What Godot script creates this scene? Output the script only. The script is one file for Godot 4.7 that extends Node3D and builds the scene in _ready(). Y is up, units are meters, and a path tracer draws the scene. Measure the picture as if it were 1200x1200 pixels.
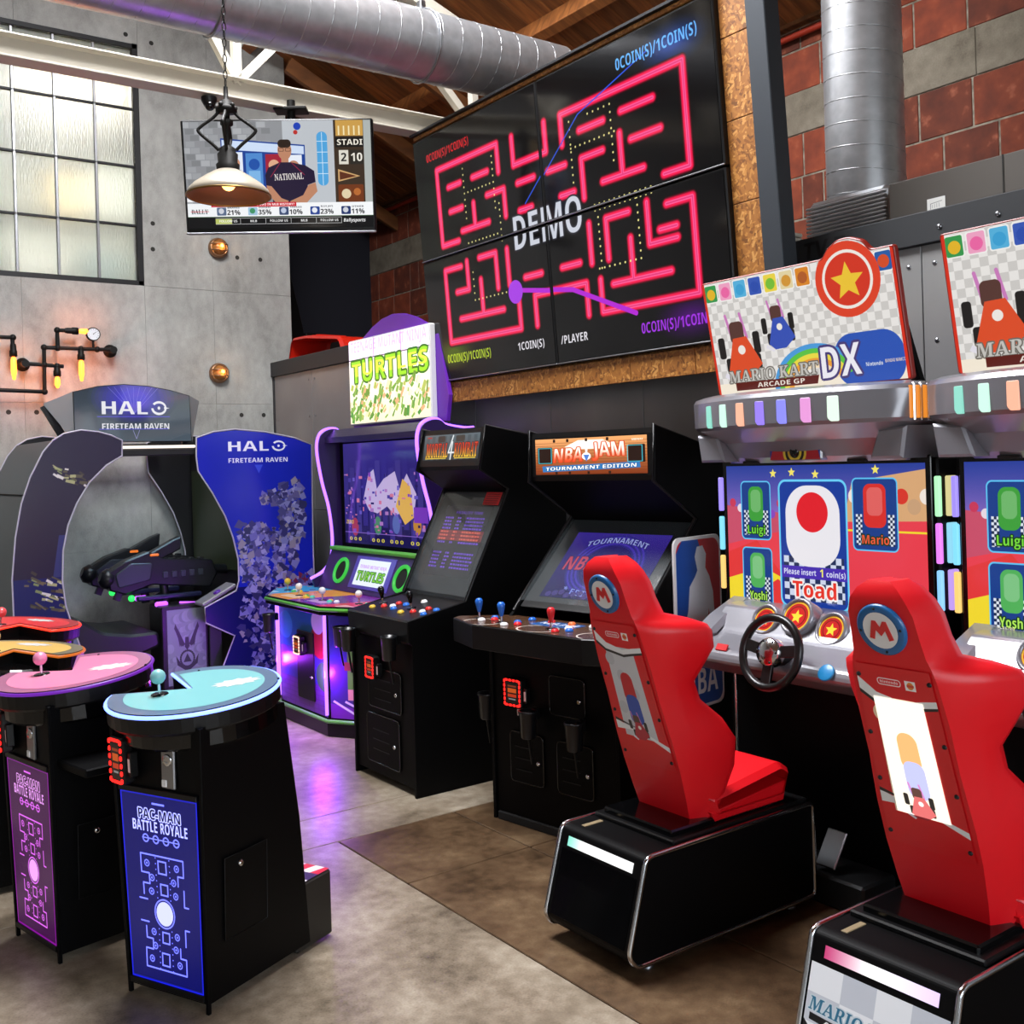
extends Node3D

func _ready() -> void:
	# ---- camera: level, lens shifted, leaning a little
	var cam := Camera3D.new()
	cam.name = "camera"
	cam.projection = Camera3D.PROJECTION_FRUSTUM
	cam.near = 0.05
	cam.far = 100.0
	cam.size = 0.05 * 1200.0 / 1237.0
	cam.frustum_offset = Vector2(0, -0.05 * 59.0 / 1237.0)
	add_child(cam)
	cam.position = Vector3(0, 1.75, 0)
	cam.rotation_degrees = Vector3(0, -36.0, -1.72)
	# ---- sky and exposure
	var env := Environment.new()
	var sky := Sky.new()
	var sm := ProceduralSkyMaterial.new()
	sm.sky_top_color = Color(0.72, 0.8, 0.92)
	sm.sky_horizon_color = Color(0.92, 0.94, 0.97)
	sm.ground_bottom_color = Color(0.4, 0.39, 0.37)
	sm.ground_horizon_color = Color(0.7, 0.7, 0.7)
	sm.sky_energy_multiplier = 1.6
	sky.sky_material = sm
	env.background_mode = Environment.BG_SKY
	env.sky = sky
	env.tonemap_mode = Environment.TONE_MAPPER_LINEAR
	env.tonemap_exposure = 1.0
	env.sdfgi_enabled = true
	env.ssao_enabled = true
	env.ssil_enabled = true
	var we := WorldEnvironment.new()
	we.name = "world"
	we.environment = env
	add_child(we)
	# ---- daylight: the roof light over the aisle and the shop windows behind the camera
	area("skylight_daylight", self, xf(Vector3(1.95, 6.15, -4.7), Vector3(-90, 0, 0)), Vector2(1.5, 3.2), Color(0.99, 0.99, 1.0), 68.0)
	area("shop_window_daylight", self, xf(Vector3(0.2, 2.5, 4.3), Vector3(0, 0, 0)), Vector2(6.4, 2.8), Color(0.95, 0.98, 1.0), 25.0)
	# ---- the place
	build_materials()
	build_floor()
	build_back_wall()
	build_right_wall()
	build_roof()
	build_far_sides()
	build_overhead()
	build_video_wall()
	build_wall_lamps()
	build_all_games()

# ------------------------------------------------------------------ helpers
const PROF := Basis(Vector3(0, 0, 1), Vector3(0, 1, 0), Vector3(1, 0, 0))  # outline in (forward, up), drawn out across the width
const TOPV := Basis(Vector3(1, 0, 0), Vector3(0, 0, -1), Vector3(0, 1, 0))  # outline seen from above, drawn out upwards
var mats := {}
var taken := {}

class MB:
	var st := SurfaceTool.new()
	var T := Transform3D.IDENTITY
	var sg := -1
	func _init(t := Transform3D.IDENTITY) -> void:
		st.begin(Mesh.PRIMITIVE_TRIANGLES)
		T = t
	func vert(p: Vector3, uv: Vector2) -> void:
		st.set_smooth_group(sg)
		st.set_uv(uv)
		st.add_vertex(T * p)
	func tri(a: Vector3, b: Vector3, c: Vector3, ua := Vector2.ZERO, ub := Vector2.ZERO, uc := Vector2.ZERO) -> void:
		vert(a, ua)
		if T.basis.determinant() < 0:
			vert(b, ub)
			vert(c, uc)
		else:
			vert(c, uc)
			vert(b, ub)
	func quad(a: Vector3, b: Vector3, c: Vector3, d: Vector3) -> void:
		tri(a, b, c, Vector2(0, 1), Vector2(1, 1), Vector2(1, 0))
		tri(a, c, d, Vector2(0, 1), Vector2(1, 0), Vector2(0, 0))
	func face(pts: Array, mid: Vector3) -> void:
		var n: Vector3 = (pts[1] - pts[0]).cross(pts[2] - pts[0])
		if n.dot(pts[0] - mid) < 0:
			pts.reverse()
		for i in range(1, pts.size() - 1):
			tri(pts[0], pts[i], pts[i + 1])
	func box(c: Vector3, s: Vector3, b := 0.0) -> MB:
		var h := s / 2
		b = minf(b, minf(h.x, minf(h.y, h.z)) * 0.9)
		if b <= 0.0:
			for ax in 3:
				for sd in [-1.0, 1.0]:
					var e := [Vector3(h.x, 0, 0), Vector3(0, h.y, 0), Vector3(0, 0, h.z)]
					var n: Vector3 = e[ax] * sd
					var u: Vector3 = e[(ax + 1) % 3]
					var v: Vector3 = e[(ax + 2) % 3]
					face([c + n - u - v, c + n + u - v, c + n + u + v, c + n - u + v], c)
			return self
		var P := func(sx: float, sy: float, sz: float, ax: int) -> Vector3:
			var k := Vector3(h.x - b, h.y - b, h.z - b)
			k[ax] += b
			return c + Vector3(sx * k.x, sy * k.y, sz * k.z)
		for ax in 3:
			for sd in [-1.0, 1.0]:
				var pts := []
				for q in [[-1, -1], [1, -1], [1, 1], [-1, 1]]:
					var sgn := Vector3.ZERO
					sgn[ax] = sd
					sgn[(ax + 1) % 3] = q[0]
					sgn[(ax + 2) % 3] = q[1]
					pts.append(P.call(sgn.x, sgn.y, sgn.z, ax))
				face(pts, c)
			var a1 := (ax + 1) % 3
			var a2 := (ax + 2) % 3
			for q in [[-1, -1], [1, -1], [1, 1], [-1, 1]]:
				var lo := Vector3.ZERO
				lo[ax] = -1
				lo[a1] = q[0]
				lo[a2] = q[1]
				var hi := lo
				hi[ax] = 1
				face([P.call(lo.x, lo.y, lo.z, a1), P.call(hi.x, hi.y, hi.z, a1), P.call(hi.x, hi.y, hi.z, a2), P.call(lo.x, lo.y, lo.z, a2)], c)
		for sx in [-1, 1]:
			for sy in [-1, 1]:
				for sz in [-1, 1]:
					face([P.call(sx, sy, sz, 0), P.call(sx, sy, sz, 1), P.call(sx, sy, sz, 2)], c)
		return self
	static func ccw(pts: PackedVector2Array) -> PackedVector2Array:
		var p := pts.duplicate()
		if Geometry2D.is_polygon_clockwise(p):
			p.reverse()
		return p
	static func inset(p: PackedVector2Array, d: float) -> PackedVector2Array:
		var o := PackedVector2Array()
		var n := p.size()
		for i in n:
			var e1 := (p[i] - p[(i + n - 1) % n]).normalized()
			var e2 := (p[(i + 1) % n] - p[i]).normalized()
			var n1 := Vector2(-e1.y, e1.x)
			var n2 := Vector2(-e2.y, e2.x)
			var m := n1 + n2
			var l := maxf(m.length_squared() / 2.0, 0.3)
			o.append(p[i] + m * (d / l))
		return o
	func cap(p: PackedVector2Array, w: float, up: bool) -> void:
		var lo := p[0]
		var hi := p[0]
		for q in p:
			lo = lo.min(q)
			hi = hi.max(q)
		var d := hi - lo
		var ix := Geometry2D.triangulate_polygon(p)
		for i in range(0, ix.size(), 3):
			var v := [p[ix[i]], p[ix[i + 1]], p[ix[i + 2]]]
			if ((v[1] - v[0]).cross(v[2] - v[0]) > 0) != up:
				v.reverse()
			var u := []
			for q in v:
				u.append(Vector2((q.x - lo.x) / d.x, 1.0 - (q.y - lo.y) / d.y))
			tri(Vector3(v[0].x, v[0].y, w), Vector3(v[1].x, v[1].y, w), Vector3(v[2].x, v[2].y, w), u[0], u[1], u[2])
	func prism(pts: PackedVector2Array, w0: float, w1: float, ch := 0.0, round_sides := false) -> MB:
		var p := MB.ccw(pts)
		var q := MB.inset(p, ch) if ch > 0 else p
		var n := p.size()
		var old := sg
		sg = -1
		cap(q, w0, false)
		cap(q, w1, true)
		if round_sides:
			sg = 3
		for i in n:
			var a := p[i]
			var b := p[(i + 1) % n]
			quad(Vector3(a.x, a.y, w0 + ch), Vector3(b.x, b.y, w0 + ch), Vector3(b.x, b.y, w1 - ch), Vector3(a.x, a.y, w1 - ch))
			if ch > 0:
				var c := q[i]
				var d := q[(i + 1) % n]
				quad(Vector3(c.x, c.y, w0), Vector3(d.x, d.y, w0), Vector3(b.x, b.y, w0 + ch), Vector3(a.x, a.y, w0 + ch))
				quad(Vector3(a.x, a.y, w1 - ch), Vector3(b.x, b.y, w1 - ch), Vector3(d.x, d.y, w1), Vector3(c.x, c.y, w1))
		sg = old
		return self
	func sheet(pts: PackedVector2Array, w: float) -> MB:
		cap(MB.ccw(pts), w, true)
		return self
	func tube(path: Array, r: float, sides := 8, closed := false) -> MB:
		var n := path.size()
		var rings := []
		var up := Vector3.UP
		var prev := Vector3.ZERO
		for i in n:
			var a: Vector3 = path[(i - 1 + n) % n] if (i > 0 or closed) else path[i]
			var b: Vector3 = path[(i + 1) % n] if (i < n - 1 or closed) else path[i]
			var t := (b - a).normalized()
			if i == 0:
				up = Vector3.UP if absf(t.y) < 0.9 else Vector3.RIGHT
				up = (up - t * up.dot(t)).normalized()
			else:
				up = (up - t * up.dot(t)).normalized()
			prev = t
			var s := t.cross(up)
			var ring := []
			for k in sides:
				var an := TAU * k / sides
				ring.append(path[i] + (up * cos(an) + s * sin(an)) * r)
			rings.append(ring)
		return loft(rings, closed, not closed)
	func loft(rings: Array, closed := false, caps := true, smooth := true, along := [], bands := false) -> MB:
		var old := sg
		sg = 5 if smooth else -1
		var n := rings.size()
		var m: int = rings[0].size()
		for i in (n if closed else n - 1):
			var A: Array = rings[i]
			var B: Array = rings[(i + 1) % n]
			if bands:
				sg = 20 + i
			for k in m:
				if along.size():
					sg = 40 + along[k]
				var l := (k + 1) % m
				quad(A[l], A[k], B[k], B[l])
		if caps:
			sg = -1
			for e in [0, n - 1]:
				var R: Array = rings[e]
				var c := Vector3.ZERO
				for v in R:
					c += v
				c /= m
				for k in m:
					if e == 0:
						tri(c, R[k], R[(k + 1) % m])
					else:
						tri(c, R[(k + 1) % m], R[k])
		sg = old
		return self
	func lathe(prof: Array, segs := 24, smooth := true) -> MB:
		var rings := []
		for p in prof:
			var ring := []
			for k in segs:
				var an := TAU * k / segs
				ring.append(Vector3(p.x * cos(an), p.y, p.x * sin(an)))
			rings.append(ring)
		return loft(rings, false, true, smooth)
	func ball(c: Vector3, r: float, segs := 14) -> MB:
		var old := T
		T = T.translated_local(c)
		var prof := []
		for i in 9:
			var a := -PI / 2 + PI * i / 8.0
			prof.append(Vector2(maxf(r * cos(a), 0.0002), r * sin(a)))
		lathe(prof, segs)
		T = old
		return self
	func rod(a: Vector3, b: Vector3, r: float, sides := 10) -> MB:
		return tube([a, b], r, sides)
	func bar(a: Vector3, b: Vector3, w: float, h: float, up := Vector3.UP) -> MB:
		var z := (b - a).normalized()
		var x := up.cross(z).normalized()
		var y := z.cross(x)
		var old := T
		T = T * Transform3D(Basis(x, y, z), (a + b) / 2)
		box(Vector3.ZERO, Vector3(w, h, a.distance_to(b)), 0.002)
		T = old
		return self

# a picture for flat print: painted at twice its size, then made smaller
class Art:
	static var glyphs := {}
	var im: Image
	var W: int
	var H: int
	var low := Color(0, 0, 0, 0)  # second colour of two-tone lettering
	var low0 := 0.0
	var low1 := 0.0
	func _init(w: int, h: int, bg: Color) -> void:
		W = w
		H = h
		im = Image.create(w * 2, h * 2, false, Image.FORMAT_RGBA8)
		im.fill(bg)
	func rect(x: float, y: float, w: float, h: float, c: Color) -> void:
		im.fill_rect(Rect2i(roundi(x * 2), roundi(y * 2), roundi(w * 2), roundi(h * 2)), c)
	func poly(p: PackedVector2Array, c: Color) -> void:
		var y0 := 1e9
		var y1 := -1e9
		for q in p:
			y0 = minf(y0, q.y * 2)
			y1 = maxf(y1, q.y * 2)
		var n := p.size()
		for y in range(maxi(0, floori(y0)), mini(H * 2 - 1, ceili(y1)) + 1):
			var yy := y + 0.5
			var xs := []
			for i in n:
				var a := p[i] * 2
				var b := p[(i + 1) % n] * 2
				if (a.y <= yy) != (b.y <= yy):
					xs.append(a.x + (yy - a.y) / (b.y - a.y) * (b.x - a.x))
			xs.sort()
			var cc := c.lerp(low, clampf((yy / 2 - low0) / (low1 - low0), 0.0, 1.0)) if low.a > 0 else c
			for k in range(0, xs.size() - 1, 2):
				var xa := roundi(xs[k])
				var xb := roundi(xs[k + 1])
				if xb > xa:
					im.fill_rect(Rect2i(xa, y, xb - xa, 1), cc)
	func circ(x: float, y: float, r: float, c: Color, ry := -1.0) -> void:
		if ry < 0:
			ry = r
		var p := PackedVector2Array()
		for i in 40:
			p.append(Vector2(x + r * cos(TAU * i / 40.0), y + ry * sin(TAU * i / 40.0)))
		poly(p, c)
	func rr(x: float, y: float, w: float, h: float, r: float, c: Color) -> void:
		rect(x + r, y, w - 2 * r, h, c)
		rect(x, y + r, w, h - 2 * r, c)
		for q in [[x + r, y + r], [x + w - r, y + r], [x + r, y + h - r], [x + w - r, y + h - r]]:
			circ(q[0], q[1], r, c)
	func line(a: Vector2, b: Vector2, w: float, c: Color) -> void:
		var n := (b - a).normalized().orthogonal() * w / 2
		poly(PackedVector2Array([a + n, b + n, b - n, a - n]), c)
	func path(p: Array, w: float, c: Color, ends := true) -> void:
		for i in p.size() - 1:
			line(p[i], p[i + 1], w, c)
		if ends:
			for q in p:
				circ(q.x, q.y, w / 2, c)
	func fade(x: float, y: float, w: float, h: float, a: Color, b: Color) -> void:
		for i in int(h):
			rect(x, y + i, w, 1, a.lerp(b, i / h))
	func checks(x: float, y: float, w: float, h: float, s: float, a: Color, b: Color) -> void:
		rect(x, y, w, h, a)
		for j in ceili(h / s):
			for i in ceili(w / s):
				if (i + j) % 2:
					rect(x + i * s, y + j * s, minf(s, w - i * s), minf(s, h - j * s), b)
	# lettering: centred on x, y; h is the height of a capital; w squeezes the word to a width; arch bends it
	func text(s: String, x: float, y: float, h: float, c: Color, w := 0.0, shear := 0.0, face := "Droid Sans", turn := 0.0, edge := 0.0, edge_c := Color.BLACK, arch := 0.0, mirror := false, two := Color(0, 0, 0, 0)) -> void:
		var t := Art.letters(s, face)
		var k := h / 0.715
		var tw: float = t[1] * k
		var sx := (w / tw if w > 0 else 1.0) * (-1.0 if mirror else 1.0)
		var tr: PackedVector2Array = t[0]
		var tris := []
		for i in range(0, tr.size(), 3):
			var p := PackedVector2Array()
			for j in 3:
				var v := tr[i + j] * k
				v.x *= sx
				v.y -= h / 2
				v.x += v.y * shear
				v.y += arch * (1.0 - pow(v.x / maxf(absf(tw * sx) / 2, 1.0), 2.0))
				v.y = -v.y
				p.append(Vector2(x, y) + v.rotated(turn))
			tris.append(p)
		if edge > 0:
			for d in 8:
				var o := Vector2.from_angle(TAU * d / 8.0) * edge
				for p in tris:
					poly(PackedVector2Array([p[0] + o, p[1] + o, p[2] + o]), edge_c)
		low = two
		low0 = y - h * 0.25
		low1 = y + h * 0.4
		for p in tris:
			poly(p, c)
		low = Color(0, 0, 0, 0)
	static func letters(s: String, face: String) -> Array:
		var key := face + s
		if not glyphs.has(key):
			var f := SystemFont.new()
			f.font_names = PackedStringArray([face])
			f.font_weight = 700
			var m := TextMesh.new()
			m.text = s
			m.font = f
			m.font_size = 64
			m.pixel_size = 1.0 / 64.0
			m.depth = 0.0
			m.horizontal_alignment = HORIZONTAL_ALIGNMENT_LEFT
			m.vertical_alignment = VERTICAL_ALIGNMENT_TOP
			m.curve_step = 4.0
			var a := m.get_mesh_arrays()
			var v: PackedVector3Array = a[Mesh.ARRAY_VERTEX]
			var nn: PackedVector3Array = a[Mesh.ARRAY_NORMAL]
			var ix: PackedInt32Array = a[Mesh.ARRAY_INDEX] if a[Mesh.ARRAY_INDEX] != null else PackedInt32Array(range(v.size()))
			var lo := Vector2(1e9, 1e9)
			var hi := -lo
			var o := PackedVector2Array()
			for i in ix:
				if nn[i].z < 0.5:
					continue
				var q := Vector2(v[i].x, v[i].y)
				o.append(q)
				lo = lo.min(q)
				hi = hi.max(q)
			# lower edge of capitals sits on y = 0
			var base := lo.y
			if s.contains("(") or s.contains("g") or s.contains("p") or s.contains("/") or s.contains("y"):
				base = hi.y - 0.76
			for i in o.size():
				o[i] = Vector2(o[i].x - (lo.x + hi.x) / 2, o[i].y - base)
			glyphs[key] = [o, hi.x - lo.x]
		return glyphs[key]
	func tex() -> ImageTexture:
		im.resize(W, H, Image.INTERPOLATE_BILINEAR)
		return ImageTexture.create_from_image(im)

func col(h: String) -> Color:
	return Color.html(h)

func mat(key: String, c := Color.WHITE, rough := 0.5, metal := 0.0, more := {}) -> StandardMaterial3D:
	if mats.has(key):
		return mats[key]
	var m := StandardMaterial3D.new()
	m.resource_name = key
	m.albedo_color = c
	m.roughness = rough
	m.metallic = metal
	for k in more:
		m.set(k, more[k])
	mats[key] = m
	return m

func glow(key: String, c: Color, energy: float) -> StandardMaterial3D:
	return mat(key, c.darkened(0.6), 0.4, 0.0, {"emission_enabled": true, "emission": c, "emission_energy_multiplier": energy})

func printed(key: String, t: Texture2D, rough := 0.35, lit := 0.0, coat := 0.0) -> StandardMaterial3D:
	var more := {"albedo_texture": t, "texture_repeat": false}
	var c := Color.WHITE
	if lit > 0:
		c = Color(0.3, 0.3, 0.3)
		more.merge({"emission_enabled": true, "emission": Color.BLACK, "emission_texture": t, "emission_energy_multiplier": lit})
	if coat > 0:
		more.merge({"clearcoat_enabled": true, "clearcoat": coat, "clearcoat_roughness": 0.05})
	return mat(key, c, rough, 0.0, more)

func noise_tex(freq: float, stops: Array, oct := 4, size := 512, seed_ := 1, kind := FastNoiseLite.TYPE_SIMPLEX_SMOOTH, gain := 0.5) -> NoiseTexture2D:
	var n := FastNoiseLite.new()
	n.noise_type = kind
	n.frequency = freq
	n.fractal_octaves = oct
	n.fractal_gain = gain
	n.seed = seed_
	var g := Gradient.new()
	var offs := PackedFloat32Array()
	var cols := PackedColorArray()
	for s in stops:
		offs.append(s[0])
		cols.append(s[1])
	g.offsets = offs
	g.colors = cols
	var t := NoiseTexture2D.new()
	t.width = size
	t.height = size
	t.seamless = true
	t.noise = n
	t.color_ramp = g
	return t

# two scales of noise and fine specks, for ground and walls seen close
func mixed_tex(stops: Array, seed_: int, speck := 0.5, size := 768) -> ImageTexture:
	var layers := []
	for q in [[0.004, 4], [0.03, 4], [0.22, 2]]:
		var n := FastNoiseLite.new()
		n.noise_type = FastNoiseLite.TYPE_SIMPLEX_SMOOTH
		n.frequency = q[0]
		n.fractal_octaves = q[1]
		n.seed = seed_
		seed_ += 1
		layers.append(n.get_seamless_image(size, size).get_data())
	var g := Gradient.new()
	var offs := PackedFloat32Array()
	var cols := PackedColorArray()
	for s in stops:
		offs.append(s[0])
		cols.append(s[1])
	g.offsets = offs
	g.colors = cols
	var lut := []
	for i in 256:
		lut.append(g.sample(i / 255.0))
	var a: PackedByteArray = layers[0]
	var b: PackedByteArray = layers[1]
	var c: PackedByteArray = layers[2]
	var out := PackedByteArray()
	out.resize(size * size * 3)
	for i in size * size:
		var v := a[i] * 0.5 + b[i] * 0.32 + c[i] * 0.18
		if c[i] < 46:
			v -= speck * 90.0 * (46 - c[i]) / 46.0
		var k: Color = lut[clampi(int(v), 0, 255)]
		out[i * 3] = k.r8
		out[i * 3 + 1] = k.g8
		out[i * 3 + 2] = k.b8
	return ImageTexture.create_from_image(Image.create_from_data(size, size, false, Image.FORMAT_RGB8, out))

func rough_mat(key: String, t: Texture2D, scale: Vector3, rough := 0.7, metal := 0.0, bump: Texture2D = null, bump_cm := 0.0, more := {}) -> StandardMaterial3D:
	var m := mat(key, Color.WHITE, rough, metal, {"albedo_texture": t, "uv1_triplanar": true, "uv1_world_triplanar": true, "uv1_scale": scale})
	if bump:
		m.heightmap_enabled = true
		m.heightmap_texture = bump
		m.heightmap_scale = bump_cm
	for k in more:
		m.set(k, more[k])
	return m

func numbered(n: String) -> String:
	if not taken.has(n):
		taken[n] = 0
		return n
	taken[n] += 1
	return "%s_%03d" % [n, taken[n]]

func thing(called: String, label: String, category: String, at := Vector3.ZERO, turn := 0.0, group := "") -> Node3D:
	var o := Node3D.new()
	o.name = numbered(called)
	add_child(o)
	o.position = at
	o.rotation.y = turn
	o.set_meta("label", label)
	o.set_meta("category", category)
	if group:
		o.set_meta("group", group)
	return o

func setting(called: String) -> Node3D:
	var o := Node3D.new()
	o.name = called
	add_child(o)
	o.set_meta("kind", "structure")
	return o

func obj(called: String, b: MB, m: Material, parent: Node3D, label := "") -> MeshInstance3D:
	b.st.generate_normals()
	b.st.index()
	var o := MeshInstance3D.new()
	o.name = called
	o.mesh = b.st.commit()
	o.material_override = m
	parent.add_child(o, true)
	if label:
		o.set_meta("label", label)
	return o

func piece(called: String, mesh: Mesh, m: Material, parent: Node3D, at: Transform3D) -> MeshInstance3D:
	var o := MeshInstance3D.new()
	o.name = called
	o.mesh = mesh
	o.material_override = m
	o.transform = at
	parent.add_child(o, true)
	return o

func mesh_of(b: MB) -> Mesh:
	b.st.generate_normals()
	b.st.index()
	return b.st.commit()

func xf(at := Vector3.ZERO, deg := Vector3.ZERO) -> Transform3D:
	return Transform3D(Basis.from_euler(deg * PI / 180.0), at)

func V2(a: Array) -> PackedVector2Array:
	var p := PackedVector2Array()
	for i in range(0, a.size(), 2):
		p.append(Vector2(a[i], a[i + 1]))
	return p

func rounded(p: PackedVector2Array, r: float, steps := 4) -> PackedVector2Array:
	var o := PackedVector2Array()
	var n := p.size()
	for i in n:
		var a := p[(i + n - 1) % n] - p[i]
		var b := p[(i + 1) % n] - p[i]
		var d := minf(r, minf(a.length(), b.length()) * 0.45)
		var s := p[i] + a.normalized() * d
		var e := p[i] + b.normalized() * d
		for k in steps + 1:
			var t := float(k) / steps
			o.append(s.lerp(p[i], t).lerp(p[i].lerp(e, t), t))
	return o

func rect2(w: float, h: float, c := Vector2.ZERO) -> PackedVector2Array:
	return PackedVector2Array([c + Vector2(-w, -h) / 2, c + Vector2(w, -h) / 2, c + Vector2(w, h) / 2, c + Vector2(-w, h) / 2])

func disc2(r: float, n := 32, c := Vector2.ZERO) -> PackedVector2Array:
	var p := PackedVector2Array()
	for i in n:
		p.append(c + Vector2.from_angle(TAU * i / n) * r)
	return p

func curve(pts: Array, steps := 6) -> Array:
	var o := []
	var n := pts.size()
	for i in n - 1:
		var a = pts[maxi(i - 1, 0)]
		var d = pts[mini(i + 2, n - 1)]
		for k in steps:
			o.append(pts[i].cubic_interpolate(pts[i + 1], a, d, float(k) / steps))
	o.append(pts[n - 1])
	return o

func omni(called: String, parent: Node3D, at: Vector3, c: Color, energy: float, size := 0.03) -> void:
	var l := OmniLight3D.new()
	l.name = called
	l.light_color = c
	l.light_energy = energy
	l.light_size = size
	l.omni_range = 20.0
	l.omni_attenuation = 2.0
	l.shadow_enabled = true
	parent.add_child(l, true)
	l.position = at

func area(called: String, parent: Node3D, at: Transform3D, size: Vector2, c: Color, energy: float) -> void:
	var l := AreaLight3D.new()
	l.name = called
	l.light_color = c
	l.light_energy = energy
	l.area_size = size
	l.area_range = 25.0
	l.area_attenuation = 2.0
	l.shadow_enabled = true
	parent.add_child(l, true)
	l.transform = at

# ------------------------------------------------------------------ the room
func build_materials() -> void:
	var fine := noise_tex(0.05, [[0.0, Color(0.3, 0.3, 0.3)], [1.0, Color(0.7, 0.7, 0.7)]], 5, 512, 9)
	rough_mat("concrete_wall", mixed_tex([[0.15, col("82837f")], [0.42, col("999a96")], [0.58, col("a2a39f")], [0.85, col("b3b4b0")]], 3, 0.25), Vector3(0.5, 0.3, 0.5), 0.85, 0.0, fine, 0.15)
	rough_mat("floor_light", mixed_tex([[0.1, col("4a3f33")], [0.32, col("726655")], [0.5, col("897c6a")], [0.66, col("9b8f7d")], [0.9, col("b7ac9a")]], 15, 0.7), Vector3(0.55, 0.55, 0.55), 0.36, 0.0, fine, 0.05)
	rough_mat("floor_brown", mixed_tex([[0.1, col("2c1f14")], [0.35, col("4a3826")], [0.5, col("5b4632")], [0.66, col("69543d")], [0.9, col("836d53")]], 27, 0.6), Vector3(0.6, 0.6, 0.6), 0.34, 0.0, fine, 0.05)
	rough_mat("bond_band", mixed_tex([[0.1, col("4d463b")], [0.4, col("6b6355")], [0.6, col("787062")], [0.9, col("8d8576")]], 41, 0.4, 512), Vector3(0.6, 0.6, 0.6), 0.9)
	rough_mat("steel_panel", noise_tex(0.006, [[0.15, col("7c7c7d")], [0.5, col("868687")], [0.85, col("939392")]], 6, 512, 11), Vector3(0.25, 0.2, 0.25), 0.4, 0.15)
	rough_mat("galvanised", noise_tex(0.02, [[0.1, col("a3a5a8")], [0.5, col("aeb0b3")], [0.9, col("bbbdc0")]], 3, 512, 13, FastNoiseLite.TYPE_CELLULAR), Vector3(1.2, 1.2, 1.2), 0.32, 0.7)
	# strand board: hundreds of flakes pressed every which way
	var fl := Art.new(512, 512, col("96602a"))
	var rng := RandomNumberGenerator.new()
	rng.seed = 21
	for i in 1500:
		var p := Vector2(rng.randf() * 512, rng.randf() * 512)
		var d := Vector2.from_angle(rng.randf() * TAU) * (8 + rng.randf() * 26)
		fl.line(p, p + d, 4 + rng.randf() * 8, [col("7d4c1c"), col("a06a2e"), col("b47b3a"), col("8c5724"), col("c28d4c"), col("6b4018")][rng.randi() % 6])
	rough_mat("osb", fl.tex(), Vector3(1.6, 1.6, 1.6), 0.5)
	for i in 3:
		var d := [0.0, 0.12, 0.24]
		rough_mat("plank%d" % i, noise_tex(0.01, [[0.1, col("70421d").darkened(d[i])], [0.5, col("94592a").darkened(d[i])], [0.9, col("ad7038").darkened(d[i])]], 4, 512, 19 + i), Vector3(0.35, 1.0, 3.0), 0.6)
		rough_mat("block%d" % i, noise_tex(0.01, [[0.05, col("672c19").darkened(d[i])], [0.4, col("78331c").darkened(d[i])], [0.7, col("853b20").darkened(d[i])], [0.95, col("96553f")]], 6, 512, 29 + i), Vector3(1, 1, 1), 0.85)
	rough_mat("mortar", noise_tex(0.02, [[0.1, col("5b554b")], [0.5, col("827a6c")], [0.9, col("9b9384")]], 5, 512, 37), Vector3(1, 1, 1), 0.95, 0.0, fine, 0.5)
	mat("black_steel", col("1d1e20"), 0.5, 0.4)
	mat("beam_black", col("2c2e31"), 0.55, 0.2)
	mat("black_laminate", col("060607"), 0.5, 0.0, {"metallic_specular": 0.22})
	mat("black_plastic", col("0c0c0d"), 0.35, 0.0, {"metallic_specular": 0.4})
	mat("black_gloss", col("060607"), 0.12)
	mat("rubber", col("101010"), 0.8)
	mat("chrome", col("c9cbce"), 0.16, 1.0)
	mat("bare_metal", col("9a9ca0"), 0.35, 1.0)
	mat("white_paint", col("b9b3a5"), 0.5)
	mat("iron", col("1a1917"), 0.55, 0.6)
	mat("dark_hole", col("2a2926"), 0.9)
	mat("white_plastic", col("e4e4e4"), 0.4)

func build_floor() -> void:
	var f := setting("floor")
	obj("floor_bed", MB.new().box(Vector3(0.8, -0.115, -3.75), Vector3(11.2, 0.2, 17.0)), mat("mortar"), f)
	var slabs := []
	var zl := [-12.0, -9.25, -7.1, -4.88, -4.5, -2.2, 0.1, 2.4, 4.6]
	for i in 8:
		for x in [[-4.7, -2.3], [-2.3, 0.0], [0.0, 2.2 if zl[i] > -4.6 else 6.3]]:
			slabs.append([x[0], x[1], zl[i], zl[i + 1], "floor_light"])
	var zb := [-4.5, -3.86, -2.1, -0.3, 1.5, 3.0, 4.6]
	for i in 6:
		slabs.append([2.2, 2.84, zb[i], zb[i + 1], "floor_brown"])
		slabs.append([2.84, 6.3, zb[i], zb[i + 1], "floor_brown"])
	for s in slabs:
		var b := MB.new()
		b.box(Vector3((s[0] + s[1]) / 2, -0.01, (s[2] + s[3]) / 2), Vector3(s[1] - s[0] - 0.006, 0.02, s[3] - s[2] - 0.006), 0.003)
		obj("slab", b, mat(s[4]), f)

func roof_y(x: float) -> float:
	return 4.75 + (6.0 - x) * 0.48 if x > 0.2 else 4.75 + 5.8 * 0.48 - (0.2 - x) * 0.48

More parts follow.
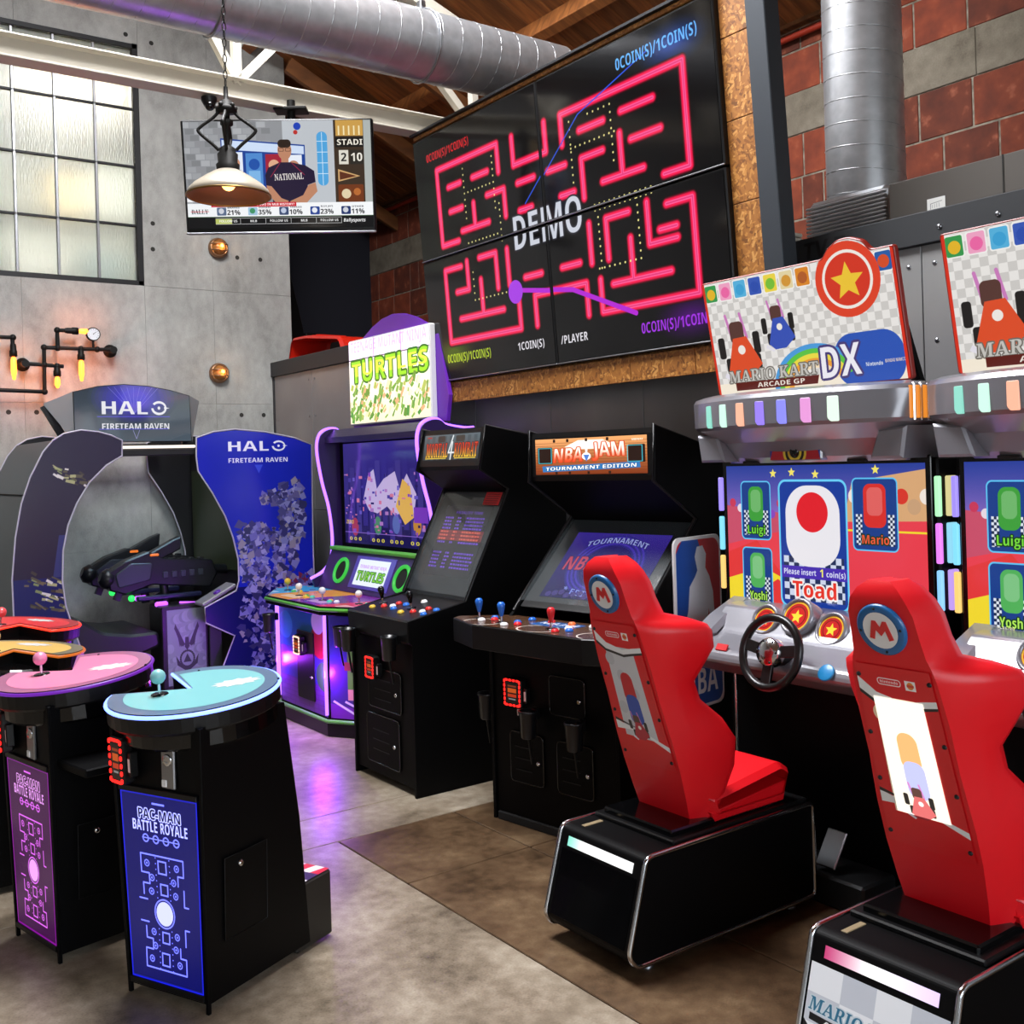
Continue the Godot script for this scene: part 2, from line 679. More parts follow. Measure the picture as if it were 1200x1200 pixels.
func build_back_wall() -> void:
	var w := setting("wall_back")
	var m := mat("concrete_wall")
	var xs := [-4.7, -3.1, -1.5, -0.2, 0.87, 1.85, 2.84, 3.45, 4.2]
	var ys := [0.0, 1.1, 2.35, 3.37]
	for i in xs.size() - 1:
		for j in 3:
			var b := MB.new()
			b.box(Vector3((xs[i] + xs[i + 1]) / 2, (ys[j] + ys[j + 1]) / 2, -9.35), Vector3(xs[i + 1] - xs[i] - 0.0015, ys[j + 1] - ys[j] - 0.0015, 0.2), 0.001)
			obj("concrete_panel", b, m, w)
		if xs[i] >= 0.86 and xs[i + 1] <= 2.85:
			var b2 := MB.new()
			b2.prism(V2([xs[i] + 0.001, 5.46, xs[i + 1] - 0.001, 5.46, xs[i + 1] - 0.001, maxf(roof_y(xs[i + 1]), 5.47), xs[i] + 0.001, roof_y(xs[i])]), -9.45, -9.25)
			obj("concrete_panel", b2, m, w)
		else:
			var b3 := MB.new()
			b3.prism(V2([xs[i] + 0.001, 3.372, xs[i + 1] - 0.001, 3.372, xs[i + 1] - 0.001, roof_y(xs[i + 1]), xs[i] + 0.001, roof_y(xs[i])]), -9.45, -9.25)
			obj("concrete_panel", b3, m, w)
	obj("wall_core", MB.new().box(Vector3(-0.25, 1.7, -9.5), Vector3(8.9, 3.34, 0.1)), mat("mortar"), w)
	for t in [[2.743, 5.53], [2.961, 5.5], [2.955, 5.3], [2.927, 3.92], [2.921, 3.695], [3.686, 3.69], [3.908, 3.69], [1.727, 2.27], [1.938, 2.27], [3.682, 2.25], [3.896, 2.25], [2.93, 2.27], [3.2, 2.27]]:
		obj("tie_hole", MB.new(xf(Vector3(t[0], t[1], -9.252), Vector3(90, 0, 0))).lathe([Vector2(0.012, 0), Vector2(0.02, 0.003)], 12), mat("dark_hole"), w)
	# the steel-framed window and the lit office behind its frosted panes
	var win := setting("window_1")
	var fr := mat("black_steel")
	var c := [0.87, 1.19, 1.511, 1.832, 2.153, 2.474, 2.8]
	var r := [3.40, 3.89, 4.40, 4.90, 5.42]
	var b := MB.new()
	for x in [0.87, 2.815]:
		b.box(Vector3(x, 4.42, -9.3), Vector3(0.05, 2.1, 0.1), 0.004)
	for y in [3.39, 5.44]:
		b.box(Vector3(1.84, y, -9.3), Vector3(1.99, 0.045, 0.1), 0.004)
	obj("window_frame", b, fr, win)
	for i in range(1, 6):
		obj("mullion", MB.new().box(Vector3(c[i], 4.41, -9.29), Vector3(0.022, 2.05, 0.04), 0.003), mat("bare_metal"), win)
	for j in range(1, 4):
		obj("glazing_bar", MB.new().box(Vector3(1.84, r[j], -9.285), Vector3(1.93, 0.02, 0.03), 0.003), fr, win)
	var ribs := noise_tex(0.03, [[0.0, Color(0.2, 0.2, 0.2)], [1.0, Color(0.8, 0.8, 0.8)]], 2, 256, 41)
	var glass := mat("frosted_glass", Color(0.93, 0.96, 0.96, 0.04), 0.3, 0.0, {"transparency": BaseMaterial3D.TRANSPARENCY_ALPHA, "refraction_enabled": true, "refraction_scale": 0.05, "heightmap_enabled": true, "heightmap_texture": ribs, "heightmap_scale": 0.35, "uv1_triplanar": true, "uv1_world_triplanar": true, "uv1_scale": Vector3(9, 1.5, 9)})
	for i in 6:
		for j in 4:
			obj("pane", MB.new().box(Vector3((c[i] + c[i + 1]) / 2, (r[j] + r[j + 1]) / 2, -9.3), Vector3(c[i + 1] - c[i] - 0.004, r[j + 1] - r[j] - 0.004, 0.006)), glass, win)
	var office := setting("wall_office")
	var pale := mat("office_paint", col("b9bdb9"), 0.8)
	obj("far_side", MB.new().box(Vector3(1.9, 4.3, -12.05), Vector3(4.4, 3.4, 0.1)), pale, office)
	obj("left_side", MB.new().box(Vector3(-0.25, 4.3, -10.75), Vector3(0.1, 3.4, 2.6)), pale, office)
	obj("right_side", MB.new().box(Vector3(4.05, 4.3, -10.75), Vector3(0.1, 3.4, 2.6)), pale, office)
	obj("office_floor", MB.new().box(Vector3(1.9, 2.55, -10.75), Vector3(4.4, 0.1, 2.6)), mat("office_carpet", col("4c5250"), 0.9), office)
	obj("office_ceiling", MB.new().box(Vector3(1.9, 6.05, -10.75), Vector3(4.4, 0.1, 2.6)), pale, office)
	for y in [0.35, 0.95, 1.55]:
		obj("shelf_board", MB.new().box(Vector3(2.6, 2.6 + y, -10.6), Vector3(1.5, 0.05, 0.4), 0.004), mat("office_dark", col("3d352c"), 0.7), office)
	for x in [-0.73, 0.73]:
		obj("shelf_upright", MB.new().box(Vector3(2.6 + x, 3.55, -10.6), Vector3(0.05, 1.9, 0.4), 0.004), mat("office_dark"), office)
	for q in [[2.22, 3.58, 0.5, 0.24, "f2f2ee"], [2.85, 3.58, 0.4, 0.3, "9fb0b4"], [2.5, 4.18, 0.35, 0.4, "d9c9a6"], [2.4, 2.98, 0.7, 0.3, "e8e8e4"], [3.0, 4.18, 0.4, 0.5, "c4c9c6"]]:
		obj("storage_box", MB.new().box(Vector3(q[0], q[1] + q[3] / 2, -10.58), Vector3(q[2], q[3], 0.32), 0.006), mat("box" + q[4], col(q[4]), 0.7), office)
	var lp := thing("office_lamp", "warm strip lamp blurred behind the top panes", "lamp", Vector3(2.55, 5.35, -10.2))
	obj("lamp_housing", MB.new().box(Vector3(0, 0.05, 0), Vector3(0.9, 0.05, 0.12), 0.01), mat("white_paint"), lp)
	obj("lamp_hanger", MB.new().rod(Vector3(0, 0.07, 0), Vector3(0, 0.65, 0), 0.008), mat("iron"), lp)
	obj("lamp_tube", MB.new().box(Vector3(0, 0.01, 0), Vector3(0.84, 0.04, 0.08), 0.01), glow("office_glow", Color(1.0, 0.82, 0.55), 5.0), lp)
	area("lamp_light", lp, xf(Vector3(0, -0.02, 0), Vector3(-90, 0, 0)), Vector2(0.84, 0.08), Color(1.0, 0.95, 0.88), 17.0)

func build_right_wall() -> void:
	var w := setting("wall_right")
	obj("wall_core", MB.new().box(Vector3(4.12, 1.28, -3.7), Vector3(0.2, 2.56, 12.0)), mat("mortar"), w)
	var zs := [-9.22, -8.43, -7.55, -6.72, -5.906, -5.087, -4.261, -3.43, -2.55, -1.7, -0.85, 0.0, 0.9, 1.8]
	var riv := mesh_of(MB.new(xf(Vector3.ZERO, Vector3(0, 0, 90))).lathe([Vector2(0.011, 0.0), Vector2(0.009, 0.004), Vector2(0.003, 0.006)], 10))
	for i in zs.size() - 1:
		for yy in [[0.02, 1.38], [1.385, 2.6]]:
			var a: float = zs[i]
			var c: float = zs[i + 1]
			var p := obj("steel_panel", MB.new().box(Vector3(4.005, (yy[0] + yy[1]) / 2, (a + c) / 2), Vector3(0.012, yy[1] - yy[0], c - a - 0.004), 0.002), mat("steel_panel"), w)
			if yy[0] > 1.0:
				for q in [[a + 0.06, 2.2], [c - 0.06, 2.2], [a + 0.06, 2.52], [c - 0.06, 2.52], [a + 0.06, 1.75], [c - 0.06, 1.75]]:
					piece("rivet", riv, mat("bare_metal"), p, Transform3D(Basis(), Vector3(4.0, q[1], q[0])))
	obj("end_post", MB.new().box(Vector3(4.1, 1.3, -9.235), Vector3(0.22, 2.6, 0.03), 0.003), mat("beam_black"), w)
	obj("cap_beam", MB.new().box(Vector3(4.05, 2.668, -3.7), Vector3(0.15, 0.135, 11.1), 0.004), mat("beam_black"), w)
	obj("ledge", MB.new().box(Vector3(5.05, 2.56, -5.5), Vector3(1.9, 0.06, 13.0)), mat("beam_black"), w)
	for z in [-3.0, -2.45, -2.2, -1.6]:
		piece("bolt", riv, mat("bare_metal"), w, Transform3D(Basis(), Vector3(3.974, 2.66, z)))
	var a := Art.new(128, 64, col("26282a"))
	a.text("TV 7", 64, 32, 40, col("0b0b0b"), 110, 0.1)
	obj("marker_writing", MB.new(Transform3D(Basis(Vector3(0, 0, 1), Vector3(0, 1, 0), Vector3(-1, 0, 0)), Vector3(3.974, 2.675, -3.02))).sheet(rect2(0.26, 0.12), 0.0), printed("tv7", a.tex(), 0.55), w, "black marker lettering")
	# terracotta block wall, a concrete band running through it
	var bw := setting("wall_block")
	obj("wall_core", MB.new().box(Vector3(6.148, 2.45, -3.7), Vector3(0.2, 4.9, 16.6)), mat("mortar"), bw)
	var rng := RandomNumberGenerator.new()
	rng.seed = 4
	var rows := [[2.79, 3.085], [3.097, 3.383], [3.395, 3.68], [3.692, 3.985], [4.285, 4.57], [4.582, 4.72]]
	for i in rows.size():
		var z := -11.6 + 0.2 * (i % 2)
		while z < -2.0:
			var l := 0.36 if rng.randf() > 0.22 else 0.18
			var h: float = rows[i][1] - rows[i][0]
			var bk := MB.new().box(Vector3(6.055, rows[i][0] + h / 2, z + l / 2), Vector3(0.022 + rng.randf() * 0.006, h, l - 0.012), 0.004)
			obj("brick", bk, mat("block%d" % (rng.randi() % 3)), bw)
			z += l
	for i in 6:
		obj("concrete_band", MB.new().box(Vector3(6.055, 4.135, -10.8 + i * 2.1), Vector3(0.035, 0.29, 2.097), 0.004), mat("bond_band"), bw)
	obj("red_conduit", MB.new().rod(Vector3(6.0, 4.66, -11.0), Vector3(6.0, 4.66, 0.3), 0.022), mat("red_pipe", col("a8321c"), 0.45), bw, "red painted pipe")
	obj("top_plate", MB.new().box(Vector3(6.05, 4.8, -3.7), Vector3(0.14, 0.14, 16.6), 0.005), mat("plank2"), bw)
	var al := setting("wall_alcove")
	obj("alcove_panel", MB.new().box(Vector3(5.1, 2.7, -11.1), Vector3(2.0, 5.4, 0.1)), mat("navy_wall", col("10121f"), 0.8), al)
	obj("alcove_side", MB.new().box(Vector3(4.16, 2.8, -10.3), Vector3(0.08, 5.6, 1.65)), mat("beam_black"), al)

func build_roof() -> void:
	var c := setting("ceiling")
	var dir := Vector3(1, -0.48, 0).normalized()
	var up := Vector3(0.48, 1, 0).normalized()
	var bas := Basis(dir, up, Vector3(0, 0, 1))
	var k := 0
	var z := -12.0
	var S := func(x0: float, x1: float) -> Array:
		return [Vector3((x0 + x1) / 2, roof_y((x0 + x1) / 2), 0), (x1 - x0) * sqrt(1.0 + 0.48 * 0.48)]
	var long_ := mesh_of(MB.new().box(Vector3(0, 0.015, 0), Vector3(S.call(0.2, 6.3)[1], 0.03, 0.146), 0.004))
	var low := mesh_of(MB.new().box(Vector3(0, 0.015, 0), Vector3(S.call(2.75, 6.3)[1], 0.03, 0.146), 0.004))
	var high := mesh_of(MB.new().box(Vector3(0, 0.015, 0), Vector3(S.call(0.2, 1.15)[1], 0.03, 0.146), 0.004))
	while z < 4.6:
		var m := mat("plank%d" % ((k * 7) % 3))
		if z > -6.3 and z < -3.1:
			piece("plank", low, m, c, Transform3D(bas, S.call(2.75, 6.3)[0] + Vector3(0, 0, z + 0.075)))
			piece("plank", high, m, c, Transform3D(bas, S.call(0.2, 1.15)[0] + Vector3(0, 0, z + 0.075)))
		else:
			piece("plank", long_, m, c, Transform3D(bas, S.call(0.2, 6.3)[0] + Vector3(0, 0, z + 0.075)))
		z += 0.15
		k += 1
	var deck := mat("deck_felt", col("2b2622"), 0.9)
	var D := func(x0: float, x1: float, z0: float, z1: float) -> void:
		var s: Array = S.call(x0, x1)
		obj("roof_deck", MB.new(Transform3D(bas, s[0] + up * 0.08 + Vector3(0, 0, (z0 + z1) / 2))).box(Vector3.ZERO, Vector3(s[1], 0.09, z1 - z0)), deck, c)
	D.call(0.15, 6.4, -12.1, -6.3)
	D.call(0.15, 6.4, -3.05, 4.7)
	D.call(2.75, 6.4, -6.3, -3.05)
	D.call(0.15, 1.15, -6.3, -3.05)
	var lb := Basis(Vector3(1, 0.48, 0).normalized(), Vector3(-0.48, 1, 0).normalized(), Vector3(0, 0, 1))
	obj("roof_deck", MB.new(Transform3D(lb, Vector3(-2.3, roof_y(-2.3) + 0.06, -3.75))).box(Vector3.ZERO, Vector3(5.6, 0.1, 16.8)), mat("plank1"), c)
	for x in [5.12, 3.9, 0.5]:
		obj("purlin", MB.new(Transform3D(bas, Vector3(x, roof_y(x), -3.75))).box(Vector3(0, -0.085, 0), Vector3(0.09, 0.17, 16.6), 0.004), mat("plank0"), c)
	for zz in [-10.4, -8.9, -7.7]:
		obj("rafter", MB.new(Transform3D(bas, Vector3(5.1, roof_y(5.1) - 0.18, zz))).box(Vector3(0, -0.07, 0), Vector3(2.2, 0.14, 0.06), 0.004), mat("plank2"), c)
	# the roof light over the aisle
	var sk := setting("window_2")
	var s: Array = S.call(1.15, 2.75)
	for i in 5:
		obj("glazing_bar", MB.new(Transform3D(bas, s[0] + Vector3(0, 0, -6.28 + i * 0.8))).box(Vector3(0, 0.06, 0), Vector3(s[1], 0.12, 0.05), 0.004), mat("white_paint"), sk)
	for i in 4:
		obj("pane", MB.new(Transform3D(bas, s[0] + Vector3(0, 0, -5.88 + i * 0.8))).box(Vector3(0, 0.09, 0), Vector3(s[1], 0.006, 0.75)), mat("clear_glass", Color(0.9, 0.95, 0.95, 0.05), 0.02, 0.0, {"transparency": BaseMaterial3D.TRANSPARENCY_ALPHA}), sk)

func build_far_sides() -> void:
	var l := setting("wall_left")
	obj("plaster", MB.new().box(Vector3(-4.75, 2.6, -3.75), Vector3(0.1, 5.2, 16.8)), mat("concrete_wall"), l)
	var f := setting("wall_front")
	var m := mat("concrete_wall")
	obj("plaster", MB.new().box(Vector3(0.75, 0.5, 4.65), Vector3(11.1, 1.0, 0.1)), m, f)
	obj("plaster", MB.new().prism(V2([-4.8, 4.0, 6.3, 4.0, 6.3, 4.6, 0.2, 7.5, -4.8, 5.1]), 4.6, 4.7), m, f)
	obj("plaster", MB.new().box(Vector3(-3.95, 2.5, 4.65), Vector3(1.7, 3.0, 0.1)), m, f)
	obj("plaster", MB.new().box(Vector3(4.9, 2.5, 4.65), Vector3(2.8, 3.0, 0.1)), m, f)
	var w := setting("window_3")
	for i in 5:
		obj("mullion", MB.new().box(Vector3(-3.1 + i * 1.65, 2.5, 4.65), Vector3(0.06, 3.0, 0.08), 0.004), mat("black_steel"), w)
	for i in 4:
		obj("pane", MB.new().box(Vector3(-2.275 + i * 1.65, 2.5, 4.65), Vector3(1.58, 2.98, 0.008)), mat("clear_glass"), w)

# ------------------------------------------------------------------ overhead: truss, ducts, lamps, screens
func build_overhead() -> void:
	var wp := mat("white_paint")
	var t := thing("roof_truss", "white painted steel roof truss spanning the hall above the hanging television", "truss", Vector3(0, 4.0, -6.0))
	var b := MB.new()
	b.box(Vector3(0.65, 0.06, 0), Vector3(10.7, 0.012, 0.13), 0.003)
	b.box(Vector3(0.65, 0.0, 0), Vector3(10.7, 0.12, 0.014), 0.003)
	b.box(Vector3(0.65, -0.06, 0), Vector3(10.7, 0.012, 0.13), 0.003)
	obj("bottom_chord", b, wp, t)
	var top := MB.new()
	top.bar(Vector3(0.2, 2.1, 0), Vector3(5.95, 0.0, 0), 0.12, 0.09)
	top.bar(Vector3(-4.6, 0.0, 0), Vector3(0.2, 2.1, 0), 0.12, 0.09)
	obj("top_chord", top, wp, t)
	for q in [[2.42, 0.05, 1.55, 1.6], [2.42, 0.05, 3.25, 0.95], [2.42, 0.05, 2.42, 1.28], [3.25, 0.95, 4.12, 0.05], [4.12, 0.05, 4.12, 0.66], [1.55, 1.6, 0.7, 0.05], [0.7, 0.05, 0.7, 1.9], [-1.0, 0.05, 0.2, 2.1], [-1.0, 0.05, -1.9, 1.2], [-2.8, 0.05, -1.9, 1.2]]:
		obj("web_member", MB.new().bar(Vector3(q[0], q[1], 0), Vector3(q[2], q[3], 0), 0.05, 0.055, Vector3(0, 0, 1)), wp, t)
	var se := thing("ceiling_sensor", "small black sensor clipped under the white truss beside the pendant lamp", "sensor", Vector3(2.24, 3.93, -5.98))
	obj("sensor_body", MB.new(xf(Vector3(0, -0.025, 0.0))).lathe([Vector2(0.045, 0.02), Vector2(0.045, 0.0), Vector2(0.03, -0.03)], 16), mat("black_plastic"), se)
	obj("lens", MB.new().ball(Vector3(0, -0.055, 0.01), 0.03), mat("black_gloss"), se)
	# the round spiral ducts
	duct("spiral_duct", "large galvanised spiral duct running across under the roof", Vector3(-4.4, 4.26, -5.4), Vector3(4.38, 4.26, -5.4), 0.205, 0.14)
	duct("spiral_duct", "upright galvanised spiral duct in front of the block wall", Vector3(4.56, 2.985, -3.2), Vector3(4.56, 5.2, -3.2), 0.19, 0.115)
	for x in [2.05, 3.35]:
		var h := thing("duct_hanger", "grey strap hanger holding up the " + ("left" if x < 3 else "right") + " end of the spiral duct", "hanger", Vector3(x, 4.26, -5.4), 0.0, "duct hangers")
		var ring := []
		for i in 24:
			ring.append(Vector3(0, 0.2155 * cos(TAU * i / 24.0), 0.2155 * sin(TAU * i / 24.0)))
		obj("strap", MB.new().tube(ring, 0.006, 6, true), mat("bare_metal"), h)
		obj("clamp", MB.new().box(Vector3(0, 0.246, 0), Vector3(0.04, 0.05, 0.05), 0.006), mat("bare_metal"), h)
		obj("rod", MB.new().rod(Vector3(0, 0.25, 0), Vector3(0, roof_y(x) - 4.26, 0), 0.006), mat("bare_metal"), h)
	# on the ledge behind the steel wall
	var rb := thing("ribbed_duct_boot", "ribbed bare aluminium duct boot under the upright spiral duct", "duct boot", Vector3(4.36, 2.6, -3.12))
	obj("boot_body", MB.new().box(Vector3(0.14, 0.19, 0), Vector3(0.44, 0.38, 0.44), 0.02), mat("galvanised"), rb)
	for i in 16:
		obj("rib", MB.new().box(Vector3(-0.085, 0.07 + i * 0.0185, 0), Vector3(0.02, 0.011, 0.45), 0.004), mat("foil", col("d4d4d6"), 0.3, 0.5), rb)
	var gb := thing("metal_cover_box", "long taupe sheet metal cover on the ledge with a white label", "cover", Vector3(4.2, 2.6, -1.6))
	obj("cover_body", MB.new().box(Vector3(0.1, 0.17, 0), Vector3(0.26, 0.34, 2.42), 0.004), mat("taupe", col("57524d"), 0.5, 0.3), gb)
	obj("cover_seam", MB.new().box(Vector3(-0.031, 0.17, -0.68), Vector3(0.003, 0.34, 0.006)), mat("dark_hole"), gb)
	var la := Art.new(64, 48, col("dcdcd8"))
	la.path([Vector2(12, 36), Vector2(12, 18), Vector2(52, 14)], 2, col("777777"))
	for i in 4:
		la.line(Vector2(18 + i * 8, 34), Vector2(18 + i * 8, 22 - i), 1.5, col("888888"))
	obj("label_sticker", MB.new(Transform3D(Basis(Vector3(0, 0, 1), Vector3(0, 1, 0), Vector3(-1, 0, 0)), Vector3(-0.032, 0.2, -0.98))).sheet(rect2(0.085, 0.06), 0.0), printed("cover_label", la.tex(), 0.6), gb, "white label sticker")
	obj("slot", MB.new(Transform3D(Basis(Vector3(0, 0, 1), Vector3(0, 1, 0), Vector3(-1, 0, 0)), Vector3(-0.032, 0.26, -0.57))).sheet(rounded(rect2(0.016, 0.05), 0.008), 0.0), mat("white_plastic"), gb)
	var cv := thing("cable_cover", "short white ribbed cable cover beside the aluminium duct boot", "cable cover", Vector3(4.2, 2.735, -3.5))
	for i in 4:
		obj("rib", MB.new().box(Vector3(0, 0.015 + i * 0.024, 0), Vector3(0.1, 0.02, 0.3), 0.006), mat("white_paint"), cv)
	var jc := thing("red_fuel_can", "red plastic container lying on the ledge beside the concrete wall", "container", Vector3(4.3, 2.735, -8.6))
	obj("container_body", MB.new(Transform3D(PROF, Vector3.ZERO)).prism(rounded(V2([-0.5, 0.0, 0.62, 0.0, 0.55, 0.12, -0.1, 0.2, -0.42, 0.21]), 0.05), -0.22, 0.18, 0.025), mat("red_can", col("c2200f"), 0.35), jc)
	for i in 5:
		obj("ridge", MB.new().box(Vector3(-0.02, 0.2 - i * 0.004, -0.35 + i * 0.09), Vector3(0.3, 0.03, 0.03), 0.008), mat("red_can"), jc)
	var lp := thing("leaning_black_plank", "black plank leaning in the alcove behind the red container", "plank", Vector3(4.62, 2.68, -10.2))
	obj("plank_body", MB.new(xf(Vector3(0, 0.55, 0), Vector3(-24, 0, 0))).box(Vector3.ZERO, Vector3(0.25, 1.3, 0.05), 0.005), mat("black_plastic"), lp)
	obj("plank_edge", MB.new(xf(Vector3(-0.13, 0.55, 0), Vector3(-24, 0, 0))).box(Vector3.ZERO, Vector3(0.012, 1.28, 0.02), 0.003), mat("bare_metal"), lp)
	var eq := thing("black_equipment_case", "black equipment case with round vents standing in the dark alcove", "case", Vector3(4.62, 2.59, -9.55))
	obj("case_body", MB.new().prism(rounded(V2([-0.3, 0.0, 0.3, 0.0, 0.28, 0.26, 0.1, 0.42, -0.25, 0.46]), 0.04), -0.15, 0.25, 0.01), mat("black_plastic"), eq)
	for i in 3:
		obj("vent", MB.new(xf(Vector3(-0.18 + i * 0.17, 0.2, 0.255), Vector3(90, 0, 0))).lathe([Vector2(0.05, 0.0), Vector2(0.045, 0.01), Vector2(0.02, 0.0)], 16), mat("black_steel"), eq)
	build_tv()
	build_pendant()

func duct(called: String, label: String, a: Vector3, b: Vector3, r: float, pitch: float) -> void:
	var L := a.distance_to(b)
	var z := (b - a).normalized()
	var up := Vector3.UP if absf(z.y) < 0.9 else Vector3.RIGHT
	var x := up.cross(z).normalized()
	var t := thing(called, label, "duct", a, 0.0, "spiral ducts")
	var bs := Basis(x, z, x.cross(z))
	var n := 40
	var rings := []
	for e in [0.0, L]:
		var ring := []
		for k in n:
			ring.append(Vector3(r * cos(TAU * k / n), e, r * sin(TAU * k / n)))
		rings.append(ring)
	obj("duct_pipe", MB.new(Transform3D(bs, Vector3.ZERO)).loft(rings), mat("galvanised"), t)
	# the rolled seam winds round as one continuous helix
	var pts := []
	var turns := L / pitch
	for i in int(turns * 20):
		var an := TAU * i / 20.0
		pts.append(Vector3(r * cos(an), i / 20.0 * pitch, r * sin(an)))
	obj("spiral_seam", MB.new(Transform3D(bs, Vector3.ZERO)).tube(pts, 0.0035, 4), mat("galvanised"), t)

func build_tv() -> void:
	var a := Art.new(1024, 576, col("8d8f93"))
	# studio wall of pale bricks
	for j in 13:
		for i in 9:
			a.rect(4 + i * 52 + (26 if j % 2 else 0) - 20, 4 + j * 34, 48, 30, col("a7a9ad").darkened(0.08 * ((i * 5 + j * 3) % 4)))
	a.rect(540, 0, 280, 450, col("b9bec4"))
	a.rect(820, 0, 204, 450, col("3a2c20"))
	# wall screen in the studio
	a.poly(V2([200, 90, 660, 130, 660, 400, 200, 430]), col("1c3f8f"))
	a.poly(V2([206, 98, 654, 137, 654, 180, 206, 150]), col("c8d8f0"))
	for i in 4:
		var x := 225.0 + i * 108
		a.rect(x, 165 + i * 6, 92, 225, [col("dfe6f2"), col("4d86c9"), col("9f2036"), col("e4e9f3")][i])
		a.circ(x + 46, 225 + i * 6, 30, [col("c98f72"), col("1f4fa3"), col("d9a585"), col("b98368")][i])
		a.rect(x + 14, 260 + i * 6, 64, 120, [col("33415f"), col("7ab0e0"), col("f0f0f0"), col("5a7fc0")][i])
	# arched window, shelves and scoreboard
	a.rr(726, 60, 58, 290, 28, col("4f9fd6"))
	for i in 4:
		a.rect(726, 110 + i * 58, 58, 3, col("d9ecf8"))
	a.rect(753, 64, 3, 284, col("d9ecf8"))
	a.rect(832, 0, 150, 84, col("c79a4c"))
	for i in 5:
		a.rect(845 + i * 28, 30, 8, 50, col("efe0b0"))
	a.rect(828, 92, 160, 52, col("171310"))
	a.text("STADI", 908, 118, 30, col("efe9da"), 140)
	a.rect(846, 160, 52, 76, col("d8d4c8"))
	a.text("2", 872, 198, 44, col("1a1a1a"))
	a.rect(906, 160, 74, 76, col("2b2721"))
	a.text("10", 943, 198, 44, col("e8e4d8"))
	a.poly(V2([838, 262, 960, 300, 838, 330]), col("c9a06a"))
	a.poly(V2([846, 274, 940, 300, 846, 320]), col("5b2c17"))
	a.rr(836, 345, 140, 95, 8, col("6d3517"))
	a.circ(880, 395, 26, col("d9c9a5"))
	a.circ(940, 385, 20, col("b1652e"))
	a.rect(984, 0, 40, 450, col("aab0ad"))
	a.circ(622, 30, 20, col("1f3fae"))
	a.circ(612, 62, 12, col("b5302c"))
	# presenter in a dark jersey
	var skin := col("b98265")
	a.circ(548, 158, 38, skin, 52.0)
	a.rr(512, 100, 72, 44, 20, col("2a1c14"))
	a.rect(528, 200, 40, 34, skin)
	a.rr(514, 146, 30, 18, 4, col("5a4030"))
	a.rr(552, 146, 30, 18, 4, col("5a4030"))
	a.rr(517, 149, 24, 12, 3, skin)
	a.rr(555, 149, 24, 12, 3, skin)
	a.poly(V2([455, 250, 520, 222, 578, 222, 660, 240, 706, 270, 712, 330, 668, 345, 660, 452, 474, 452, 466, 350, 440, 345, 436, 290]), col("231833"))
	a.path([Vector2(466, 300), Vector2(520, 226)], 4, col("8f2440"))
	a.path([Vector2(652, 290), Vector2(585, 226)], 4, col("8f2440"))
	a.poly(V2([440, 345, 468, 350, 520, 415, 560, 430, 545, 452, 500, 452, 452, 400]), skin)
	a.poly(V2([672, 345, 712, 332, 720, 380, 660, 440, 580, 452, 566, 432, 640, 400]), skin)
	a.text("NATIONAL", 566, 300, 34, col("e9e3dc"), 160, 0.0, "Droid Serif", -0.04)
	# lower third
	a.rect(0, 440, 1024, 74, col("eef0f2"))
	a.rect(0, 386, 110, 44, col("f2f2f2"))
	a.text("SAY THAT", 50, 402, 12, col("2b2b33"), 84)
	a.rect(130, 436, 470, 24, col("c41f2e"))
	a.text("WHO IS THE BEST FRANCHISE DUO IN MLB HISTORY?", 365, 448, 12, col("ffffff"), 450)
	a.text("BALLY", 66, 484, 24, col("26262c"), 92, 0.0, "Droid Serif")
	a.rect(16, 482, 100, 3, col("c41f2e"))
	var pct := ["21%", "35%", "10%", "23%", "11%"]
	for i in 5:
		var x := 160.0 + i * 172
		a.rr(x, 462, 52, 44, 6, [col("5a6a86"), col("9fc0d8"), col("3a4a6e"), col("22408c"), col("1b2f66")][i])
		a.circ(x + 24, 482, 15, [col("c9ccd6"), col("3f8f63"), col("b9c4dc"), col("e0e4ee"), col("c9ccd6")][i])
		a.text(pct[i], x + 92, 490, 26, col("17171c"), 72)
		a.text(["BRAVES", "DODGERS", "YANKEES", "BLUE JAYS", "OTHER"][i], x + 92, 464, 9, col("55555c"), 66)
	a.rect(0, 512, 1024, 3, col("3d5f3a"))
	a.rect(0, 515, 1024, 61, col("0b0a0d"))
	a.rect(150, 524, 90, 30, col("b9c46a"))
	for i in 5:
		var x := 150.0 + i * 140
		a.rect(x, 520, 136, 2, col("d0d0d0"))
		a.rect(x, 552, 136, 2, col("d0d0d0"))
		a.rect(x + 136, 520, 2, 34, col("d0d0d0"))
		a.text(["FOLLOW US", "MLB", "FOLLOW US", "MLB", "FOLLOW US"][i], x + 70, 537, 13, col("f2f2f2"))
	a.text("Ballysports", 920, 538, 18, col("f4f4f4"), 120, 0.15)
	var t := thing("television", "flat television showing a studio presenter, hung from the white truss", "television", Vector3(2.62, 3.492, -5.884), deg_to_rad(-34.5))
	var R := xf(Vector3.ZERO, Vector3(9, 0, -0.6))
	var W := 1.135
	var H := 0.665
	obj("housing", MB.new(R).box(Vector3(0, 0, -0.03), Vector3(W, H, 0.05), 0.008), mat("black_plastic"), t)
	obj("back_cover", MB.new(R).box(Vector3(0, -0.05, -0.075), Vector3(0.7, 0.4, 0.05), 0.02), mat("black_plastic"), t)
	obj("chin_trim", MB.new(R).box(Vector3(0, -H / 2 + 0.006, -0.002), Vector3(W, 0.012, 0.012), 0.003), mat("bare_metal"), t)
	obj("screen", MB.new(R).sheet(rect2(W - 0.03, H - 0.045, Vector2(0, 0.012)), -0.003), printed("tv_picture", a.tex(), 0.15, 1.0), t)
	obj("mount_pole", MB.new().rod(Vector3(0.06, 0.2, -0.14), Vector3(0.06, 0.5, -0.14), 0.025), mat("iron"), t)
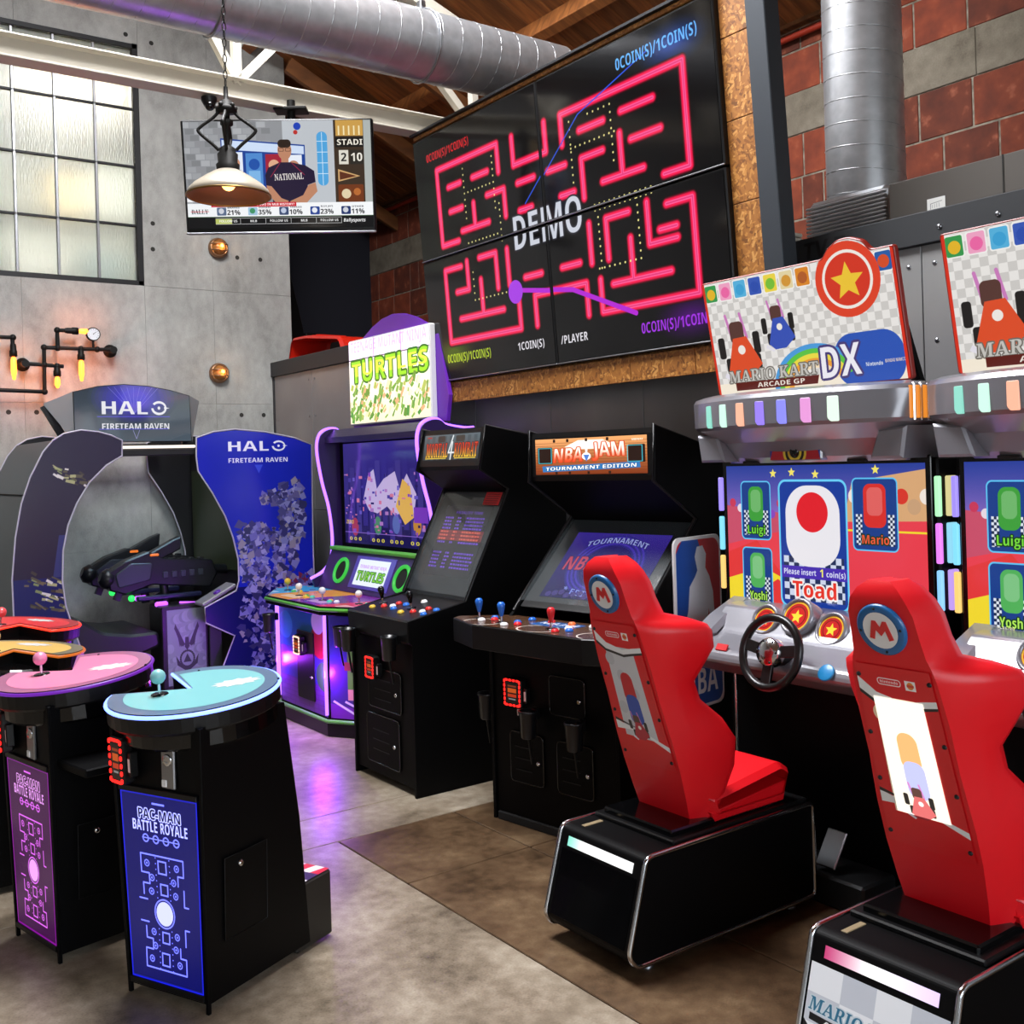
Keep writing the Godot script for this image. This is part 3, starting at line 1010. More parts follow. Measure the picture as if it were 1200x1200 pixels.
	obj("mount_bracket", MB.new().box(Vector3(0.06, 0.1, -0.115), Vector3(0.3, 0.25, 0.03), 0.005), mat("iron"), t)
	obj("ceiling_plate", MB.new().box(Vector3(0.06, 0.44, -0.14), Vector3(0.2, 0.02, 0.12), 0.005), mat("iron"), t)

func build_pendant() -> void:
	var t := thing("pendant_lamp", "industrial pendant lamp with a cream enamel shade hanging before the television", "lamp", Vector3(1.885, 3.045, -4.811))
	var iron := mat("iron")
	var sh := []
	for q in [[0.192, 0.0], [0.196, 0.006], [0.185, 0.03], [0.16, 0.055], [0.11, 0.09], [0.07, 0.115], [0.048, 0.125]]:
		sh.append(Vector2(q[0], q[1]))
	var inner := []
	for q in [[0.046, 0.12], [0.068, 0.11], [0.108, 0.085], [0.158, 0.05], [0.182, 0.026], [0.19, 0.003]]:
		inner.append(Vector2(q[0], q[1]))
	var sb := MB.new()
	var rings := []
	for p in sh:
		var ring := []
		for k in 40:
			ring.append(Vector3(p.x * cos(TAU * k / 40.0), p.y, p.x * sin(TAU * k / 40.0)))
		rings.append(ring)
	sb.loft(rings, false, false)
	obj("lamp_shade", sb, mat("cream_enamel", col("938a7b"), 0.35), t)
	var ib := MB.new()
	rings = []
	for p in inner:
		var ring := []
		for k in 40:
			ring.append(Vector3(p.x * cos(TAU * k / 40.0), p.y, p.x * sin(TAU * k / 40.0)))
		rings.append(ring)
	ib.loft(rings, false, false)
	obj("shade_lining", ib, mat("shade_brown", col("4a3027"), 0.45), t)
	var rim := []
	for k in 40:
		rim.append(Vector3(0.194 * cos(TAU * k / 40.0), 0.002, 0.194 * sin(TAU * k / 40.0)))
	obj("rim", MB.new().tube(rim, 0.005, 6, true), mat("brass", col("8a6b3a"), 0.35, 0.9), t)
	var nk := []
	for q in [[0.052, 0.118], [0.055, 0.15], [0.045, 0.16], [0.048, 0.2], [0.038, 0.21], [0.04, 0.225], [0.02, 0.24]]:
		nk.append(Vector2(q[0], q[1]))
	obj("socket", MB.new().lathe(nk, 20), iron, t)
	for i in 4:
		var an := TAU * i / 4.0 + 0.5
		var d := Vector3(cos(an), 0, sin(an))
		var pts := curve([d * 0.04 + Vector3(0, 0.22, 0), d * 0.07 + Vector3(0, 0.25, 0), d * 0.13 + Vector3(0, 0.305, 0), d * 0.12 + Vector3(0, 0.33, 0), d * 0.06 + Vector3(0, 0.375, 0), d * 0.03 + Vector3(0, 0.41, 0)], 4)
		obj("scroll_arm", MB.new().tube(pts, 0.008, 8), iron, t)
	var hub := []
	for q in [[0.012, 0.24], [0.012, 0.33], [0.03, 0.34], [0.03, 0.36], [0.015, 0.37], [0.015, 0.395], [0.05, 0.4], [0.05, 0.42], [0.03, 0.43], [0.03, 0.45], [0.012, 0.46], [0.01, 0.52]]:
		hub.append(Vector2(q[0], q[1]))
	obj("stem", MB.new().lathe(hub, 18), iron, t)
	for i in 5:
		var an := TAU * i / 5.0
		obj("finial", MB.new().ball(Vector3(0.045 * cos(an), 0.425, 0.045 * sin(an)), 0.012, 8), iron, t)
	var y := 0.52
	var k := 0
	while y < 3.2:
		var ring := []
		for i in 12:
			var an := TAU * i / 12.0
			ring.append(Vector3(0.009 * cos(an) if k % 2 else 0.0, y + 0.02 + 0.022 * sin(an), 0.0 if k % 2 else 0.009 * cos(an)))
		obj("chain_link", MB.new().tube(ring, 0.0028, 5, true), iron, t)
		y += 0.038
		k += 1
	obj("bulb", MB.new().ball(Vector3(0, 0.06, 0), 0.033), glow("pendant_bulb", Color(1.0, 0.72, 0.38), 6.0), t)
	omni("lamp_light", t, Vector3(0, 0.06, 0), Color(1.0, 0.75, 0.45), 0.06)

# ------------------------------------------------------------------ the wall of four monitors
func build_video_wall() -> void:
	var W := 1344
	var H := 800
	var a := Art.new(W, H, col("0b0a0c"))
	# coloured clouds of the picture behind the corner lettering
	for q in [[1210.0, 70.0, col("0c3f9c")], [140.0, 716.0, col("4d6a08")], [1205.0, 735.0, col("4b0b6e")]]:
		for i in 12:
			var cc: Color = q[2]
			a.circ(q[0], q[1], 130.0 - i * 9, col("0b0a0c").lerp(cc, (i + 1) / 14.0), 62.0 - i * 4.4)
	var runs := []
	var L := func(p: Array) -> void:
		var o := []
		for i in range(0, p.size(), 2):
			o.append(Vector2(p[i], p[i + 1]))
		runs.append(o)
	# a neon maze of bars, hooks and tees inside a broken border
	L.call([470, 120, 130, 120, 130, 372, 226, 372])
	L.call([470, 120, 470, 206])
	L.call([548, 206, 548, 120, 548, 205, 690, 205, 690, 120])
	L.call([764, 206, 764, 120, 1240, 120, 1240, 380, 1150, 380])
	L.call([226, 440, 130, 440, 130, 680, 520, 680, 520, 590])
	L.call([600, 680, 600, 590, 820, 590, 820, 680])
	L.call([880, 590, 880, 680, 1240, 680, 1240, 440, 1150, 440])
	for q in [[190, 190, 260], [190, 270, 260], [330, 190, 412], [840, 185, 940], [1010, 180, 1130], [1040, 262, 1150], [560, 262, 640], [690, 262, 770], [560, 345, 620], [740, 345, 800], [560, 530, 640], [720, 530, 800], [1120, 500, 1180]]:
		L.call([q[0], q[1], q[2], q[1]])
	L.call([250, 345, 400, 345])
	L.call([325, 345, 325, 270])
	L.call([400, 262, 490, 262, 490, 345])
	L.call([840, 372, 840, 262, 930, 262])
	L.call([920, 345, 1080, 345])
	L.call([1000, 345, 1000, 235])
	L.call([190, 520, 260, 520, 260, 430])
	L.call([200, 610, 440, 610])
	L.call([330, 610, 330, 500])
	L.call([330, 430, 420, 430, 420, 540])
	L.call([480, 430, 480, 540])
	L.call([850, 540, 850, 430])
	L.call([920, 540, 920, 430, 1010, 430])
	L.call([1080, 420, 1080, 530, 1180, 530])
	L.call([930, 610, 1150, 610])
	L.call([1010, 610, 1010, 500])
	for s in [[34.0, col("30020b")], [29.0, col("6d0620")], [24.0, col("c80d3c")], [19.0, col("f5194f")], [10.0, col("ff5c98")]]:
		for r in runs:
			a.path(r, s[0], s[1])
	for r in runs:
		a.path(r, 4.0, col("e23a78"))
	var dot := col("e9df8a")
	for q in [[280, 230, 440, 230], [280, 150, 280, 310], [440, 150, 440, 310], [460, 300, 460, 400], [280, 390, 440, 390], [800, 150, 800, 320], [800, 225, 980, 225], [970, 150, 970, 300], [880, 150, 970, 150], [880, 400, 1100, 400], [1045, 400, 1045, 560], [880, 560, 1045, 560], [890, 420, 890, 560], [290, 470, 290, 560], [290, 560, 460, 560]]:
		var p := Vector2(q[0], q[1])
		var e := Vector2(q[2], q[3])
		var n := int(p.distance_to(e) / 20.0)
		for i in n + 1:
			var v := p.lerp(e, float(i) / n)
			a.circ(v.x, v.y, 3.2, dot)
	a.path([Vector2(590, 330), Vector2(840, 140), Vector2(1120, 60)], 4, col("2f55d8"))
	a.path([Vector2(500, 560), Vector2(760, 600), Vector2(1010, 700)], 14, col("b023d0"))
	a.circ(506, 566, 36, col("a43be0"))
	a.text("0COIN(S)/1COIN(S)", 200, 70, 26, col("d8202c"), 250)
	a.text("0COIN(S)/1COIN(S)", 1150, 60, 30, col("66b4ff"), 290)
	a.text("0COIN(S)/1COIN(S)", 225, 735, 28, col("b4cf2a"), 250)
	a.text("0COIN(S)/1COIN(S)", 1160, 745, 28, col("a032e0"), 270)
	a.text("1COIN(S)", 560, 735, 24, col("e2dfe6"), 130)
	a.text("/PLAYER", 748, 738, 24, col("e2dfe6"), 120)
	a.text("DEMO", 672, 400, 84, col("c9cdd8"), 300, 0.0, "Droid Sans", 0.0, 5, col("26262e"))
	var im := a.tex()
	var tilt := 3.9
	# hang the frame from its lower edge
	var base := Transform3D(Basis(Vector3(0, 0, 1), Vector3(0, 1, 0), Vector3(-1, 0, 0)), Vector3(3.75, 2.29, -4.69)) * xf(Vector3.ZERO, Vector3(tilt, 0, 0))
	var fr := thing("timber_backing_frame", "strand board backing frame with a dark steel post behind the monitor wall", "frame")
	fr.transform = base
	for i in 6:
		obj("board_strip", MB.new().box(Vector3(-1.07 + i * 0.47, -0.075, -0.035), Vector3(0.466, 0.13, 0.03), 0.002), mat("osb"), fr)
	for i in 5:
		obj("board_strip", MB.new().box(Vector3(1.43, 0.05 + i * 0.38, -0.05), Vector3(0.17, 0.376, 0.03), 0.002), mat("osb"), fr)
	obj("backing_board", MB.new().box(Vector3(0.0, 0.8, -0.1), Vector3(2.66, 1.62, 0.03), 0.002), mat("osb"), fr)
	obj("top_batten", MB.new().box(Vector3(0.0, 1.622, -0.045), Vector3(2.68, 0.024, 0.07), 0.003), mat("osb"), fr)
	obj("top_angle", MB.new().box(Vector3(0.0, 1.642, -0.035), Vector3(2.7, 0.016, 0.1), 0.002), mat("black_steel"), fr)
	obj("steel_post", MB.new().box(Vector3(1.575, 0.75, -0.06), Vector3(0.11, 2.3, 0.1), 0.004), mat("post_steel", col("3a3f45"), 0.5, 0.4), fr)
	for i in 2:
		obj("bracket", MB.new().box(Vector3(-1.0 + i * 2.0, 0.7, -0.2), Vector3(0.1, 1.2, 0.18), 0.004), mat("black_steel"), fr)
	var names := ["lower left monitor of the four showing the neon maze, its corner lettering green", "lower right monitor of the four showing the neon maze, its corner lettering purple", "upper left monitor of the four showing the neon maze, its corner lettering red", "upper right monitor of the four showing the neon maze, its corner lettering blue"]
	var sw := 1.342
	var shh := 0.795
	for j in 2:
		for i in 2:
			var t := thing("wall_monitor", names[j * 2 + i], "monitor", Vector3.ZERO, 0.0, "monitors of the video wall")
			t.transform = base * Transform3D(Basis(), Vector3((i - 0.5) * (sw + 0.006), (j + 0.5) * (shh + 0.006), 0.0))
			obj("housing", MB.new().box(Vector3(0, 0, -0.035), Vector3(sw, shh, 0.065), 0.006), mat("black_plastic"), t)
			var bz := 0.012
			var sc := MB.new()
			var x := sw / 2 - bz
			var y := shh / 2 - bz
			var u0 := i * 0.5
			var v0 := (1 - j) * 0.5
			sc.tri(Vector3(-x, -y, 0), Vector3(x, -y, 0), Vector3(x, y, 0), Vector2(u0, v0 + 0.5), Vector2(u0 + 0.5, v0 + 0.5), Vector2(u0 + 0.5, v0))
			sc.tri(Vector3(-x, -y, 0), Vector3(x, y, 0), Vector3(-x, y, 0), Vector2(u0, v0 + 0.5), Vector2(u0 + 0.5, v0), Vector2(u0, v0))
			obj("screen", sc, mat("maze_picture", Color(0.2, 0.2, 0.2), 0.12, 0.0, {"albedo_texture": im, "texture_repeat": false, "emission_enabled": true, "emission": Color.BLACK, "emission_texture": im, "emission_energy_multiplier": 1.0}), t)
			obj("bezel", MB.new().box(Vector3(0, -shh / 2 + 0.004, 0.0), Vector3(sw, 0.008, 0.008), 0.002), mat("bare_metal"), t)

# ------------------------------------------------------------------ lamps on the concrete wall
func build_wall_lamps() -> void:
	for q in [[3.5, 3.756, "round bronze bulkhead lamp on the concrete wall below the television"], [3.474, 2.626, "round bronze bulkhead lamp on the concrete wall above the blue game panel"]]:
		var t := thing("bulkhead_lamp", q[2], "lamp", Vector3(q[0], q[1], -9.25), 0.0, "bulkhead lamps")
		var br := mat("bronze", col("9a7658"), 0.35, 0.8)
		var rot := xf(Vector3.ZERO, Vector3(90, 0, 0))
		obj("lamp_body", MB.new(rot).lathe([Vector2(0.085, 0.0), Vector2(0.092, 0.02), Vector2(0.085, 0.05), Vector2(0.07, 0.06), Vector2(0.065, 0.05)], 28), br, t)
		obj("lamp_glass", MB.new(rot).lathe([Vector2(0.066, 0.05), Vector2(0.055, 0.075), Vector2(0.03, 0.09), Vector2(0.005, 0.094)], 24), mat("amber_glass", col("a5703a"), 0.25), t)
		obj("bulb", MB.new().ball(Vector3(0.012, 0.01, 0.085), 0.018), glow("bulkhead_bulb", Color(1.0, 0.72, 0.35), 6.0), t)
		for s in [-1, 1]:
			var arc := []
			for i in 9:
				var an := PI * i / 8.0
				arc.append(Vector3(0.075 * cos(an), 0.028 * s, 0.055 + 0.05 * sin(an)))
			obj("guard_bar", MB.new().tube(arc, 0.006, 6), br, t)
		omni("lamp_light", t, Vector3(0.012, 0.01, 0.13), Color(1.0, 0.72, 0.4), 0.02, 0.02)
	var t := thing("pipe_lamp", "black iron pipe wall lamp with bare filament bulbs and a pressure gauge", "lamp", Vector3(0, 0, -9.2))
	var iron := mat("iron")
	var P := func(a: Array, r := 0.016) -> void:
		var pts := []
		for i in range(0, a.size(), 2):
			pts.append(Vector3(a[i], a[i + 1], 0.06))
		obj("pipe", MB.new().tube(pts, r, 10), iron, t)
	P.call([1.62, 2.44, 1.98, 2.43])
	P.call([1.98, 2.42, 1.985, 2.8])
	P.call([1.985, 2.79, 2.53, 2.79])
	P.call([2.09, 2.79, 2.09, 2.94])
	P.call([2.09, 2.935, 2.16, 2.935])
	P.call([1.84, 2.655, 2.13, 2.64])
	P.call([1.45, 2.86, 1.75, 2.86])
	P.call([1.75, 2.865, 1.755, 2.77])
	for q in [[1.98, 2.43], [1.985, 2.79], [2.09, 2.79], [2.09, 2.935], [2.27, 2.79], [1.985, 2.648], [2.08, 2.64], [1.755, 2.86], [2.4, 2.79]]:
		obj("fitting", MB.new().ball(Vector3(q[0], q[1], 0.06), 0.026, 12), iron, t)
	for q in [[2.53, 2.79], [1.84, 2.655]]:
		obj("flange", MB.new(xf(Vector3(q[0], q[1], -0.045), Vector3(90, 0, 0))).lathe([Vector2(0.055, 0.0), Vector2(0.055, 0.012), Vector2(0.03, 0.02), Vector2(0.026, 0.11), Vector2(0.03, 0.125)], 20), iron, t)
	var amber := mat("bulb_glass", Color(1.0, 0.6, 0.25, 0.3), 0.05, 0.0, {"transparency": BaseMaterial3D.TRANSPARENCY_ALPHA})
	for q in [[2.27, 2.75, 0.0, 0.15], [2.08, 2.61, 0.0, 0.07], [1.755, 2.76, 0.0, 0.16], [2.2, 2.935, 1.0, 0.07]]:
		var T := xf(Vector3(q[0], q[1], 0.06), Vector3(0, 0, 90 if q[2] > 0 else 0))
		if q[2] > 0:
			T = xf(Vector3(q[0], q[1], 0.06), Vector3(0, 0, 90))
		obj("bulb_socket", MB.new(T).lathe([Vector2(0.02, 0.05), Vector2(0.024, 0.03), Vector2(0.024, 0.0), Vector2(0.03, -0.01), Vector2(0.03, -0.05), Vector2(0.02, -0.055)], 16), iron, t)
		var h: float = q[3]
		obj("filament_bulb", MB.new(T).lathe([Vector2(0.012, -0.055), Vector2(0.021, -0.075), Vector2(0.023, -0.075 - h * 0.6), Vector2(0.012, -0.075 - h), Vector2(0.002, -0.08 - h)], 16), glow("filament", Color(1.0, 0.5, 0.16), 6.0), t)
		omni("lamp_light", t, T * Vector3(0, -0.075 - h * 0.5, 0), Color(1.0, 0.5, 0.2), 0.12, 0.02)
	obj("gauge_stem", MB.new().rod(Vector3(2.37, 2.79, 0.06), Vector3(2.37, 2.87, 0.06), 0.01), iron, t)
	obj("gauge_case", MB.new(xf(Vector3(2.37, 2.915, 0.045), Vector3(90, 0, 0))).lathe([Vector2(0.056, 0.0), Vector2(0.056, 0.03), Vector2(0.05, 0.036), Vector2(0.048, 0.03)], 24), iron, t)
	var g := Art.new(96, 96, col("dfe2e4"))
	for i in 11:
		var d := Vector2.from_angle(PI * 0.75 + TAU * 0.75 * i / 10.0)
		g.line(Vector2(48, 48) + d * 34, Vector2(48, 48) + d * 42, 2.5, col("33363a"))
	g.line(Vector2(48, 48), Vector2(70, 30), 3, col("1a1a1a"))
	g.circ(48, 48, 4, col("1a1a1a"))
	obj("gauge_dial", MB.new(xf(Vector3(2.37, 2.915, 0.077))).sheet(disc2(0.049, 28), 0.0), printed("gauge", g.tex(), 0.3), t)

# ------------------------------------------------------------------ parts shared by the games
func build_all_games() -> void:
	build_fighter()
	build_basketball()
	build_brawler()
	build_racers()
	build_shooter()
	build_pedestals()

# a sheet between two points of a side outline (forward, up), across the width
func face_sheet(a: Vector2, b: Vector2, x0: float, x1: float, off := 0.0) -> MB:
	var n := Vector2(b.y - a.y, a.x - b.x).normalized() * off
	var p := a + n
	var q := b + n
	var mb := MB.new()
	mb.quad(Vector3(x0, p.y, p.x), Vector3(x1, p.y, p.x), Vector3(x1, q.y, q.x), Vector3(x0, q.y, q.x))
	return mb

func face_slab(a: Vector2, b: Vector2, x0: float, x1: float, thick := 0.018) -> MB:
	var n := Vector2(b.y - a.y, a.x - b.x).normalized() * thick
	return MB.new(Transform3D(PROF, Vector3.ZERO)).prism(PackedVector2Array([a, b, b - n, a - n]), x0, x1, 0.001)

# a frame that sits on a face: x across, y up the face, z out of it
func on_face(a: Vector2, b: Vector2, u: float, x: float, off := 0.0) -> Transform3D:
	var d := (b - a).normalized()
	var n := Vector2(d.y, -d.x)
	var p := a.lerp(b, u) + n * off
	return Transform3D(Basis(Vector3(1, 0, 0), Vector3(0, d.y, d.x), Vector3(0, n.y, n.x)), Vector3(x, p.y, p.x))

func card_reader(t: Node3D, at: Transform3D, w := 0.095, h := 0.125, c := Color(1.0, 0.12, 0.1)) -> void:
	var n := Node3D.new()
	n.name = "card_reader"
	t.add_child(n, true)
	n.transform = at
	obj("reader_case", MB.new().box(Vector3(0, 0, 0.02), Vector3(w, h, 0.045), 0.008), mat("black_plastic"), n)
	var b := MB.new()
	for s in [-1, 1]:
		for i in 6:
			b.box(Vector3(s * (w / 2 - 0.007), -h / 2 + 0.014 + (h - 0.028) * i / 5.0, 0.044), Vector3(0.011, 0.017, 0.007), 0.003)
		for i in 4:
			b.box(Vector3(-w / 2 + 0.02 + (w - 0.04) * i / 3.0, s * (h / 2 - 0.008), 0.044), Vector3(0.019, 0.011, 0.007), 0.003)
	obj("led_frame", b, glow("reader_led%s" % c.to_html(false), c, 2.2), n, "ring of glowing red lights")
	if not mats.has("reader_screen"):
		var a := Art.new(64, 96, col("14100e"))
		a.rect(10, 14, 44, 8, col("8a3a20"))
		a.rect(10, 28, 44, 20, col("d0581c"))
		a.rect(10, 54, 44, 14, col("c43a1a"))
		a.rect(14, 74, 36, 6, col("8a8a8a"))
		printed("reader_screen", a.tex(), 0.3, 0.8)
	obj("reader_screen", MB.new().sheet(rect2(w - 0.03, h - 0.034), 0.0435), mats["reader_screen"], n)
	obj("card_slot", MB.new().box(Vector3(w / 2 + 0.012, -0.01, 0.012), Vector3(0.02, h * 0.55, 0.03), 0.004), mat("black_plastic"), n)
	obj("sticker", MB.new().sheet(rect2(0.014, 0.045, Vector2(w / 2 + 0.013, -0.012)), 0.0275), mat("white_plastic"), n)

func joystick(t: Node3D, at: Transform3D, c: Material, bat := true) -> void:
	var n := Node3D.new()
	n.name = "joystick"
	t.add_child(n, true)
	n.transform = at
	var R := xf(Vector3.ZERO, Vector3(90, 0, 0))
	obj("dust_washer", MB.new(R).lathe([Vector2(0.028, 0.0), Vector2(0.026, 0.003), Vector2(0.005, 0.004)], 16), mat("black_gloss"), n)
	obj("shaft", MB.new(R).lathe([Vector2(0.006, 0.0), Vector2(0.006, 0.05)], 10), mat("chrome"), n)
	if bat:
		obj("handle", MB.new(R).lathe([Vector2(0.008, 0.03), Vector2(0.011, 0.04), Vector2(0.019, 0.075), Vector2(0.019, 0.088), Vector2(0.012, 0.098), Vector2(0.002, 0.1)], 14), c, n)
	else:
		obj("handle", MB.new(R).ball(Vector3(0, 0.065, 0), 0.024), c, n)

func button(t: Node3D, at: Transform3D, c: Material) -> void:
	var R := at * xf(Vector3.ZERO, Vector3(90, 0, 0))
	obj("button", MB.new(R).lathe([Vector2(0.019, 0.0), Vector2(0.019, 0.006), Vector2(0.015, 0.008), Vector2(0.014, 0.012), Vector2(0.011, 0.013)], 16), c, t)

func coin_door(t: Node3D, x: float, y: float, w: float, h: float, f: float, lock := true) -> void:
	var n := Node3D.new()
	n.name = "coin_door"
	t.add_child(n, true)
	n.position = Vector3(x, y, f)
	obj("door_panel", MB.new().prism(rounded(rect2(w, h), 0.025), 0.0, 0.006, 0.002), mat("black_laminate"), n)
	var ring := []
	for p in rounded(rect2(w, h), 0.025):
		ring.append(Vector3(p.x, p.y, 0.004))
	obj("door_frame", MB.new().tube(ring, 0.004, 6, true), mat("black_gloss"), n)
	if lock:
		obj("lock", MB.new(xf(Vector3(w * 0.36, -0.01, 0.006), Vector3(90, 0, 0))).lathe([Vector2(0.011, 0.0), Vector2(0.011, 0.008), Vector2(0.006, 0.01)], 14), mat("chrome"), n)
	if h > 0.2:
		for i in 3:
			obj("coin_slot", MB.new().box(Vector3(-0.02, 0.05 - i * 0.055, 0.007), Vector3(w * 0.5, 0.004, 0.003)), mat("black_steel"), n)

func cup_holder(t: Node3D, at: Vector3) -> void:
	var n := Node3D.new()
	n.name = "cup_holder"
	t.add_child(n, true)
	n.position = at
	obj("cup", MB.new().lathe([Vector2(0.03, -0.075), Vector2(0.036, -0.07), Vector2(0.042, 0.04), Vector2(0.046, 0.045), Vector2(0.046, 0.055), Vector2(0.04, 0.055), Vector2(0.034, -0.06)], 20), mat("cup_black", col("121316"), 0.3), n)
	obj("bracket", MB.new().box(Vector3(0, 0.03, -0.05), Vector3(0.04, 0.05, 0.03), 0.004), mat("black_plastic"), n)
	obj("stay", MB.new().rod(Vector3(0, -0.07, 0), Vector3(0, -0.2, -0.02), 0.006), mat("black_plastic"), n)

# an upright cabinet: side panels, front, deck, monitor, speaker panel, lit header
func upright(t: Node3D, w: float, d: Dictionary) -> void:
	var lam := mat("black_laminate")
	var h := w / 2
	var side: PackedVector2Array = d.side
	for s in [-1, 1]:
		obj("side_panel", MB.new(Transform3D(PROF, Vector3.ZERO)).prism(side, s * h - 0.01, s * h + 0.01, 0.002), lam, t)
		var edge := []
		for p in d.trim:
			edge.append(Vector3(s * h, p.y, p.x))
		obj("edge_trim", MB.new().tube(edge, 0.0095, 8), mat("black_plastic"), t)
	var x := h - 0.01
	obj("front_panel", face_slab(d.fb - Vector2(0.012, 0), d.ft - Vector2(0.012, 0), -x, x), lam, t)
	obj("monitor_bezel", face_slab(d.m0, d.m1, -x, x, 0.012), mat("bezel", col("151617"), 0.45), t)
	obj("speaker_panel", face_slab(d.m1, d.q0, -x, x), lam, t)
	obj("top_panel", face_slab(d.q1, d.b1, -x, x), lam, t)
	obj("back_panel", face_slab(d.b1, d.b0, -x, x), lam, t)
	obj("header_frame", MB.new(Transform3D(PROF, Vector3.ZERO)).prism(PackedVector2Array([d.q0 + Vector2(0.0, -0.004), d.q0 + Vector2(0.006, 0.02), d.q1 + Vector2(0.006, -0.02), d.q1 + Vector2(0, 0.004), d.q1 - Vector2(0.03, 0), d.q0 - Vector2(0.03, 0)]), -x, x, 0.002), mat("black_plastic"), t)
	obj("lit_header_sign", face_sheet(d.q0.lerp(d.q1, 0.12), d.q0.lerp(d.q1, 0.88), -x + 0.03, x - 0.03, 0.008), d.sign, t)
	obj("screen", face_sheet(d.m0.lerp(d.m1, d.s0), d.m0.lerp(d.m1, d.s1), -x * d.sw, x * d.sw, 0.002), d.screen, t)
	var gl := mat("screen_glass", Color(0.55, 0.6, 0.62, 0.10), 0.06, 0.0, {"transparency": BaseMaterial3D.TRANSPARENCY_ALPHA})
	obj("monitor_glass", face_sheet(d.m0.lerp(d.m1, 0.04), d.m0.lerp(d.m1, 0.97), -x, x, 0.02), gl, t)

func build_fighter() -> void:
	var t := thing("fighting_arcade_cabinet", "black upright arcade cabinet with a red and gold lettered header, beside the purple neon machine", "arcade machine", Vector3(3.3, 0, -5.133), -PI / 2, "upright arcade cabinets")
	var a := Art.new(512, 192, col("2a3036"))
	a.fade(0, 0, 512, 192, col("5f7078"), col("262c31"))
	for i in 9:
		a.rect(20 + i * 55, 10, 28, 170, col("46545b"))
	a.rect(30, 12, 40, 10, col("b03030"))
	a.rr(130, 8, 70, 40, 12, col("3a3430"))
	a.rr(300, 8, 80, 40, 12, col("3f3a34"))
	a.text("MORTAL", 130, 102, 88, col("dc3a1c"), 208, 0.0, "Droid Serif", 0.0, 4, col("3a1008"), 0.0, false, col("ffd23a"))
	a.text("KOMBAT", 396, 102, 88, col("dc3a1c"), 208, 0.0, "Droid Serif", 0.0, 4, col("3a1008"), 0.0, false, col("ffd23a"))
	a.rect(24, 148, 200, 6, col("f2d040"))
	a.rect(300, 148, 190, 6, col("f2d040"))
	a.path([Vector2(272, 10), Vector2(240, 116), Vector2(290, 116)], 11, col("e8eef0"))
	a.path([Vector2(270, 50), Vector2(262, 186)], 11, col("e8eef0"))
	var s := Art.new(384, 480, col("0d0a12"))
	s.text("FATALITY TIME", 210, 46, 18, col("6a38c8"), 220)
	for j in 15:
		if j in [8, 9]:
			continue
		var y := 84.0 + j * 24
		var c := col("6f3ad8")
		if j in [4, 5, 6]:
			s.rect(10, y - 11, 370, 22, col("7a1c20"))
			c = col("e05a48")
		for q in [[52, 60], [140, 26], [276, 150]]:
			var x0: float = q[0] - q[1] / 2.0
			while x0 < q[0] + q[1] / 2.0:
				var l := 7.0 + fmod(x0 * 7.3 + j * 5.1, 13.0)
				s.rect(x0, y - 6, l, 12, c)
				x0 += l + 5
	var deck := Art.new(512, 192, col("2b2a30"))
	for i in 60:
		var p := Vector2(fmod(i * 97.3, 512.0), fmod(i * 53.7, 192.0))
		deck.circ(p.x, p.y, 8 + fmod(i * 3.7, 22.0), [col("39343c"), col("232228"), col("463a42"), col("2d3038")][i % 4])
	var D := {"fb": Vector2(0.5, 0.04), "ft": Vector2(0.5, 0.8), "m0": Vector2(0.13, 0.985), "m1": Vector2(-0.16, 1.58), "q0": Vector2(0.02, 1.715), "q1": Vector2(-0.02, 1.945), "b1": Vector2(-0.55, 1.84), "b0": Vector2(-0.55, 0.03),
		"s0": 0.2, "s1": 0.86, "sw": 0.74, "sign": printed("fighter_header", a.tex(), 0.3, 0.9), "screen": printed("fighter_screen", s.tex(), 0.2, 0.9),
		"side": V2([0.5, 0.0, 0.5, 0.8, 0.515, 0.82, 0.52, 0.93, 0.155, 1.0, -0.155, 1.6, 0.035, 1.715, -0.01, 1.955, -0.56, 1.85, -0.56, 0.0]),
		"trim": V2([0.155, 1.0, -0.155, 1.6, 0.035, 1.715, -0.01, 1.955, -0.5, 1.86])}
	upright(t, 0.667, D)
	obj("control_deck", MB.new(Transform3D(PROF, Vector3.ZERO)).prism(V2([0.49, 0.8, 0.52, 0.82, 0.525, 0.925, 0.515, 0.935, 0.13, 0.995, 0.13, 0.9]), -0.335, 0.335, 0.003), mat("black_plastic"), t)
	var c0 := Vector2(0.51, 0.9365)
	var c1 := Vector2(0.14, 0.9945)
	obj("deck_art", face_sheet(c0, c1, -0.325, 0.325, -0.002), printed("fighter_deck", deck.tex(), 0.25), t)
	var cl := [mat("key_yellow", col("d9b53a"), 0.3), mat("key_red", col("cf2a26"), 0.3), mat("key_white", col("e6e6e6"), 0.3), mat("key_blue", col("2a6fd0"), 0.3)]
	for p in 2:
		var x0 := -0.26 + p * 0.32
		joystick(t, on_face(c0, c1, 0.42, x0 + 0.04), mat("black_gloss"))
		for i in 4:
			button(t, on_face(c0, c1, [0.2, 0.3, 0.36, 0.5][i], x0 + [0.06, 0.13, 0.19, 0.25][i]), cl[i])
		button(t, on_face(c0, c1, 0.5, x0 + 0.17), cl[1])
		button(t, on_face(c0, c1, 0.28, x0 + 0.25), cl[3])
	button(t, on_face(c0, c1, 0.72, 0.05), cl[2])
	obj("warning_sticker", face_sheet(Vector2(0.075, 1.115) + Vector2(-0.19, 0.385), Vector2(0.075, 1.115) + Vector2(-0.225, 0.455), 0.16, 0.315, 0.022), sticker("red_notice", col("c4181c")), t, "red notice sticker")
	card_reader(t, Transform3D(Basis(), Vector3(-0.06, 0.64, 0.5)))
	cup_holder(t, Vector3(0.2, 0.79, 0.56))
	cup_holder(t, Vector3(-0.27, 0.78, 0.56))
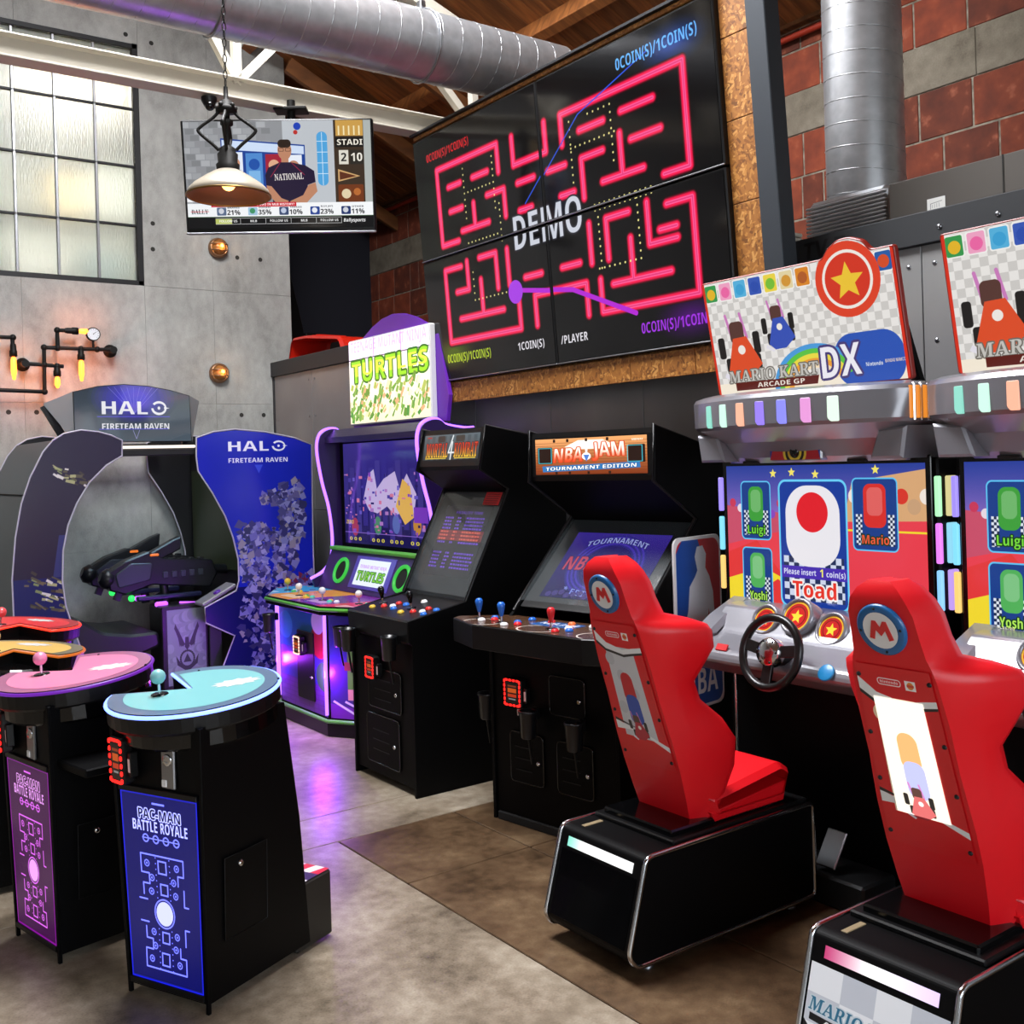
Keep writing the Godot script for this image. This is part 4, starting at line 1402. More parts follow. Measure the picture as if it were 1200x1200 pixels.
	coin_door(t, 0.02, 0.52, 0.36, 0.22, 0.49)
	coin_door(t, -0.01, 0.235, 0.36, 0.27, 0.49)

func sticker(key: String, c: Color) -> StandardMaterial3D:
	if mats.has(key):
		return mats[key]
	var a := Art.new(128, 64, c)
	for i in 5:
		a.rect(12, 8 + i * 11, 104 - fmod(i * 31.0, 30.0), 4, c.darkened(0.45))
	return printed(key, a.tex(), 0.5)

func build_basketball() -> void:
	var t := thing("basketball_arcade_cabinet", "black upright arcade cabinet with a glowing orange header and a player silhouette on its side", "arcade machine", Vector3(3.5, 0, -3.965), deg_to_rad(-81.5), "upright arcade cabinets")
	var a := Art.new(640, 256, col("9c4e22"))
	a.fade(0, 0, 640, 256, col("e8a468"), col("7a3212"))
	for i in 12:
		a.rect(0, 30 + i * 20, 640, 2, col("6b2c10"))
	a.rr(14, 60, 90, 120, 6, col("24120c"))
	a.rr(540, 60, 90, 120, 6, col("24120c"))
	for x in [14.0, 530.0]:
		a.path([Vector2(x + 6, 66), Vector2(x + 84, 66), Vector2(x + 84, 174), Vector2(x + 6, 174), Vector2(x + 6, 66)], 4, col("3fb8c8"))
	a.poly(V2([180, 60, 260, 16, 400, 16, 470, 60, 420, 80, 220, 80]), col("fff4e4"))
	a.text("NBA", 200, 118, 96, col("fff0e0"), 170, 0.12, "Droid Sans", -0.03, 6, col("c8401a"), 0.0, false, col("e2502a"))
	a.text("JAM", 430, 114, 96, col("fff0e0"), 180, -0.05, "Droid Sans", 0.0, 6, col("c8401a"), 0.0, false, col("e2502a"))
	a.circ(306, 130, 26, col("f6f2ee"))
	a.poly(V2([296, 30, 318, 30, 312, 110, 302, 110]), col("f6f2ee"))
	a.poly(V2([290, 120, 324, 120, 306, 168]), col("4a78c8"))
	a.poly(V2([40, 196, 600, 176, 604, 216, 44, 238]), col("2f6fae"))
	a.text("TOURNAMENT EDITION", 322, 207, 24, col("ffffff"), 520, 0.1, "Droid Sans", -0.035, 2, col("10335c"))
	for x in [110.0, 190.0, 300.0, 420.0]:
		a.rr(x, 4, 14, 22, 4, col("24120c"))
		a.rr(x + 10, 236, 14, 18, 4, col("24120c"))
	a.text("MIDWAY", 590, 26, 12, col("fff2e2"), 60)
	var s := Art.new(512, 420, col("261a66"))
	s.fade(0, 0, 512, 420, col("3d2aa0"), col("24165c"))
	for i in 7:
		s.circ(256, 210, 200.0 - i * 10, [col("2f2690"), col("4a34c0")][i % 2])
	s.circ(256, 210, 130, col("2a1c74"))
	s.text("TOURNAMENT", 256, 78, 34, col("a9b4ff"), 330, 0.0, "Droid Sans", 0.0, 2, col("1a1250"), 34)
	s.text("NBA", 120, 200, 84, col("d6466a"), 170, 0.1, "Droid Sans", -0.05, 5, col("3b1060"))
	s.text("JAM", 330, 250, 84, col("e07a4a"), 170, 0.0, "Droid Sans", 0.1, 5, col("3b1060"))
	s.text("* EDITION *", 256, 362, 34, col("8f9cff"), 300, 0.0, "Droid Sans", 0.0, 2, col("1a1250"), -24)
	for i in 14:
		s.circ(40 + i * 34, 400 - (i % 3) * 8, 16, col("4c3a8c"))
	var D := {"fb": Vector2(0.5, 0.04), "ft": Vector2(0.5, 0.82), "m0": Vector2(0.29, 1.02), "m1": Vector2(-0.14, 1.43), "q0": Vector2(0.17, 1.65), "q1": Vector2(0.17, 1.885), "b1": Vector2(-0.36, 1.76), "b0": Vector2(-0.36, 0.03),
		"s0": 0.12, "s1": 0.85, "sw": 0.78, "sign": printed("basket_header", a.tex(), 0.3, 1.25), "screen": printed("basket_screen", s.tex(), 0.2, 0.75),
		"side": V2([0.5, 0.0, 0.5, 0.86, 0.33, 1.0, 0.3, 1.03, -0.135, 1.45, 0.19, 1.645, 0.18, 1.9, -0.37, 1.77, -0.37, 0.0]),
		"trim": V2([0.33, 1.0, 0.3, 1.03, -0.125, 1.45, 0.19, 1.645, 0.18, 1.9, -0.3, 1.78])}
	upright(t, 0.8, D)
	# wide four-player deck: chamfered outline seen from above
	var plan := V2([-0.6, -0.56, -0.62, -0.5, -0.42, -0.32, 0.42, -0.32, 0.62, -0.5, 0.6, -0.56, 0.35, -0.66, -0.35, -0.66])
	obj("control_deck", MB.new(Transform3D(TOPV, Vector3.ZERO) * xf(Vector3(0, 0, 0.9))).prism(plan, -0.04, 0.075, 0.004), mat("black_plastic"), t)
	var k := Art.new(768, 256, col("4a3226"))
	for i in 24:
		k.rect(0, i * 11, 768, 9, [col("503627"), col("44301f"), col("5a3d2c")][i % 3])
	for x in [150.0, 384.0, 618.0]:
		for r in [70.0, 64.0]:
			k.circ(x, 190, r, col("d8d2c8") if r > 66 else col("4a3226"))
	k.rr(300, 40, 170, 90, 10, col("2a5a9c"))
	k.text("NBA JAM", 384, 84, 34, col("f0e8dc"), 140)
	var pl := []
	for p in plan:
		pl.append(p)
	obj("deck_art", MB.new(Transform3D(TOPV, Vector3.ZERO)).sheet(MB.inset(MB.ccw(plan), 0.006), 0.977), printed("basket_deck", k.tex(), 0.22), t)
	var blue := mat("stick_blue", col("2166c8"), 0.25)
	var red := mat("stick_red", col("d3242a"), 0.25)
	var wht := mat("key_white")
	var UPF := Basis(Vector3(1, 0, 0), Vector3(0, 0, -1), Vector3(0, 1, 0))
	var spots := [[-0.47, 0.50, 0], [-0.27, 0.54, 0], [0.06, 0.54, 1], [0.35, 0.5, 1]]
	for q in spots:
		joystick(t, Transform3D(UPF, Vector3(q[0], 0.978, q[1])), red if q[2] else blue)
		for i in 3:
			button(t, Transform3D(UPF, Vector3(q[0] + 0.07 + 0.045 * (i % 2), 0.978, q[1] + 0.05 - 0.045 * i)), [wht, red, blue][(i + q[2]) % 3])
	for i in 4:
		button(t, Transform3D(UPF, Vector3(-0.2 + i * 0.13, 0.978, 0.4)), [blue, red, mat("key_orange", col("e8703a"), 0.3), wht][i])
	card_reader(t, Transform3D(Basis(), Vector3(-0.22, 0.645, 0.49)), 0.115, 0.135)
	obj("white_tag", MB.new().box(Vector3(-0.2, 0.545, 0.495), Vector3(0.05, 0.03, 0.004)), mat("white_plastic"), t)
	cup_holder(t, Vector3(-0.09, 0.53, 0.56))
	cup_holder(t, Vector3(0.2, 0.52, 0.56))
	cup_holder(t, Vector3(-0.46, 0.55, 0.48))
	coin_door(t, -0.17, 0.33, 0.22, 0.24, 0.49)
	coin_door(t, 0.14, 0.33, 0.22, 0.24, 0.49)
	coin_door(t, 0.1, 0.66, 0.22, 0.18, 0.49)
	obj("base_skid", MB.new().box(Vector3(0, 0.02, 0.1), Vector3(0.76, 0.04, 0.8), 0.004), mat("rubber"), t)
	# player silhouette panel on the near side: white figure on blue and red
	var g := Art.new(192, 420, col("f2f2f2"))
	g.rr(6, 6, 180, 408, 30, col("c8202c"))
	g.poly(V2([30, 6, 96, 6, 112, 40, 100, 110, 84, 150, 70, 240, 84, 330, 60, 414, 30, 414, 6, 390, 6, 36]), col("1f4fa8"))
	g.rr(6, 300, 180, 114, 26, col("1f4fa8"))
	var body := V2([82, 48, 92, 24, 116, 22, 130, 44, 126, 78, 142, 100, 156, 140, 160, 200, 176, 262, 164, 270, 144, 216, 134, 180, 132, 250, 150, 306, 50, 306, 56, 262, 34, 262, 24, 238, 50, 178, 58, 120, 82, 96, 92, 82])
	g.poly(body, col("dfe6ee"))
	g.text("NBA", 96, 356, 62, col("ffffff"), 140)
	var lp := Transform3D(Basis(Vector3(0, 0, -1), Vector3(0, 1, 0), Vector3(1, 0, 0)), Vector3(0.415, 0.96, -0.1))
	obj("league_badge_panel", MB.new(lp).prism(rounded(rect2(0.38, 0.82), 0.05), 0.0, 0.012, 0.003), mat("white_plastic"), t)
	obj("league_badge", MB.new(lp).sheet(rounded(rect2(0.37, 0.81), 0.048), 0.0125), printed("league_badge", g.tex(), 0.3), t, "white player silhouette on blue and red")

# ------------------------------------------------------------------ four-player brawler with neon edges
func build_brawler() -> void:
	var t := thing("brawler_arcade_machine", "wide four-player arcade machine edged in purple neon under a bright green and white sign", "arcade machine", Vector3(3.5, 0, -6.53), -PI / 2)
	var lam := mat("black_laminate")
	var neon := glow("purple_neon", Color(0.62, 0.4, 1.0), 2.6)
	# flat prints
	var a := Art.new(640, 400, col("f4f0e6"))
	a.fade(0, 0, 640, 400, col("fbf7ff"), col("f1e7c4"))
	a.rect(0, 0, 640, 92, col("f6eaff"))
	a.text("TEENAGE MUTANT NINJA", 320, 46, 52, col("d8b8f4"), 610)
	for x in [212.0, 430.0]:
		a.rect(x, 0, 5, 92, col("b27ad8"))
	a.rect(0, 88, 640, 5, col("5b3a78"))
	a.text("TURTLES", 326, 150, 104, col("8fd428"), 610, 0.0, "Droid Sans", -0.015, 9, col("1f6b12"))
	a.text("TURTLES", 326, 140, 60, col("d8ee4a"), 600, 0.0, "Droid Sans", -0.015)
	var rng := RandomNumberGenerator.new()
	rng.seed = 8
	for i in 170:
		var p := Vector2(rng.randf() * 640, 232 + rng.randf() * 168)
		var l := rng.randf_range(14, 46)
		a.line(p, p + Vector2(l * 0.6, -l).rotated(rng.randf_range(-0.5, 0.5)), rng.randf_range(8, 24), [col("7fa84a"), col("4f8f3c"), col("a8b85a"), col("6ea33e"), col("e8ddb0"), col("efe6c8"), col("5f8f35"), col("d9a77a")][rng.randi() % 8])
	var sc := Art.new(640, 420, col("2c1f6e"))
	sc.fade(0, 0, 640, 420, col("3a2c8c"), col("1a1450"))
	for i in 14:
		sc.rect(i * 48, 40 + fmod(i * 61.0, 90.0), 34, 300, col("352a84").lightened(0.03 * (i % 3)))
	sc.poly(V2([150, 230, 190, 130, 230, 110, 250, 190, 300, 150, 380, 120, 410, 190, 460, 130, 520, 210, 500, 290, 430, 270, 380, 300, 320, 260, 250, 290, 190, 280]), col("cbb8e8"))
	sc.poly(V2([380, 260, 430, 150, 480, 180, 500, 300, 440, 330]), col("e8b65a"))
	for q in [[80, 350, "a8385a"], [250, 340, "4a8a6a"], [380, 330, "5a6ab8"], [520, 330, "c88a3a"]]:
		sc.circ(q[0], q[1], 26, col(q[2]), 38.0)
		sc.text("0 0 0", q[0], 400, 14, col("e8d84a"), 90)
	for i in 120:
		var p := Vector2(rng.randf() * 640, rng.randf_range(120, 370))
		sc.rect(p.x, p.y, rng.randf_range(4, 26), rng.randf_range(4, 20), [col("4a3ca0"), col("6a5ac8"), col("2a1f60"), col("8a4ac0"), col("b07ac8"), col("d87aa0")][rng.randi() % 6])
	sc.text("ZERO", 40, 330, 16, col("f0c84a"), 56)
	sc.rect(0, 372, 640, 3, col("8a6ad0"))
	sc.rect(500, 260, 90, 60, col("7a3ac0"))
	var dk := Art.new(768, 256, col("7a2a9a"))
	var tones := ["45aede", "f0a03c", "7a2a9a", "d82a5a"]
	for i in 4:
		dk.poly(V2([i * 192 - 40, 256, i * 192 + 60, 0, i * 192 + 262, 0, i * 192 + 190, 256]), col(tones[i]))
		dk.rr(i * 192 + 26, 196, 110, 34, 8, col(tones[i]).lightened(0.55))
		dk.line(Vector2(i * 192 + 190, 256), Vector2(i * 192 + 262, 0), 5, col("f2eaf4"))
	for i in 30:
		dk.circ(fmod(i * 131.0, 768.0), fmod(i * 67.0, 256.0), 5 + i % 7, col(tones[(i + 1) % 4]).darkened(0.15))
	var lo := Art.new(384, 420, col("2c4f9c"))
	lo.rect(0, 0, 384, 170, col("2d6fb4"))
	lo.rect(0, 170, 384, 130, col("45489c"))
	lo.rect(0, 300, 384, 120, col("5f2a86"))
	for i in 6:
		for j in 5:
			lo.rect(4 + j * 78 + (39 if i % 2 else 0), 304 + i * 20, 72, 16, col("6c3494"))
	for q in [[50, 80, 60, "3f9fd8"], [330, 120, 70, "c8283c"], [360, 260, 60, "3a8a3c"], [30, 220, 50, "6a3ab0"], [320, 40, 50, "e8e0f0"]]:
		lo.circ(q[0], q[1], q[2], col(q[3]))
	var lo2 := Art.new(256, 420, col("3b3f86"))
	lo2.rect(0, 200, 256, 220, col("443278"))
	lo2.rr(60, 90, 70, 250, 26, col("5fae35"))
	lo2.rr(170, 60, 70, 280, 26, col("58a331"))
	lo2.rect(50, 190, 200, 34, col("8a4a2a"))
	lo2.rect(60, 300, 180, 44, col("e0b08a"))
	lo2.poly(V2([0, 360, 256, 410, 256, 420, 0, 420]), col("7a2aa8"))
	for i in 4:
		lo2.line(Vector2(10 + i * 40, 350), Vector2(110 + i * 60, 418), 9, col("f0ecf4"))
	# base: convex front in three facets, seen from above (x, forward)
	var base := V2([-0.76, -0.38, 0.76, -0.38, 0.76, 0.16, 0.25, 0.48, -0.51, 0.48, -0.76, 0.28])
	var flip := PackedVector2Array()
	for p in base:
		flip.append(Vector2(p.x, -p.y))
	obj("base_plinth", MB.new(Transform3D(TOPV, Vector3.ZERO)).prism(flip, 0.0, 0.09, 0.006), mat("black_plastic"), t)
	obj("base_cabinet", MB.new(Transform3D(TOPV, Vector3.ZERO)).prism(MB.inset(MB.ccw(flip), 0.015), 0.085, 0.8, 0.003), lam, t)
	var loop := []
	for p in base:
		loop.append(Vector3(p.x, 0.1, p.y))
	obj("green_trim", MB.new().tube(loop, 0.013, 8, true), mat("lime_trim", col("5fb544"), 0.35), t, "lime green edge trim")
	obj("base_art", MB.new(Transform3D(Basis(), Vector3(0, 0, 0.4665))).sheet(V2([-0.495, 0.12, 0.235, 0.12, 0.235, 0.79, -0.495, 0.79]), 0.0), printed("brawler_base", lo.tex(), 0.3), t)
	for s in [-1, 1]:
		var a0 := Vector3(0.25 if s > 0 else -0.51, 0, 0.48)
		var b0 := Vector3(0.76 * s, 0, 0.16 if s > 0 else 0.28)
		var d := (b0 - a0).normalized()
		var n := Vector3(d.z, 0, -d.x) * (-1.0 if s > 0 else 1.0)
		n = Vector3(absf(n.x) * s, 0, absf(n.z))
		var L := a0.distance_to(b0)
		var bs := Basis(d * s, Vector3.UP, n)
		obj("base_art", MB.new(Transform3D(bs, (a0 + b0) / 2 - n * 0.0135)).sheet(V2([-L / 2 + 0.02, 0.12, L / 2 - 0.02, 0.12, L / 2 - 0.02, 0.79, -L / 2 + 0.02, 0.79]), 0.0), printed("brawler_base_side", lo2.tex(), 0.3), t)
	for q in [[-0.51, 0.482], [-0.56, 0.45], [0.25, 0.482]]:
		obj("neon_tube", MB.new().rod(Vector3(q[0], 0.14, q[1]), Vector3(q[0], 0.79, q[1]), 0.011, 10), neon, t, "upright purple neon tube")
	var door := MB.new().prism(rounded(rect2(0.26, 0.46), 0.015), 0.0, 0.01, 0.003)
	var dn := obj("service_door", door, mat("black_plastic"), t)
	dn.position = Vector3(-0.07, 0.42, 0.467)
	obj("lock", MB.new(xf(Vector3(0.1, -0.07, 0.01), Vector3(90, 0, 0))).lathe([Vector2(0.011, 0.0), Vector2(0.011, 0.008), Vector2(0.006, 0.01)], 14), mat("chrome"), dn)
	card_reader(t, Transform3D(Basis(), Vector3(-0.11, 0.555, 0.478)), 0.1, 0.13, Color(0.95, 0.7, 0.6))
	cup_holder(t, Vector3(-0.49, 0.68, 0.55))
	cup_holder(t, Vector3(0.42, 0.68, 0.46))
	# control deck
	var plan := V2([-0.95, -0.14, -0.98, -0.28, -0.56, -0.54, 0.3, -0.54, 0.72, -0.3, 0.74, -0.14, 0.7, 0.1, -0.7, 0.1])
	obj("control_deck", MB.new(Transform3D(TOPV, Vector3.ZERO)).prism(plan, 0.8, 0.855, 0.004), lam, t)
	var dl := []
	for p in plan:
		dl.append(Vector3(p.x, 0.835, -p.y))
	obj("deck_trim", MB.new().tube(dl, 0.012, 8, true), mat("lime_trim"), t, "lime green edge trim")
	obj("deck_art", MB.new(Transform3D(TOPV, Vector3.ZERO)).sheet(MB.inset(MB.ccw(plan), 0.012), 0.857), printed("brawler_deck", dk.tex(), 0.25), t)
	var UPF := Basis(Vector3(1, 0, 0), Vector3(0, 0, -1), Vector3(0, 1, 0))
	var kc := [mat("key_white"), mat("key_green", col("2fae4a"), 0.3), mat("key_yellow", col("d9b53a"), 0.3), mat("key_teal", col("46c4a8"), 0.3)]
	for i in 4:
		var x := -0.72 + i * 0.37
		var f := 0.3 if i in [0, 3] else 0.38
		joystick(t, Transform3D(UPF, Vector3(x, 0.857, f)), kc[2] if i == 0 else kc[0], false)
		for j in 3:
			button(t, Transform3D(UPF, Vector3(x + 0.08 + 0.045 * j, 0.857, f - 0.02 + 0.03 * (j % 2))), kc[(i + j) % 4])
	# riser with speaker rings and a small lit name sign
	var r0 := Vector2(0.06, 0.86)
	var r1 := Vector2(-0.06, 1.13)
	obj("riser", MB.new(Transform3D(PROF, Vector3.ZERO)).prism(PackedVector2Array([r0, r1, Vector2(-0.2, 1.13), Vector2(-0.2, 0.86)]), -0.715, 0.715, 0.003), mat("purple_panel", col("3a1a5c"), 0.4), t)
	for s in [-1, 1]:
		var T := on_face(r0, r1, 0.5, s * 0.44, 0.002)
		var ring := []
		for i in 28:
			ring.append(Vector3(0.085 * cos(TAU * i / 28.0), 0.085 * sin(TAU * i / 28.0), 0.004))
		obj("speaker_ring", MB.new(T).tube(ring, 0.014, 8, true), glow("green_ring", Color(0.25, 0.85, 0.3), 0.7), t, "lit green speaker ring")
		obj("speaker_mesh", MB.new(T).sheet(disc2(0.075, 28), 0.001), mat("rubber"), t)
	var ns := Art.new(256, 128, col("e9f0ff"))
	ns.text("TEENAGE MUTANT NINJA", 128, 40, 16, col("c98af0"), 220)
	ns.text("TURTLES", 128, 82, 44, col("7fc828"), 226, 0.0, "Droid Sans", 0.0, 4, col("1f6b12"))
	obj("name_plate_frame", face_slab(r0.lerp(r1, 0.12), r0.lerp(r1, 0.92), -0.26, 0.3, -0.006), mat("purple_frame", col("5a4ab8"), 0.3), t)
	obj("lit_name_sign", face_sheet(r0.lerp(r1, 0.2), r0.lerp(r1, 0.84), -0.2, 0.24, 0.009), printed("brawler_name", ns.tex(), 0.3, 1.0), t)
	obj("screen_sill", MB.new().box(Vector3(0, 1.145, -0.07), Vector3(1.43, 0.03, 0.06), 0.008), mat("lime_trim"), t)
	# screen box
	obj("screen_box", MB.new().box(Vector3(0, 1.55, -0.27), Vector3(1.43, 0.82, 0.24), 0.006), lam, t)
	obj("screen", MB.new(xf(Vector3(0, 1.55, -0.147))).sheet(rect2(1.3, 0.74), 0.0), printed("brawler_screen", sc.tex(), 0.12, 0.8), t)
	obj("back_cabinet", MB.new().box(Vector3(0, 0.95, -0.4), Vector3(1.44, 1.9, 0.1), 0.004), lam, t)
	# side wings with their neon outline
	var edge := curve([Vector2(-0.42, 1.98), Vector2(-0.34, 1.978), Vector2(-0.2, 2.0), Vector2(-0.14, 2.035), Vector2(-0.06, 2.03), Vector2(0.0, 1.985), Vector2(0.02, 1.87), Vector2(-0.015, 1.64), Vector2(-0.065, 1.44), Vector2(-0.087, 1.21), Vector2(-0.067, 1.05), Vector2(0.0, 0.966), Vector2(0.1, 0.92)], 5)
	var wing := PackedVector2Array()
	for p in edge:
		wing.append(p)
	wing.append(Vector2(0.08, 0.85))
	wing.append(Vector2(-0.44, 0.85))
	var stripe := Art.new(256, 512, col("2f86c8"))
	for i in 8:
		stripe.poly(V2([i * 70 - 100, 512, i * 70 - 70, 512, i * 70 + 60, 0, i * 70 + 30, 0]), col("e8eef4"))
	stripe.circ(130, 70, 60, col("c83a2c"))
	for s in [-1, 1]:
		obj("side_wing", MB.new(Transform3D(PROF, Vector3.ZERO)).prism(wing, s * 0.73 - 0.012, s * 0.73 + 0.012, 0.002), mat("wing_purple", col("2a1850"), 0.3), t)
		var path := []
		for p in edge:
			path.append(Vector3(s * 0.73, p.y + 0.004, p.x + 0.012))
		obj("neon_tube", MB.new().tube(path, 0.012, 8), neon, t, "purple neon tube following the wing")
		if s > 0:
			obj("wing_art", MB.new(Transform3D(Basis(Vector3(0, 0, -1), Vector3(0, 1, 0), Vector3(1, 0, 0)), Vector3(0.744, 0, 0))).sheet(flip_x(MB.inset(MB.ccw(wing), 0.01)), 0.0), printed("wing_stripes", stripe.tex(), 0.3), t)
	obj("canopy", MB.new(Transform3D(PROF, Vector3.ZERO)).prism(V2([-0.03, 1.93, -0.03, 1.97, -0.1, 2.03, -0.42, 2.0, -0.42, 1.93]), -0.72, 0.72, 0.004), mat("canopy_purple", col("231246"), 0.25), t)
	# lit topper: a board with a domed purple back piece
	obj("topper_back", MB.new(xf(Vector3(0, 0, -0.24))).prism(V2(dome()), -0.02, 0.012, 0.003), mat("topper_purple", col("6a2ab0"), 0.35), t)
	obj("topper_case", MB.new(xf(Vector3(0.0, 2.37, -0.205))).box(Vector3.ZERO, Vector3(1.16, 0.63, 0.05), 0.008), mat("white_plastic"), t)
	obj("lit_topper_sign", MB.new(xf(Vector3(0.0, 2.37, -0.1785))).sheet(rect2(1.14, 0.61), 0.0), printed("brawler_topper", a.tex(), 0.3, 1.35), t)
	omni("neon_light", t, Vector3(0.25, 0.4, 0.52), Color(0.65, 0.2, 1.0), 0.4, 0.03)
	omni("neon_light", t, Vector3(-0.53, 0.4, 0.52), Color(0.65, 0.2, 1.0), 0.3, 0.03)

func flip_x(p: PackedVector2Array) -> PackedVector2Array:
	var o := PackedVector2Array()
	for q in p:
		o.append(Vector2(-q.x, q.y))
	return o

func dome() -> Array:
	var o := [-0.62, 2.03, 0.68, 2.03, 0.72, 2.2, 0.64, 2.5]
	for i in 9:
		var u := i / 8.0
		o.append(0.62 - 1.22 * u)
		o.append(2.62 + 0.2 * sin(PI * u))
	o.append(-0.62)
	o.append(2.5)
	return o

# ------------------------------------------------------------------ two racing machines and their seats
func build_racers() -> void:
	var m1 := make_racer()
	var m2: Node3D = m1.duplicate()
	m2.name = numbered("racing_arcade_machine")
	add_child(m2)
	m2.position = Vector3(3.6, 0, -2.77 + 1.14)
	m2.set_meta("label", "silver racing machine at the right edge, behind the chair with the glowing back")
	make_seat(Vector3(2.87, 0, -2.865), "red moulded racing chair on a plain black base, before the left racing machine", false)
	make_seat(Vector3(2.87, 0, -1.725), "red moulded racing chair with a glowing back panel on a chequer-printed base", true)

func racer_art() -> Dictionary:
	var a := Art.new(768, 448, col("ece9e4"))
	a.checks(0, 0, 768, 448, 26, col("efece8"), col("d2cfcb"))
	a.rect(0, 410, 768, 38, col("fbf0dc"))
	var tones := ["e8b92c", "f06aa8", "3fa4d8", "2f50b0", "7ac23c", "d89a3a", "b5602c"]
	for i in 7:
		a.rr(6 + i * 66, 54, 60, 66, 8, col("f8f6f2"))
		a.rr(10 + i * 66, 58, 52, 58, 6, col(["3a9a50", "f4a6c8", "58b4e0", "3a5ab8", "f0d84a", "e8d8a8", "e08a2a"][i]))
		a.circ(36 + i * 66, 90, 19, col(tones[i]))
	a.rr(700, 54, 62, 66, 8, col("f8f6f2"))
	a.rr(704, 58, 54, 58, 6, col("2a5fa8"))
	a.circ(731, 88, 20, col("d8502a"))
	kart(a, 120, 246, 1.25, col("e2502a"))
	kart(a, 300, 200, 0.9, col("3a54b8"))
	# colour field on the right: red over blue, plain
	a.circ(597, 122, 118, col("e2452a"))
	a.circ(597, 122, 92, col("f6efe6"))
	a.circ(597, 122, 82, col("d83a26"))
	star(a, 597, 128, 62, col("f2c83a"))
	a.rr(510, 290, 250, 170, 70, col("2f57b8"))
	var bands := ["4f9fe0", "5fc84a", "f2e04a", "f2a23a", "fbe4c0"]
	for i in 5:
		arc_band(a, Vector2(430, 446), 175.0 - i * 20, 20.0, col(bands[i]))
	a.text("MARIO KART", 250, 388, 40, col("c9c6c0"), 380, 0.1, "Droid Serif", -0.01, 4, col("6f6a62"))
	a.poly(V2([84, 410, 440, 410, 430, 438, 84, 438]), col("5f1c14"))
	a.text("ARCADE GP", 280, 424, 16, col("f4ece0"), 200, 0.1)
	a.text("DX", 530, 372, 100, col("f4f2fa"), 150, 0.08, "Droid Sans", -0.03, 8, col("4a3f78"))
	a.text("Nintendo", 650, 393, 12, col("f2f2f4"), 60)
	a.text("BANDAI NAMCO", 724, 388, 10, col("f2d8c8"), 70)
	a.rect(0, 0, 10, 448, col("d8331f"))
	a.rect(758, 0, 10, 448, col("d8331f"))
	var s := Art.new(896, 520, col("e2384a"))
	s.fade(0, 0, 896, 180, col("2a3f9a"), col("8a6ac0"))
	s.poly(V2([0, 180, 300, 190, 896, 150, 896, 520, 0, 520]), col("e8414f"))
	s.poly(V2([0, 150, 330, 180, 330, 230, 0, 300]), col("c8506a"))
	s.poly(V2([0, 330, 150, 280, 330, 460, 420, 520, 0, 520]), col("e23a3a"))
	s.poly(V2([0, 430, 180, 380, 560, 520, 0, 520]), col("f2d832"))
	s.poly(V2([60, 520, 250, 420, 330, 470, 260, 520]), col("e23a3a"))
	s.poly(V2([600, 60, 896, 20, 896, 190, 560, 200]), col("d9a878"))
	for i in 7:
		s.circ(610 + i * 48, 110 + (i % 2) * 34, 26, [col("f2e6dc"), col("d8382c"), col("c9a07a")][i % 3])
		s.circ(30 + i * 40, 140 + (i % 3) * 20, 16, [col("c83a5a"), col("e8d8e4"), col("8a4ac0")][i % 3])
	for q in [[240, 30], [330, 26], [440, 34], [700, 20]]:
		star(s, q[0], q[1], 18, col("f6e66a"))
	s.rect(570, 225, 326, 7, col("f2d832"))
	var cards := [[78, 62, 142, 212, "3f9f3c", "Luigi", "7ae03c"], [78, 312, 142, 212, "52b05a", "Yoshi", "b4ee5a"], [604, 52, 178, 240, "d8302c", "Mario", "f05a3c"]]
	for q in cards:
		s.rr(q[0] - 5, q[1] - 5, q[2] + 10, q[3] + 10, 20, col("5fc4f4"))
		s.rr(q[0], q[1], q[2], q[3], 16, col("1c3f8a"))
		s.checks(q[0] + 10, q[1] + q[3] * 0.5, 26, q[3] * 0.44, 9, col("dfe6f2"), col("24304f"))
		s.checks(q[0] + q[2] - 36, q[1] + q[3] * 0.5, 26, q[3] * 0.44, 9, col("dfe6f2"), col("24304f"))
		s.rr(q[0] + q[2] * 0.24, q[1] + 16, q[2] * 0.52, q[3] * 0.62, 26, col(q[4]))
		s.rr(q[0] + q[2] * 0.32, q[1] + 28, q[2] * 0.36, q[3] * 0.4, 20, col(q[4]).lightened(0.25))
		s.text(q[5], q[0] + q[2] / 2.0, q[1] + q[3] - 34, 30, col(q[6]), q[2] * 0.62, 0.0, "Droid Sans", 0.0, 4, col("14381c"))
	s.rr(262, 52, 316, 466, 34, col("6ad0fa"))
	s.rr(270, 60, 300, 450, 28, col("1a3c9a"))
	s.checks(282, 330, 276, 160, 24, col("cfd8ee"), col("26345c"))
	s.rr(296, 74, 248, 292, 100, col("eceaf0"))
	s.circ(420, 170, 72, col("e2202c"))
	s.rect(270, 366, 300, 44, col("4a34b0"))
	s.text("Please insert", 356, 388, 20, col("e4e8ff"), 150)
	s.text("1", 456, 386, 28, col("f6f06a"))
	s.text("coin(s)", 520, 388, 20, col("e4e8ff"), 84)
	s.text("Toad", 420, 450, 56, col("e8382c"), 200, 0.0, "Droid Sans", 0.0, 7, col("f6f2f0"))
	s.text("Credit(s) 86/89", 100, 508, 12, col("f0e8b0"), 110)
	return {"sign": printed("racer_marquee", a.tex(), 0.25, 0.85), "screen": printed("racer_screen", s.tex(), 0.12, 0.95)}

